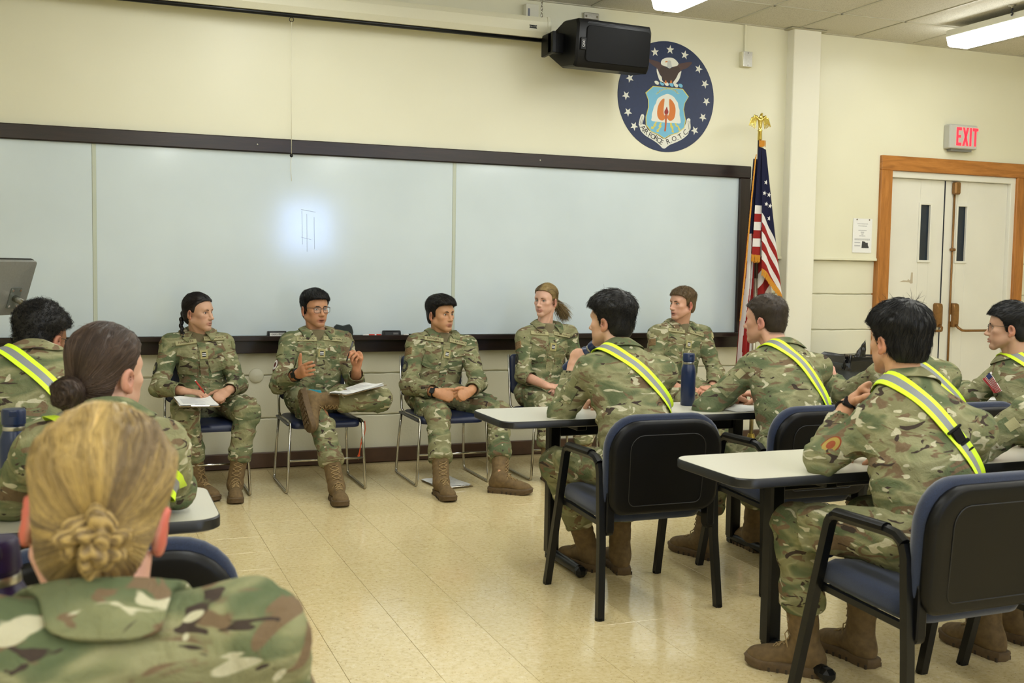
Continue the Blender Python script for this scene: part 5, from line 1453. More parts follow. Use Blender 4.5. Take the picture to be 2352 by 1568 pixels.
        c = V[F].mean(1); rs2 = np.random.RandomState(4); i = rs2.randint(0, len(c), 700)
        tgt = c[i]; fnn = N[F].mean(1)[i]; tan = np.cross(fnn, A_([0, 1, 0])+rs2.normal(0, .10, (700, 3))); tan /= np.linalg.norm(tan, axis=1, keepdims=True)+1e-9
        PP = np.stack([tgt+tan*t+fnn*(.0006-22*t*t) for t in np.linspace(-.0065, .0065, 4)], 1)
        out.append(('hair_bun',)+joinm([(V2, F, cc), sweep(PP, .0006, lambda r, k: col*.8+(mk_skin(o['hi'])-col*.8)*r.rand(k, 1), .1, rs2)]))
    if style == 'bun':
        B = A_(o['bun']); s = SDF().ell(B, (.040, .034, .040), None, .01)
        for k in range(5):
            a = k*1.2566; s.ell(B+A_([.022*math.cos(a), -.012, .022*math.sin(a)]), (.020, .018, .014), Euler((0, -a-.8, 0)).to_matrix(), .005)
        s.cone(B+A_([.005, .0, -.03]), B+A_([.02, -.01, -.085]), .016, .004, .01)
        V, F = s.mesh(.003); N = vnormals(V, F); q = V-B; ang = np.arctan2(q[:, 2], q[:, 0]); rad = np.hypot(q[:, 0], q[:, 2])
        st = np.sin(ang*4+rad*420+vn(V*50)*3)*.5+.5
        rs2 = np.random.RandomState(8); c = V[F].mean(1); i = rs2.randint(0, len(c), 500); fnn = N[F].mean(1)[i]
        tan = np.cross(fnn, A_([0, 1, 0])+rs2.normal(0, .3, (500, 3))); tan /= np.linalg.norm(tan, axis=1, keepdims=True)+1e-9
        PP = np.stack([c[i]+tan*t+fnn*(.0014-8*t*t) for t in np.linspace(-.014, .014, 5)], 1)
        out.append(('hair_bun',)+joinm([(V+N*((st-.5)*.0025)[:, None], F, np.clip(col*(.6+.7*st)[:, None], 0, 1)), sweep(PP, .0007, col*1.2, .25, rs2)]))
    if style == 'ponytail':
        G = A_(o['gather']); rs2 = np.random.RandomState(3); k = 600; hi = mk_skin(o['hi'])
        dirs = nrmrows(A_([-.45, -.55, -.55])+rs2.normal(0, .22, (k, 3))); t = np.linspace(0, 1, 6)
        r0 = rs2.normal(0, .009, (k, 3)); L = .075+.06*rs2.rand(k)
        P = np.stack([G+r0+dirs*(L*q)[:, None]+A_([-.02, -.01, -.06])*q*q+rs2.normal(0, .003, (k, 3))*q for q in t], 1)
        out.append(('ponytail',)+sweep(P, .0016, lambda r, m: col+(hi-col)*r.rand(m, 1), .15, rs2))
        s = MB().tube([G+A_([.014*math.cos(a), .004*math.sin(a)*0, .014*math.sin(a)]) for a in np.linspace(0, 6.283, 13)[:-1]], .004, 6, True)
        out.append(('hair_tie', A_(s.V), s.F, np.tile(A_([.02, .02, .02]), (len(s.V), 1))))
    if style == 'braid':
        P = [A_(p) for p in o['braid']]; s = SDF()
        s.ell(A_(o['gather'])+A_([.0, -.012, .0]), (.02, .02, .022), None, .008)
        for k in range(len(P)-1):
            for t in (0, .5):
                c = P[k]+(P[k+1]-P[k])*t; sd_ = (1 if (2*k+(t > 0)) % 2 else -1); f = 1-.55*k/len(P)
                s.ell(c+A_([sd_*.006*f, 0, 0]), (.0145*f, .0135*f, .019), Euler((0, sd_*.5, 0)).to_matrix(), .004)
        s.cone(P[-1], P[-1]+A_([.004, .004, -.045]), .008, .011, .004).cone(P[-1]+A_([.004, .004, -.045]), P[-1]+A_([.006, .004, -.075]), .011, .002, .004)
        V, F = s.mesh(.0025); N = vnormals(V, F); st = np.sin(V[:, 2]*900+V[:, 0]*500)*.5+.5
        out.append(('hair_braid', V+N*((st-.5)*.0012)[:, None], F, np.clip(col*(.7+.6*st)[:, None], 0, 1)))
    return out
def nrmrows(v): return v/(np.linalg.norm(v, axis=1, keepdims=True)+1e-9)
def hash_(s): return sum(ord(c)*(i+3)**3 for i, c in enumerate(s))

def eye_mesh(r=.0125):
    prof = []; V = []; F = []; C = []
    angs = [0, .16, .34, .36, .47, .49, .8, 1.2, 1.6]; n = 16
    cols = {'p': (.008, .006, .005), 'i': None, 'w': (.72, .70, .66)}
    return angs, n
def eyes_obj(parent, M, off, iris, gaze, w):
    for sx in (-1, 1):
        V = []; F = []; C = []; n = 16
        rings = [(0.0, 'p'), (.17, 'p'), (.19, 'i'), (.46, 'i'), (.50, 'w'), (.9, 'w'), (1.35, 'w')]
        R = Euler((math.radians(gaze[1]), 0, math.radians(-gaze[0]))).to_matrix()
        for a, k in rings:
            for j in range(n):
                t = 2*math.pi*j/n; p = R @ Vector((math.sin(a)*math.cos(t), math.cos(a), math.sin(a)*math.sin(t)))
                V.append(A_(p)*.0128+A_([sx*.0315*w, .0675, -.001])); C.append({'p': (.01, .008, .007), 'i': lin(iris)[:3], 'w': (.70, .67, .62)}[k])
        for i in range(len(rings)-1):
            for j in range(n): l = (j+1) % n; F.append((i*n+j, i*n+l, (i+1)*n+l, (i+1)*n+j))
        F.append(tuple(range(n)))
        V = A_(V) @ M[0].T+M[1]
        mesh('eye', V, F, EYE, parent, True, None, A_(C), off)

def brows_obj(parent, M, off, col, w, thick):
    for sx in (-1, 1):
        m = MB(); pts = [(sx*.012, .0888, .0145), (sx*.022, .0893, .0185), (sx*.035*w, .0852, .0195), (sx*.047*w, .0745, .0145)]
        P = A_(pts) @ M[0].T*1.0+M[1]
        m.tube(P, [.0028*thick, .0036*thick, .0032*thick, .0009], 6, upref=M[0][:, 2], flat=.9)
        mesh('eyebrow', A_(m.V), m.F, plain('brow_'+col.strip('#'), col, .7), parent, True, None, None, off)

def hand_prims(s, W, d, n, side, sc=1.0, curl=(30, 35, 20), spread=1.0, thumb=None, tcurl=25):
    W = A_(W, float); d = nrm(d); n = A_(n, float); n = nrm(n-d*(n@d)); th = np.cross(d, n)*(1 if side == 'R' else -1)
    k = .004
    s.cone(W-d*.005*sc, W+d*.03*sc, .027*sc, .033*sc, .01, 'u', th, .62)
    s.cone(W+d*.03*sc, W+d*.078*sc, .033*sc, .040*sc, .012, 'u', th, .36)
    s.ell(W+d*.04*sc+th*.024*sc+n*.008*sc, (.017*sc,)*3, None, .014)
    tips = []
    for i, (o_, ln) in enumerate(((.029, (.043, .026, .021)), (.0095, (.047, .030, .022)), (-.0105, (.044, .028, .021)), (-.029, (.034, .021, .019)))):
        p = W+d*(.084-.004*abs(i-1))*sc+th*o_*sc; a = 0; fd = nrm(d+th*o_*spread*2.2); r = (.0098, .0092, .0085, .0072) if i < 3 else (.0085, .008, .0074, .0064)
        for q in range(3):
            a += math.radians(curl[q]*(1+.10*i)); v = fd*math.cos(a)+n*math.sin(a); e = p+v*ln[q]*sc
            s.cone(p, e, r[q]*sc, r[q+1]*sc, k if q else .007); p = e
        tips.append(p)
    p = W+d*.022*sc+th*.026*sc+n*.010*sc; t1 = nrm(d*.62+th*.68+n*.35) if thumb is None else nrm(thumb)
    for q, (ln, ra, rb) in enumerate(((.042, .0135, .012), (.033, .0115, .0105), (.027, .0102, .0082))):
        v = nrm(t1*math.cos(math.radians(tcurl*q))+nrm(d*.8+n*.4-th*.2)*math.sin(math.radians(tcurl*q))); e = p+v*ln*sc
        s.cone(p, e, ra*sc, rb*sc, .006); p = e
    tips.append(p); return d, n, th, tips

def person(n, label, style, fem=False, hands=None, cuff=(.93, .93), hair=None, head=None, belt=None, chest=None, face=False, group=None, res=1.0, iris='#3a2618', gaze=(0, 0), collar_up=0.0, fat=1.0):
    d = J[n]; hands = hands or {}; hair = hair or {}; head = head or {}
    Hp, Nk, Hd = A_(d['hip']), A_(d['neck']), A_(d['head']); base = A_([Hp[0], Hp[1], 0.0])
    root = empty('person', label, 'person', base, 0, group)
    sh = [A_(x) for x in d['sh']]; el = [A_(x) for x in d['el']]; wr = [A_(x) for x in d['wr']]; hj = [A_(x) for x in d['hj']]; kn = [A_(x) for x in d['kn']]; an = [A_(x) for x in d['an']]
    t = nrm(Nk-Hp); lat = nrm(sh[0]-sh[1]); lat = nrm(lat-t*(lat@t)); fr = np.cross(t, lat)
    wsc = np.linalg.norm(sh[0]-sh[1])/.38; wsc = min(max(wsc, .85), 1.12); ar = .92 if fem else 1.0; ar *= fat
    R = head_frame(d)*d['hs']; M = (R, Hd)
    # ------------------------------------------------ jacket
    Tz = np.linalg.norm(Nk-Hp); bow = .03 if abs(t[2]) < .95 else .0
    waist = Hp+t*Tz*.34-fr*bow; chst = Hp+t*Tz*.66+fr*.015-fr*bow*.6
    torso = SDF()
    torso.cone(Hp+t*.0, waist, .162*ar, .148*ar*wsc, .04, 'u', lat, .76).cone(waist, chst, .148*wsc*ar, .160*wsc*ar, .05, 'u', lat, .70).cone(chst, Nk-t*.07, .156*wsc*ar, .10*wsc, .05, 'u', lat, .72)
    ctr = (sh[0]+sh[1])/2
    for i in (0, 1):
        si = sh[i]+(ctr-sh[i])*.16; torso.cone(Nk-t*.035-fr*.0, si+t*.0, .054, .064*ar, .05)
        torso.cone(chst+t*.03, si, .095*ar, .066*ar, .05)
    if fem: torso.cone(chst-lat*.06+fr*.06-t*.01, chst+lat*.06+fr*.06-t*.01, .062, .062, .05)
    jk = SDF(); jk.ops = list(torso.ops)
    cf = []
    for i in (0, 1):
        ue = nrm(el[i]-sh[i]); fe = nrm(wr[i]-el[i]); ce = el[i]+(wr[i]-el[i])*cuff[i]; cf.append((ce, fe))
        jk.cone(sh[i]+(ctr-sh[i])*.12, el[i], .066*ar, .056*ar, .022)
        f_ = .057*ar; jk.cone(el[i], ce, f_, (.049 if cuff[i] > .6 else .058)*ar, .012)
        jk.ell(el[i]-fe*.005+ue*.008, (.057*ar,)*3, None, .015)
        jk.cone(ce-fe*.028, ce+fe*.03, .0505*ar if cuff[i] > .6 else .060*ar, (.052 if cuff[i] > .6 else .060)*ar, .004)
        jk.cut(ce+fe*.004, fe, .003, .075)
        jk.cone(ce-fe*.018, ce+fe*.05, .042*ar if cuff[i] > .6 else .05*ar, .044*ar if cuff[i] > .6 else .052, .003, 's')
    nt_ = nrm(A_(R[:, 2])*.45+t*.9); nfr = nrm(fr-nt_*(fr@nt_)); nlat = np.cross(nfr, nt_)
    jk.cone(Nk+fr*.035-t*.05, Nk+fr*.05+nt_*.09, .056, .066, .012, 's')
    jk.cone(Nk+fr*.09+t*.015, Nk+fr*.125-t*.095, .040, .010, .008, 's')
    hN = (.0095 if face else .0113) if not res > 1.2 else .0088
    V, F = jk.mesh(hN); V = relax(V, F, 1, .4); N = vnormals(V, F)
    # folds: bands across each sleeve, and slack across the torso
    bones = [(Hp, Nk, 'T')]+[(sh[i], el[i], 'U') for i in (0, 1)]+[(el[i], wr[i], 'F') for i in (0, 1)]
    W_s = np.zeros(len(V)); dsp = np.zeros(len(V))
    for bi, (a, b, kd) in enumerate(bones):
        ba = b-a; L = np.linalg.norm(ba); u = ba/L; q = V-a; hcl = np.clip((q@u)/L, -.05, 1.05); q2 = q-np.outer(hcl*L, u); ds = np.linalg.norm(q2, axis=1)
        rr = .16 if kd == 'T' else .06; wgt = np.exp(-np.clip(ds-rr, 0, 9)/.018)*(1 if kd == 'T' else 2.0)
        x1 = np.cross(u, A_([.3, .8, .5])); x1 = nrm(x1); y1 = np.cross(u, x1)
        if kd == 'T':
            Pn = np.stack([q@u*15+(q@lat)*5, q@lat*5-(q@u)*3, q@fr*5], 1)+bi*7+hash_(n) % 31; amp = .021*np.clip(1.2-hcl, .35, 1)
        else:
            tw = 4.0; Pn = np.stack([q@u*27+(q2@x1)*9, q2@x1*9, q2@y1*9], 1)+bi*11+hash_(n) % 17
            nearj = np.exp(-((hcl-(1 if kd == 'U' else 0))/.45)**2)+.45*np.exp(-((hcl-(0 if kd == 'U' else 1))/.3)**2); amp = .021*np.clip(nearj, .3, 1.2)
        z = vn(Pn); z = 1-abs(2*z-1); z = z**1.5; dsp += wgt*(z-.45)*amp; W_s += wgt
    dsp = dsp/np.maximum(W_s, 1e-6)
    for ce, fe in cf: dsp *= np.clip((np.linalg.norm(V-ce, axis=1)-.055)/.035, 0, 1)
    V = V+N*dsp[:, None]
    jo = mesh('jacket', V, F, CAMO, root, True, off=base)
    # ------------------------------------------------ trousers
    tr = SDF(); fw = .95 if fem else 1.0
    hl = nrm(hj[0]-hj[1])
    tr.cone(Hp-hl*.06-UP*.01, Hp+hl*.06-UP*.01, .118*fw, .118*fw, .04).cone(Hp, Hp+t*.12, .135, .13, .05, 'u', lat, .8)
    bt = []
    for i in (0, 1):
        th = nrm(kn[i]-hj[i]); sn = nrm(an[i]-kn[i]); L = np.linalg.norm(an[i]-kn[i]); B = an[i]-sn*(.135); bt.append((B, sn))
        tr.cone(hj[i], kn[i], .094*fw, .074*fw, .02).ell(kn[i]+(th-sn)*.004, (.076*fw,)*3, None, .02).cone(kn[i], B-sn*.02, .072*fw, .069*fw, .015)
        tr.cone(B-sn*.05, B-sn*.005, .067*fw, .072*fw, .015); tr.cut(B+sn*.026, sn, .012, .12)
        o_ = hl*(1 if i == 0 else -1); mid = hj[i]+(kn[i]-hj[i])*.62; pz = nrm(np.cross(th, o_)); oo = np.cross(pz, th)*1.0
        oo = oo if oo@o_ > 0 else -oo
        tr.box(mid+oo*.076*fw, (.075, .013, .07), np.stack([th, oo, pz], 1), .008, .006)
        tr.box(mid+oo*.082*fw-pz*(1 if pz[2] < 0 else -1)*.045, (.079, .013, .026), np.stack([th, oo, pz], 1), .006, .002)
    V, F = tr.mesh((.011 if face else .0132) if res <= 1.2 else .0105); V = relax(V, F, 1, .4); N = vnormals(V, F)
    W_s = np.zeros(len(V)); dsp = np.zeros(len(V))
    for bi, (a, b) in enumerate([(hj[0], kn[0]), (hj[1], kn[1]), (kn[0], an[0]), (kn[1], an[1])]):
        ba = b-a; L = np.linalg.norm(ba); u = ba/L; q = V-a; hcl = np.clip((q@u)/L, -.05, 1.05); q2 = q-np.outer(hcl*L, u); ds = np.linalg.norm(q2, axis=1)
        wgt = np.exp(-np.clip(ds-.07, 0, 9)/.02); x1 = nrm(np.cross(u, A_([.3, .8, .5]))); y1 = np.cross(u, x1)
        Pn = np.stack([q@u*22+(q2@x1)*8, q2@x1*8, q2@y1*8], 1)+bi*11+hash_(n) % 23
        amp = .023*np.clip(np.exp(-((hcl-(1 if bi < 2 else 0))/.4)**2)+.7*np.exp(-((hcl-(0 if bi < 2 else .75))/.25)**2), .3, 1.1)
        z = 1-abs(2*vn(Pn)-1); dsp += wgt*(z**1.5-.45)*amp; W_s += wgt
    V = V+N*(dsp/np.maximum(W_s, 1e-6))[:, None]
    mesh('trousers', V, F, CAMO, root, True, off=base)
    # ------------------------------------------------ boots
    for i in (0, 1):
        sn = bt[i][1]; tv = d['toe'][i]
        if tv is None:
            u = nrm(-sn); f = A_([-.30, -.62, -.72]); f = nrm(f-u*(f@u))
        else:
            a = math.radians(tv); f = A_([math.cos(a), math.sin(a), 0]); u = UP
        sd = np.cross(f, u); A0 = an[i]; g = A0-u*(.12 if tv is None else A0[2])
        b_ = SDF(); Rb = np.stack([sd, f, u], 1); k = .94 if fem else 1.0
        b_.cone(A0-u*.03, A0-sn*.165, .050*k, .054*k, .02).ell(g-f*.03*k+u*.055, (.037*k, .045*k, .052), Rb, .03)
        b_.cone(g+f*.01+u*.075, g+f*.115*k+u*.047, .044*k, .036*k, .03).ell(g+f*.145*k+u*.040, (.046*k, .062*k, .036), Rb, .025)
        b_.cut(g+u*.024, -u, .003)
        h_b = .0085 if res <= 1.2 else .005
        V, F = b_.mesh(h_b); N = vnormals(V, F)
        q = (V-A0)@(-sn); V = V+N*((vn(np.stack([q*55, (V@sd)*16, (V@f)*16], 1)+i*9)-.5)*.005*np.clip((q+.03)/.05, 0, 1))[:, None]
        bo = mesh('boot', V, F, BOOT, root, True, off=base)
        s_ = SDF()
        out = [(.033, -.072), (.043, -.03), (.040, .03), (.052, .11), (.054, .15), (.044, .19), (.02, .209), (-.02, .209), (-.042, .19), (-.050, .15), (-.046, .11), (-.037, .03), (-.040, -.03), (-.030, -.072), (0, -.082)]
        m = MB().pillow([(x*k, y*k) for x, y in out], [(.95, .0), (1, .004), (1.0, .020), (1.02, .026), (.98, .034), (.9, .036)], lambda x, y, q: tuple(g+sd*x+f*(y+.02)-f*.02+u*(q+(.010*max(0, (y-.15)/.05) if y > .15 else 0))-base))
        so = autosmooth(m.build('boot_sole', SOLE, bo), 45)
        m = MB()
        YR, XR_ = [p[1] for p in out[:8]], [p[0] for p in out[:8]]; YL, XL_ = [p[1] for p in out[8:14]][::-1], [p[0] for p in out[8:14]][::-1]
        for q in range(8 if tv is not None else 0):
            y = -.065+q*.030
            for sx in (-1, 1): m.box(g+sd*(np.interp(y+.02, *((YR, XR_) if sx > 0 else (YL, XL_)))-sx*.0035)*k+f*y*k+u*.007-base, (.004, .004, .0075), 0, Rb)
        if tv is None:
            for a in range(3):
                for q in range(8): m.box(g+sd*(a-1)*.026+f*(-.05+q*.031)-u*.001-base, (.010, .011, .003), .002, Rb)
        tag(m.build('sole_lug_notch', plain('notch_shade', '#3f3324', .8) if tv is not None else SOLE, bo), kind='stuff')  # flat soles: dark blocks paint shade of edge notches; crossed boot: real lugs
        # laces: up the front of the shaft
        m = MB(); ev = []
        for q in range(9):
            w_ = .5 if q < 3 else .5
            if q < 4: c = g+f*(.115-.022*q)*k+u*(.11)+u*.0; dirn = -u*.9-f*.25
            else: c = A0-sn*(-.0+.026*(q-3.4))+f*.12; dirn = -f
            wl = .021 if q < 4 else .026
            ev.append((c, dirn, wl))
        for q, (c, dr, wl) in enumerate(ev):
            nx = ev[min(q+1, len(ev)-1)]
            for sx in (-1, 1):
                P0 = np.stack([c+sd*wl*sx*x+(nx[0]-c)*(.5-.5*x)*.9 for x in (-1, -.5, 0, .5, 1)])
                P1 = b_.march(P0, nrm(dr), .0028, .14, 30); m.tube(P1-base, .0022, 5)
        c, dr, wl = ev[3]
        for sx in (-1, 1):
            lp = b_.march(np.stack([c+sd*sx*x for x in (.0, .02, .034)]), nrm(dr), .004, .14, 30); lp[1] += f*.012; lp[2] += f*.004-u*.02
            m.tube(lp-base, .0024, 5)
        m.build('laces', LACE, bo)
    # ------------------------------------------------ body: head, neck and hands are seen, the rest is inside the clothes
    parts = []
    nl = np.linalg.inv(R) @ (Nk+fr*.012-t*.045-Hd)
    hs_ = head_sdf(n, nl, fem, head)
    if not face:
        hs_.ops = hs_.ops
    V, F = hs_.mesh(.0030 if face else (.0052 if res <= 1.2 else .0044))
    HAIRS = make_hair(n, style, fem, hair)
    cull = (CAP[0](V) > -.007)[F].any(1); F = F[cull]; used = np.unique(F); mp_ = np.zeros(len(V), int); mp_[used] = np.arange(len(used)); V = V[used]; F = mp_[F]
    C = head_colors(V, n, head, fem); V = V @ R.T+Hd; parts.append((V, F, C))
    hinfo = {}
    for i, sdn in enumerate('RL'):
        fe = nrm(wr[i]-el[i]); hp = hands.get(sdn, {})
        dd = A_(hp.get('d', fe*A_([1, 1, .2]))); nn = A_(hp.get('n', (0, 0, -1)))
        hsd = SDF(); hsd.cone(el[i]+(wr[i]-el[i])*max(.0, cuff[i]-.30), wr[i], (.036 if cuff[i] > .6 else .041)*ar, .0285*ar, .01)
        hinfo[sdn] = hand_prims(hsd, wr[i], dd, nn, sdn, .9 if fem else 1.0, hp.get('curl', (30, 35, 20)), hp.get('spread', 1), hp.get('thumb'), hp.get('tc', 25))
        V, F = hsd.mesh(.0036 if (face or res > 1.2) else .005); c = mk_skin(SK[n])*A_([1.0, .93, .9]); C = np.tile(c, (len(V), 1))
        for tip in hinfo[sdn][3]:
            k = np.exp(-(np.linalg.norm(V-tip, axis=1)/.014)**2)[:, None]; C = C*(1-.25*k)+A_([.62, .25, .18])*.25*k
        C *= (1+.12*(vn(V*110)-.5))[:, None]
        parts.append((V, F, C))
    inn = SDF().cone(Hp, Nk-t*.02, .095, .05, .03).cone(sh[0], sh[1], .045, .045, .03)
    for i in (0, 1): inn.cone(sh[i], el[i], .04, .036, .02).cone(el[i], wr[i], .034, .026, .02).cone(hj[i], kn[i], .06, .05, .03).cone(kn[i], an[i], .048, .035, .02)
    V, F = inn.mesh(.02); parts.append((V, F, np.tile(mk_skin(SK[n]), (len(V), 1))))
    V, F, C = joinm(parts)
    bo_ = mesh('body', V, F, SKIN, root, True, None, C, base)
    if face:
        eyes_obj(root, M, base, iris, gaze, .95 if fem else 1); brows_obj(root, M, base, head.get('brow', HC[n]), .95 if fem else 1, .8 if fem else 1.35)
    for nm, V, F, C in HAIRS:
        mesh(nm, V @ R.T+Hd, F, HAIR, root, True, None, C, base)
    # ------------------------------------------------ undershirt and collar
    ts_ = SDF().ell(Nk+fr*.040-t*.055, (.083*wsc, .062, .085), np.stack([lat, fr, t], 1), .02).cone(Nk+fr*.03-t*.05, Nk+fr*.045+nt_*.005, .062*(.93 if fem else 1.06), .0605*(.93 if fem else 1.06), .02)
    ts_.cut(Nk+fr*.045+nt_*.004-nfr*.0, nt_, .003)
    V, F = ts_.mesh(.009); mesh('undershirt', V, F, TSHIRT, root, True, off=base)
    Vc = []; m_ = 40; rowsN = 7; gap = math.radians(26); Cn = Nk+fr*.022+nt_*.012
    for j in range(m_+1):
        ph = gap+(2*math.pi-2*gap)*j/m_; cs, sn_ = math.cos(ph), math.sin(ph); fro = (1+cs)/2
        top = Cn+nlat*sn_*.068+nfr*(cs*.066+.008)+nt_*(.030+collar_up-(.050+collar_up)*fro**1.2)
        tipx = max(0, 1-abs(min(j, m_-j))/5.0)
        wdt = .034+.018*fro; out_ = Cn+nlat*sn_*(.068+wdt)+nfr*(cs*(.066+wdt)+.012)+t*(-.018-.048*fro-.016*tipx)-nlat*np.sign(sn_)*(-.018)*tipx
        ins = Cn+nlat*sn_*.064+nfr*(cs*.062+.01)+t*(-.035-.03*fro)
        mid = top*.5+out_*.5+(nlat*sn_+nfr*cs)*.010+nt_*.006
        row = [ins, ins*.5+top*.5, top-(nlat*sn_+nfr*cs)*.002, top+nt_*.003, top*.8+out_*.2+(nlat*sn_+nfr*cs)*.006, mid, out_]
        Vc += row
    Vc = A_(Vc).reshape(-1, 3); od = np.arange(len(Vc)) % rowsN >= 4
    dj = jk(Vc); gj = jk.grad(Vc); push = np.clip(.010-dj, 0, .06)*od; Vc = Vc+gj*push[:, None]
    far = np.clip(dj-.016, 0, .05)*(np.arange(len(Vc)) % rowsN == 6); Vc = Vc-gj*far[:, None]
    Fc = []
    for j in range(m_):
        for k in range(rowsN-1): a = j*rowsN+k; Fc.append((a, a+rowsN, a+rowsN+1, a+1))
    co = mesh('collar', Vc, Fc, CAMO, root, True, off=base)
    so = co.modifiers.new('thick', 'SOLIDIFY'); so.thickness = .005; so.offset = 0; sb = co.modifiers.new('round', 'SUBSURF'); sb.levels = 1; sb.render_levels = 1
    # ------------------------------------------------ things sewn on
    def chest_map(u, v, be=0.0):
        """u to the person's right, v up from the chest centre, along the front"""
        O = chst+t*.04+fr*.35
        def f(P2, off):
            P2 = A_(P2, float); c, s2 = math.cos(be), math.sin(be)
            Q = O+np.outer(u+P2[:, 0]*c-P2[:, 1]*s2, lat)+np.outer(v+P2[:, 0]*s2+P2[:, 1]*c, t)
            return jk.march(Q, -fr, off, .5, 45)
        return f
    def sewn(name, w, h, mp, mat, parent, th=.006, nx=8, ny=4, text=None, tmat=None, tsize=.02, flip=-1):
        V = [(x*w-w/2, y*h-h/2) for y in np.linspace(0, 1, ny+1) for x in np.linspace(0, 1, nx+1)]
        a = mp(V, th); g_ = a.reshape(ny+1, nx+1, 3)
        for _ in range(2):
            q = g_.copy()
            q[:, 1:-1] = g_[:, 1:-1]*.4+(g_[:, :-2]+g_[:, 2:])*.3; g_ = q.copy()
            if ny > 1: g_[1:-1] = q[1:-1]*.4+(q[:-2]+q[2:])*.3
        a = g_.reshape(-1, 3); nv = nrm(np.cross(g_[0, -1]-g_[0, 0], g_[-1, 0]-g_[0, 0])); nv = nv if nv@(a.mean(0)-chst) > 0 else -nv
        b = a-nv*.010; n1 = (nx+1)*(ny+1); F = []
        for y in range(ny):
            for x in range(nx): q = y*(nx+1)+x; F.append((q, q+1, q+nx+2, q+nx+1))
        rim = list(range(nx+1))+[(y+1)*(nx+1)-1 for y in range(1, ny+1)]+[ny*(nx+1)+x for x in range(nx-1, -1, -1)]+[y*(nx+1) for y in range(ny-1, 0, -1)]
        for k in range(len(rim)): l = (k+1) % len(rim); F.append((rim[k], rim[l], rim[l]+n1, rim[k]+n1))
        o_ = mesh(name, np.concatenate([a, b]), F, mat, parent, False, off=base)
        if text:
            TV, TF = text_mesh(text, tsize, 0, 1.05); TV[:, 0] *= flip; gx_ = np.clip((TV[:, 0]+w/2)/w*nx, 0, nx-1e-6); gy_ = np.clip((TV[:, 1]+h/2)/h*ny, 0, ny-1e-6); ix, iy = gx_.astype(int), gy_.astype(int); fx_, fy_ = (gx_-ix)[:, None], (gy_-iy)[:, None]
            P = (g_[iy, ix]*(1-fx_)+g_[iy, ix+1]*fx_)*(1-fy_)+(g_[iy+1, ix]*(1-fx_)+g_[iy+1, ix+1]*fx_)*fy_+nv*.0022; mesh('lettering', P, TF, tmat, o_, off=base)
        return o_
    if chest:
        tape1, tape2, tm = chest
        sewn('name_tape', .125, .026, chest_map(.083, .045, -.02), TAPE, root, .012, 10, 2, tape1, tm, .0205)
        sewn('service_tape', .125, .026, chest_map(-.088, .052, .05), TAPE, root, .012, 10, 2, tape2, tm, .0160)
        r_ = sewn('rank_patch', .046, .055, chest_map(-.012, -.045), plain('rank_tan', '#a59d6c', .9, grain=.1), root, .014, 4, 4)
        for nm, yy, hh2, mm, th in (('rank_bar', .010, .008, BLACKT, .0152), ('rank_bar', .004, .006, plain('rank_silver', '#d6d6d4', .6), .0156), ('rank_bar', -.001, .005, BLACKT, .0152), ('rank_bar', -.0065, .006, plain('rank_silver', '#d6d6d4', .6), .0156), ('rank_bar', -.012, .007, BLACKT, .0152)):
            f0 = chest_map(-.012, -.045); sewn(nm, .023, hh2, (lambda P, o2, f0=f0, yy=yy: f0(A_(P)+A_([0, yy]), o2)), mm, r_, th, 3, 1)
        sewn('front_placket', .048, .30, chest_map(-.006, -.115), CAMO, root, .0085, 3, 14)
        for sx in (-1, 1):
            sewn('pocket_flap', .115, .052, chest_map(sx*.086, -.025, sx*.30), CAMO, root, .0085, 8, 4); sewn('chest_pocket', .105, .12, chest_map(sx*.086, -.095, sx*.22), CAMO, root, .007, 6, 6)
    def sleeve_map(i, tt, toward, rot=0.0):
        a, b = sh[i], el[i]; u = nrm(b-a); o_ = A_(toward, float); o_ = nrm(o_-u*(o_@u)); tg = np.cross(u, o_); c0 = a+(b-a)*tt
        def f(P2, off):
            P2 = A_(P2, float); c, s2 = math.cos(rot), math.sin(rot); X = P2[:, 0]*c-P2[:, 1]*s2; Y = P2[:, 0]*s2+P2[:, 1]*c
            rr = .17; an_ = X/.085
            Q = c0+np.outer(-Y, u)+np.outer(np.cos(an_), o_)*rr+np.outer(np.sin(an_), tg)*rr
            D = -(np.outer(np.cos(an_), o_)+np.outer(np.sin(an_), tg)); tcur = np.zeros(len(Q))
            for _ in range(40): tcur = np.minimum(tcur+np.clip(jk(Q+D*tcur[:, None])-off, -.02, .04)*.8, .2)
            return Q+D*tcur[:, None]
        return f
    # reflective belt from the left shoulder across the back to the right hip
    if belt:
        S0 = Nk+(sh[1]-Nk)*.42+t*.02; H0 = waist+lat*.15+t*belt.get('low', .08); ax = nrm(S0-H0); cen = (S0+H0)/2; nr_ = nrm(np.cross(ax, fr)); f2 = np.cross(nr_, ax)
        bb2 = SDF(); bb2.ops = list(torso.ops)
        for i in (0, 1): bb2.cone(sh[i]+(ctr-sh[i])*.10, sh[i]+(el[i]-sh[i])*.3, .074*ar, .07*ar, .022)
        K = 96; wd = .06; rows_ = []
        for o2 in (-wd/2, -wd*.22, wd*.22, wd/2):
            a = np.linspace(0, 2*math.pi, K, endpoint=False); D = np.outer(np.cos(a), ax)+np.outer(np.sin(a), f2)
            Q = cen+nr_*o2+D*.55; tc_ = np.zeros(K)
            for _ in range(60): tc_ = np.minimum(tc_+np.clip(bb2(Q-D*tc_[:, None])-.012, -.03, .06)*.8, .54)
            rows_.append(.55-tc_)
        rr = A_(rows_); rr = np.maximum(rr, rr.mean(0)-.006)
        for _ in range(3): rr = np.maximum(rr, (np.roll(rr, 1, 1)+np.roll(rr, -1, 1))/2)
        Vb = []; 
        for j, o2 in enumerate((-wd/2, -wd*.22, wd*.22, wd/2)): Vb.append(cen+nr_*o2+D*rr[j][:, None])
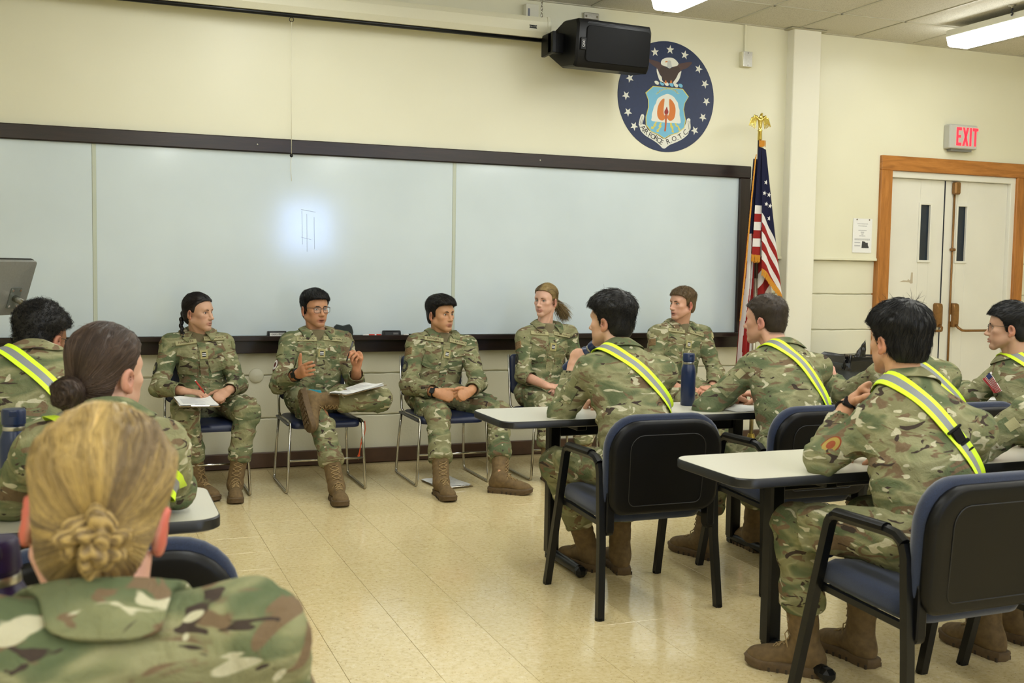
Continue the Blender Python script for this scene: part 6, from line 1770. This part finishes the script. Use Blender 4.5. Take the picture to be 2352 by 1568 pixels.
        nb = 4*K; Vb = np.concatenate(Vb); Vb = np.concatenate([Vb, Vb-np.concatenate([D]*4)*.004]); Fb = []; Mi = []
        for j in range(3):
            for k in range(K):
                l = (k+1) % K; q = (j*K+k, j*K+l, (j+1)*K+l, (j+1)*K+k); Fb.append(q[::-1]); Mi.append(1 if j == 1 else 0); Fb.append(tuple(x+nb for x in q)); Mi.append(0)
        for k in range(K):
            l = (k+1) % K; Fb.append((k, l, l+nb, k+nb)); Mi.append(0); Fb.append((3*K+k, 3*K+k+nb, 3*K+l+nb, 3*K+l)); Mi.append(0)
        bo2 = mesh('reflective_belt', Vb, Fb, [NEON, REFL], root, False, Mi, None, base)
        if belt.get('buckle'):
            aa = belt['buckle']; D1 = math.cos(aa)*ax+math.sin(aa)*f2; k = int(round((aa % (2*math.pi))/(2*math.pi)*K)) % K
            c = cen+D1*(rr[1:3, k].max()+.004); tg = nrm(-math.sin(aa)*ax+math.cos(aa)*f2); Rk = np.stack([tg, nr_, D1], 1)
            for dx, hx, hy in ((.022, .004, .029), (-.004, .024, .019), (-.032, .006, .029), (-.062, .003, .029)):
                mesh_b = MB().box(c+tg*dx-base, (hx, hy, .006), .003, Rk); mesh_b.build('buckle', BLACKP, bo2)
    return dict(root=root, base=base, jk=jk, jacket=jo, sewn=sewn, chest_map=chest_map, sleeve_map=sleeve_map, R=R, Hd=Hd, wr=wr, el=el, hands=hinfo, fr=fr, lat=lat, t=t, ar=ar, cf=cf, sh=sh)
# ================================================================== THE CAST
def glasses(p, w, mat, lensw=.048, lensh=.038, rim=.0014):
    R, Hd, base = p['R'], p['Hd'], p['base']; m = MB()
    L = lambda q: (A_(q) @ R.T+Hd-base)
    le = MB()
    for sx in (-1, 1):
        o = rrect(lensw, lensh, .013, 5, .009); pts = [L((sx*.033*w+x, .0985-abs(x+sx*.0)*.10*(1 if x*sx > 0 else .2), -.004+y)) for x, y in o]
        m.tube(pts, rim, 6, True)
        m.tube([L((sx*.033*w+x, .0988-abs(x)*.10*(1 if x*sx > 0 else .2), -.004+lensh/2)) for x in np.linspace(-lensw/2+.006, lensw/2-.006, 5)], rim*1.5, 6)
        m.tube([L((sx*.057*w, .096, .008)), L((sx*.066*w, .088, .009)), L((sx*.0775*w, .045, .008)), L((sx*.080*w, .0, .006)), L((sx*.081*w, -.016, -.002))], rim*1.1, 6)
        le.add(pts, [tuple(range(len(pts)))])
    m.tube([L((-.010, .100, .002)), L((0, .103, .005)), L((.010, .100, .002))], rim*1.2, 6)
    g = m.build('glasses', mat, p['root'], True); le.build('lens', LENSM, g)
lm = NT('spectacle_lens'); lm.b.inputs['Base Color'].default_value = (1, 1, 1, 1); lm.b.inputs['Roughness'].default_value = .02
lm.b.inputs['Alpha'].default_value = .10; lm.b.inputs['Coat Weight'].default_value = .5; LENSM = lm.m

def watch(p, side, toward, mat=BLACKP, size=.018, t=.93):
    i = 'RL'.index(side); fe = nrm(p['wr'][i]-p['el'][i]); o = A_(toward, float); o = nrm(o-fe*(o@fe)); tg = np.cross(fe, o)
    c = p['wr'][i]-fe*.012-p['base']; m = MB(); r = .0315*p['ar']
    m.tube([c+(o*math.cos(a)+tg*math.sin(a))*r for a in np.linspace(0, 2*math.pi, 25)[:-1]], .009, 6, True, flat=.4, upref=None)
    V = A_(m.V)
    w_ = mesh('wristwatch', V, m.F, mat, p['root'], True)
    MB().box(c+o*(r+.004), (.005, size, size*1.1), .004, np.stack([o, tg, fe], 1)).build('watch_case', mat, w_)
    MB().box(c+o*(r+.0092), (.0006, size*.82, size*.9), 0, np.stack([o, tg, fe], 1)).build('watch_face', plain('watch_glass', '#14181f', .1), w_)
    return w_

def flag_patch(p, i, tt, toward, colored=False, rot=0.0, sx=1):
    mp = p['sleeve_map'](i, tt, toward, rot); S = p['sewn']
    if colored: bm_, sm, cm, wm = plain('patch_white', '#d8d4d0', .8), plain('patch_red', '#9a2b2b', .8), plain('patch_blue', '#27305c', .8), plain('patch_white', '#d8d4d0', .8)
    else: bm_, sm, cm, wm = plain('patch_tan', '#a88a5c', .9), plain('patch_brown', '#56442e', .9), plain('patch_brown2', '#6b5636', .9), TAPE
    b = S('flag_patch', .088, .052, mp, bm_, p['root'], .007, 8, 5)
    off = lambda x, y: (lambda P, o: mp(A_(P)+A_([x, y]), o))
    for k in range(7): S('patch_stripe', .086, .0036, off(0, -.0222+.0074*k), sm, b, .0083, 8, 1)
    S('patch_canton', .036, .026, off(sx*.025, .012), cm, b, .0092, 4, 3)
def round_patch(p, i, tt, toward, r, outer, inner, txt=None, tm=None, sy=1.15):
    mp = p['sleeve_map'](i, tt, toward); root = p['root']
    def disc(name, r_, mat, th, par):
        n = 26; P = [(0, 0)]+[(r_*math.cos(2*math.pi*k/n), r_*sy*math.sin(2*math.pi*k/n)) for k in range(n)]
        V = mp(P, th); return mesh(name, V, [(0, 1+k, 1+(k+1) % n) for k in range(n)], mat, par, off=p['base'])
    o = disc('shoulder_patch', r, outer, .0065, root); disc('patch_field', r*.84, inner, .0078, o); disc('patch_device', r*.45, tm or outer, .0088, o)
    if txt:
        V, F = text_mesh(txt, r*1.1); V[:, 0] *= -1; mesh('lettering', mp(V[:, :2]*A_([.8, 1])+A_([r*.35, 0]), .0098), F, TAPE, o, off=p['base'])
def plain_patch(p, i, tt, toward, w, h, mat=PATCHG, rot=0.0, name='loop_patch', dx=0, th=.006):
    mp = p['sleeve_map'](i, tt, toward, rot); p['sewn'](name, w, h, (lambda P, o: mp(A_(P)+A_([dx, 0]), o)), mat, p['root'], th, 7, 5)

CAMV = A_([-.0115, -7.477, 1.4])
def tocam(P): return nrm(CAMV-A_(P))
AF, SF = 'U.S. AIR FORCE', 'U.S. SPACE FORCE'
# ---- the five on the panel
p1 = person('p1', 'woman with a long black braid in camouflage uniform writing on a clipboard on her lap', 'braid', True,
    hands=dict(R=dict(d=(.95, -.28, -.10), n=(-.05, .15, -1), curl=(8, 20, 12), spread=.3, thumb=(.85, -.2, .1)), L=dict(d=(-.72, -.42, -.42), n=(-.5, .35, -.8), curl=(62, 70, 40), spread=.2)),
    cuff=(.90, .86), hair=dict(gather=(0, -.100, -.012), braid=[(.012, -.112, -.03), (.032, -.106, -.07), (.048, -.092, -.11), (.056, -.074, -.145), (.06, -.058, -.185), (.062, -.048, -.215)], hi='#2a2220', steps=8),
    head=dict(jaw=.97, brow='#1a1210'), chest=('HARMENI', AF, BROWNT), face=True, iris='#241510', gaze=(6, 0))
p2 = person('p2', 'speaking man with glasses and crossed legs in camouflage uniform, both hands raised', 'quiff', False,
    hands=dict(R=dict(d=(.14, -.93, .28), n=(.95, .12, .10), curl=(14, 18, 12), spread=1.4, thumb=(-.15, -.35, .95), tc=8), L=dict(d=(.12, -.30, .94), n=(-.85, -.45, .05), curl=(48, 62, 35), spread=.4, thumb=(-.35, -.5, .8), tc=18)),
    cuff=(.82, .70), hair=dict(comb=(.2, .6, -.05), fringe=.007, ts=.004, tt=.018, L=.02, zst=.03), head=dict(jaw=1.02, brow='#1a1512', mouth=.005, eye=.8, stubble=.5),
    chest=('FUJIMOTO', SF, BLACKT), face=True, iris='#20130d', gaze=(4, 0))
p3 = person('p3', 'dark haired man in camouflage uniform with clasped hands and a black watch', 'short', False,
    hands=dict(R=dict(d=(.84, -.50, -.20), n=(.45, .80, -.38), curl=(55, 62, 30), spread=.4, thumb=(.75, -.55, .15), tc=15), L=dict(d=(-.84, -.46, -.22), n=(-.45, .80, -.38), curl=(58, 66, 34), spread=.4, thumb=(-.75, -.55, .2), tc=15)),
    cuff=(.84, .84), hair=dict(tt=.021, ts=.005, fringe=.010, comb=(.25, .9, -.15), L=.028, zst=.04), head=dict(jaw=1.0, brow='#1c1410', stubble=.6), chest=('RANDALL', AF, BROWNT), face=True, iris='#2a190f')
p4 = person('p4', 'blonde woman with a short ponytail in camouflage uniform, hands on her lap', 'ponytail', True,
    hands=dict(R=dict(d=(.9, -.32, -.08), n=(.1, .3, -.95), curl=(30, 40, 20), spread=.4), L=dict(d=(-.85, -.42, -.05), n=(-.2, .3, -.9), curl=(36, 45, 25), spread=.4)),
    cuff=(.36, .80), hair=dict(gather=(0, -.104, -.005), hi='#a08856', steps=7), head=dict(jaw=.90, brow='#6a4c30'), chest=('TEAGUE', AF, BROWNT), face=True, iris='#4c5a5e', gaze=(-10, 0))
p5 = person('p5', 'man with short light brown hair in camouflage uniform, right end of the panel', 'short', False,
    hands=dict(R=dict(d=(.92, -.30, .06), n=(.1, .3, -.93), curl=(25, 35, 20), spread=.6), L=dict(d=(-.92, -.34, .06), n=(-.1, .25, -.95), curl=(30, 40, 25), spread=.5)),
    cuff=(.86, .86), hair=dict(tt=.014, ts=.004, comb=(-.75, .45, .05), L=.022, hi='#8f7247', zst=.045), head=dict(jaw=1.03, brow='#4a3826', mouth=.003, stubble=.7), chest=('HOLTON', AF, BROWNT), face=True, iris='#4a5048')
glasses(p2, 1.0, plain('dark_spectacle_frame', '#2a1a12', .3))
watch(p2, 'R', (-.55, -.8, .1)); watch(p3, 'R', (-.5, -.8, .3))
tcR = lambda p, k: (-.75, -.66, .15)
round_patch(p1, 0, .62, (-.85, -.5, 0), .036, BLACKT, PATCHD, None, TAPE)
round_patch(p2, 0, .64, (-.8, -.6, 0), .034, plain('patch_maroon', '#56231f', .9), plain('patch_white', '#d8d4d0', .8), None, plain('patch_maroon', '#56231f', .9), 1.3)
plain_patch(p2, 0, .30, tcR(p2, 0), .085, .06, PATCHG); plain_patch(p2, 0, .17, tcR(p2, 0), .05, .03, PATCHG)
flag_patch(p3, 0, .26, tcR(p3, 0)); plain_patch(p3, 0, .10, tcR(p3, 0), .05, .028, PATCHG); round_patch(p3, 0, .64, (-.8, -.6, 0), .036, BLACKT, PATCHD, 'C', PATCHG)
flag_patch(p4, 0, .26, (-.85, -.5, .1)); plain_patch(p4, 0, .10, tcR(p4, 0), .04, .028, PATCHG); round_patch(p4, 0, .62, (-.95, -.3, 0), .034, BLACKT, PATCHD)
flag_patch(p5, 0, .26, tcR(p5, 0)); plain_patch(p5, 0, .09, tcR(p5, 0), .045, .028, TAPE); plain_patch(p5, 1, .10, (.3, -.95, .1), .045, .04, TAPE)
plain_patch(p1, 0, .16, tcR(p1, 0), .05, .05, PATCHG); plain_patch(p1, 1, .12, (.5, -.85, .1), .035, .05, PATCHG)

# ---- the audience
a1 = person('a1', 'man with thick black hair and neon belt drinking from a bottle, seen from behind', 'quiff', False,
    hands=dict(L=dict(d=(.38, .10, .92), n=(.62, .70, -.32), curl=(50, 60, 35), spread=.25), R=dict(d=(-.9, .42, 0))), hair=dict(tt=.028, ts=.008, L=.026, comb=(.0, .15, -.1), whorl=.7, mess=.5, lift=1.6, zst=-.01), head=dict(stubble=.6), belt=dict(low=.08), collar_up=.012)
a2 = person('a2', 'man with cropped brown hair and neon belt leaning on the front table', 'crop', False,
    hands=dict(L=dict(d=(.8, .55, 0)), R=dict(d=(-.9, .4, 0))), hair=dict(tt=.012, ts=.0028, zst=-.02), head=dict(stubble=.75), belt=dict(low=.06), collar_up=.006)
a3 = person('a3', 'man with spiky black hair, neon belt and wristwatch resting his chin on his hand', 'spiky', False,
    hands=dict(L=dict(d=(.45, -.42, .72), n=(.55, -.80, -.1), curl=(72, 78, 40), spread=.2), R=dict(d=(-.9, .3, 0))), hair=dict(tt=.026, ts=.011, L=.032, comb=(.1, .1, -.1), whorl=1.0, cowlick=True, zst=-.02, mess=.2), head=dict(stubble=.6), cuff=(.93, .70), belt=dict(low=.02, buckle=math.radians(180+62)), res=1.5, collar_up=.010)
a4 = person('a4', 'man with thin glasses and colour flag patch at the right edge, in profile', 'short', False, hair=dict(tt=.022, ts=.007, comb=(.1, .9, 0), L=.022), head=dict(stubble=.6, brow='#1a1512'), belt=dict(low=.0), face=True)
a5 = person('a5', 'person in camouflage mostly hidden behind the head with spiky black hair', 'short', False, hair=dict(cnt=250), hands=dict(L=dict(d=(-.55, .35, .7), n=(.4, .5, -.6), curl=(40, 50, 30)), R=dict(d=(-.7, .6, 0))), belt=dict(low=.0))
a6 = person('a6', 'person in camouflage cut off at the right edge, only a sleeve and leg in view', 'short', False, hair=dict(cnt=250))
l1 = person('l1', 'man with black afro hair and neon belt at the left edge', 'afro', False, hair=dict(ts=.006, tt=.022, curve=[(-.2, -.06), (-.10, -.06), (-.06, -.045), (-.03, .0), (.0, .038), (.03, .05), (.06, .062), (.12, .07)], L=.015, zst=-.06), head=dict(stubble=.55), belt=dict(low=.07), collar_up=.012)
l2 = person('l2', 'woman with brown hair in a low bun and neon belt, behind the blonde woman\'s head', 'bun', True, hair=dict(gather=(0, -.100, -.028), bun=(0, -.128, -.036), hi='#55443a', ns=1700, steps=9, r0=.0011, hh=.004), belt=dict(low=.14), res=1.5)
l3 = person('l3', 'blonde woman with a braided bun seen from behind, nearest the camera', 'bun_braided', True, hair=dict(gather=(.010, -.104, .0), bun=(.006, -.118, -.002), hi='#c2a566', ns=3400, steps=9, r0=.0007, hh=.0036, ts=.006, tt=.018), res=2, collar_up=.016)
glasses(a4, 1.0, plain('thin_wire_frame', '#4a4640', .3, .6), .044, .032, .0009)
glasses(l1, 1.0, plain('dark_spectacle_frame', '#2a1a12', .3))
watch(a3, 'L', tocam(a3['wr'][1]), BLACKP, .019)
flag_patch(a4, 1, .34, (-.75, -.65, .1), True, 0.0, 1); plain_patch(a4, 1, .14, (-.75, -.65, .1), .05, .035, PATCHG)
plain_patch(a1, 1, .22, (-.8, -.6, .1), .05, .04, PATCHG); plain_patch(a1, 1, .46, (-.8, -.6, .1), .11, .08, CAMO, 0, 'sleeve_pocket')
plain_patch(a2, 1, .20, (-.7, -.7, .1), .05, .04, TAPE); plain_patch(a2, 1, .48, (-.7, -.7, .1), .11, .09, CAMO, 0, 'sleeve_pocket')
plain_patch(a3, 1, .45, (-.7, -.7, .1), .11, .08, CAMO, 0, 'sleeve_pocket'); round_patch(a3, 1, .75, (-.9, -.3, 0), .034, plain('patch_rust', '#8a4526', .9), plain('patch_gold', '#a08a45', .9))
plain_patch(a6, 1, .25, (-.7, -.7, .1), .05, .04, TAPE); plain_patch(a6, 1, .5, (-.7, -.7, .1), .11, .09, CAMO, 0, 'sleeve_pocket')

# ================================================================== SMALL THINGS IN HANDS AND ON LAPS
clipboard('clipboard with white paper on the lap of the woman with the black braid', (.545, -.99, .592), Euler((math.radians(3), math.radians(2), math.radians(3)), 'XYZ'))
clipboard('clipboard with white paper on the crossed leg of the speaker with glasses', (1.50, -.965, .640), Euler((math.radians(8), math.radians(-3), math.radians(-66)), 'XYZ'), .12)
clipboard('clipboard with white paper lying on the floor under a chair', (2.12, -.90, .004), Euler((0, 0, math.radians(8)), 'XYZ'), .10)
def pen(label, a, b, r, mat, tip):
    a, b = A_(a), A_(b); c = (a+b)/2; o = empty('pen', label, 'pen', c); d = nrm(b-a)
    MB().tube([a-c, b-c], r, 10).build('pen_barrel', mat, o, True); MB().tube([b-c, b-c+d*.012], [r*.9, .001], 10).build('pen_tip', tip, o, True)
    MB().tube([a-c, a-c-d*.004], [r*1.08, r*.9], 10).build('pen_cap', tip if mat is not RED else PAPER, o, True)
hr = p1['hands']['R']; q = p1['wr'][0]+hr[0]*.085-hr[1]*.012
pen('red pen held in the right hand of the woman with the black braid', (.548, -.905, .712), (.598, -.885, .640), .0048, RED, BLACKP)
hl_ = p2['hands']['L'][3]; tip_ = (hl_[4]+hl_[0])/2
pen('grey pen held up in the left hand of the speaker with glasses', tip_+A_([.022, -.01, .075]), tip_-A_([.012, -.004, .04]), .0052, plain('pen_grey', '#4c4c50', .35, .4), BLACKP)
tq = empty('folded_cloth', 'small teal cloth roll on the lap of the speaker with glasses', 'cloth', (1.277, -.80, .612))
es = SDF().cone((-.055, 0, .004), (.05, -.02, -.012), .014, .012, .01, 'u', (0, 1, 0), .7).cone((-.03, .004, .010), (.03, -.01, .004), .010, .010, .006).box((.05, -.02, -.010), (.012, .014, .007), None, .004, .004)
V, F = es.mesh(.004); mesh('cloth_roll', V, F, fabric_mat('teal_cloth', '#156d7c', '#2190a0'), tq, True)
oc = empty('lanyard', 'thin orange cord hanging from the chair of the speaker with glasses', 'cord', (1.572, -.875, .43))
MB().tube([(-.006, 0, .0), (-.01, -.005, -.10), (-.026, -.008, -.19), (-.036, -.006, -.225), (-.032, -.003, -.245), (-.026, -.004, -.225), (-.020, -.006, -.16), (.004, -.004, -.10), (.012, -.002, -.05), (.008, 0, .0)], .0024, 6).build('cord_loop', plain('orange_cord', '#d8531e', .7), oc, True)
MB().tube([(-.036, -.006, -.215), (-.030, -.005, -.225), (-.024, -.005, -.215)], .005, 6).build('cord_knot', plain('orange_cord', '#d8531e', .7), oc, True)
bt_ = empty('water_bottle', 'navy flask with steel ring handle beside the knee of the spiky haired man', 'bottle', (2.295, -4.53, .555))
bt_.rotation_euler = (math.radians(-55), math.radians(10), math.radians(-30))
autosmooth(MB().lathe([(0, -.12), (.033, -.12), (.036, -.11), (.036, .02), (.03, .035), (.026, .04), (0, .04)], (0, 0, 0), 24).build('bottle_body', NAVYB, bt_), 40)
MB().lathe([(.0285, .040), (.029, .062), (.022, .07), (0, .071)], (0, 0, 0), 20).build('lid', NAVYB, bt_, True)
MB().tube([(.024*math.cos(a), 0, .072+.024*math.sin(a)) for a in np.linspace(0, 2*math.pi, 21)[:-1]], .0032, 6, True).build('ring_handle', CHROME, bt_, True)
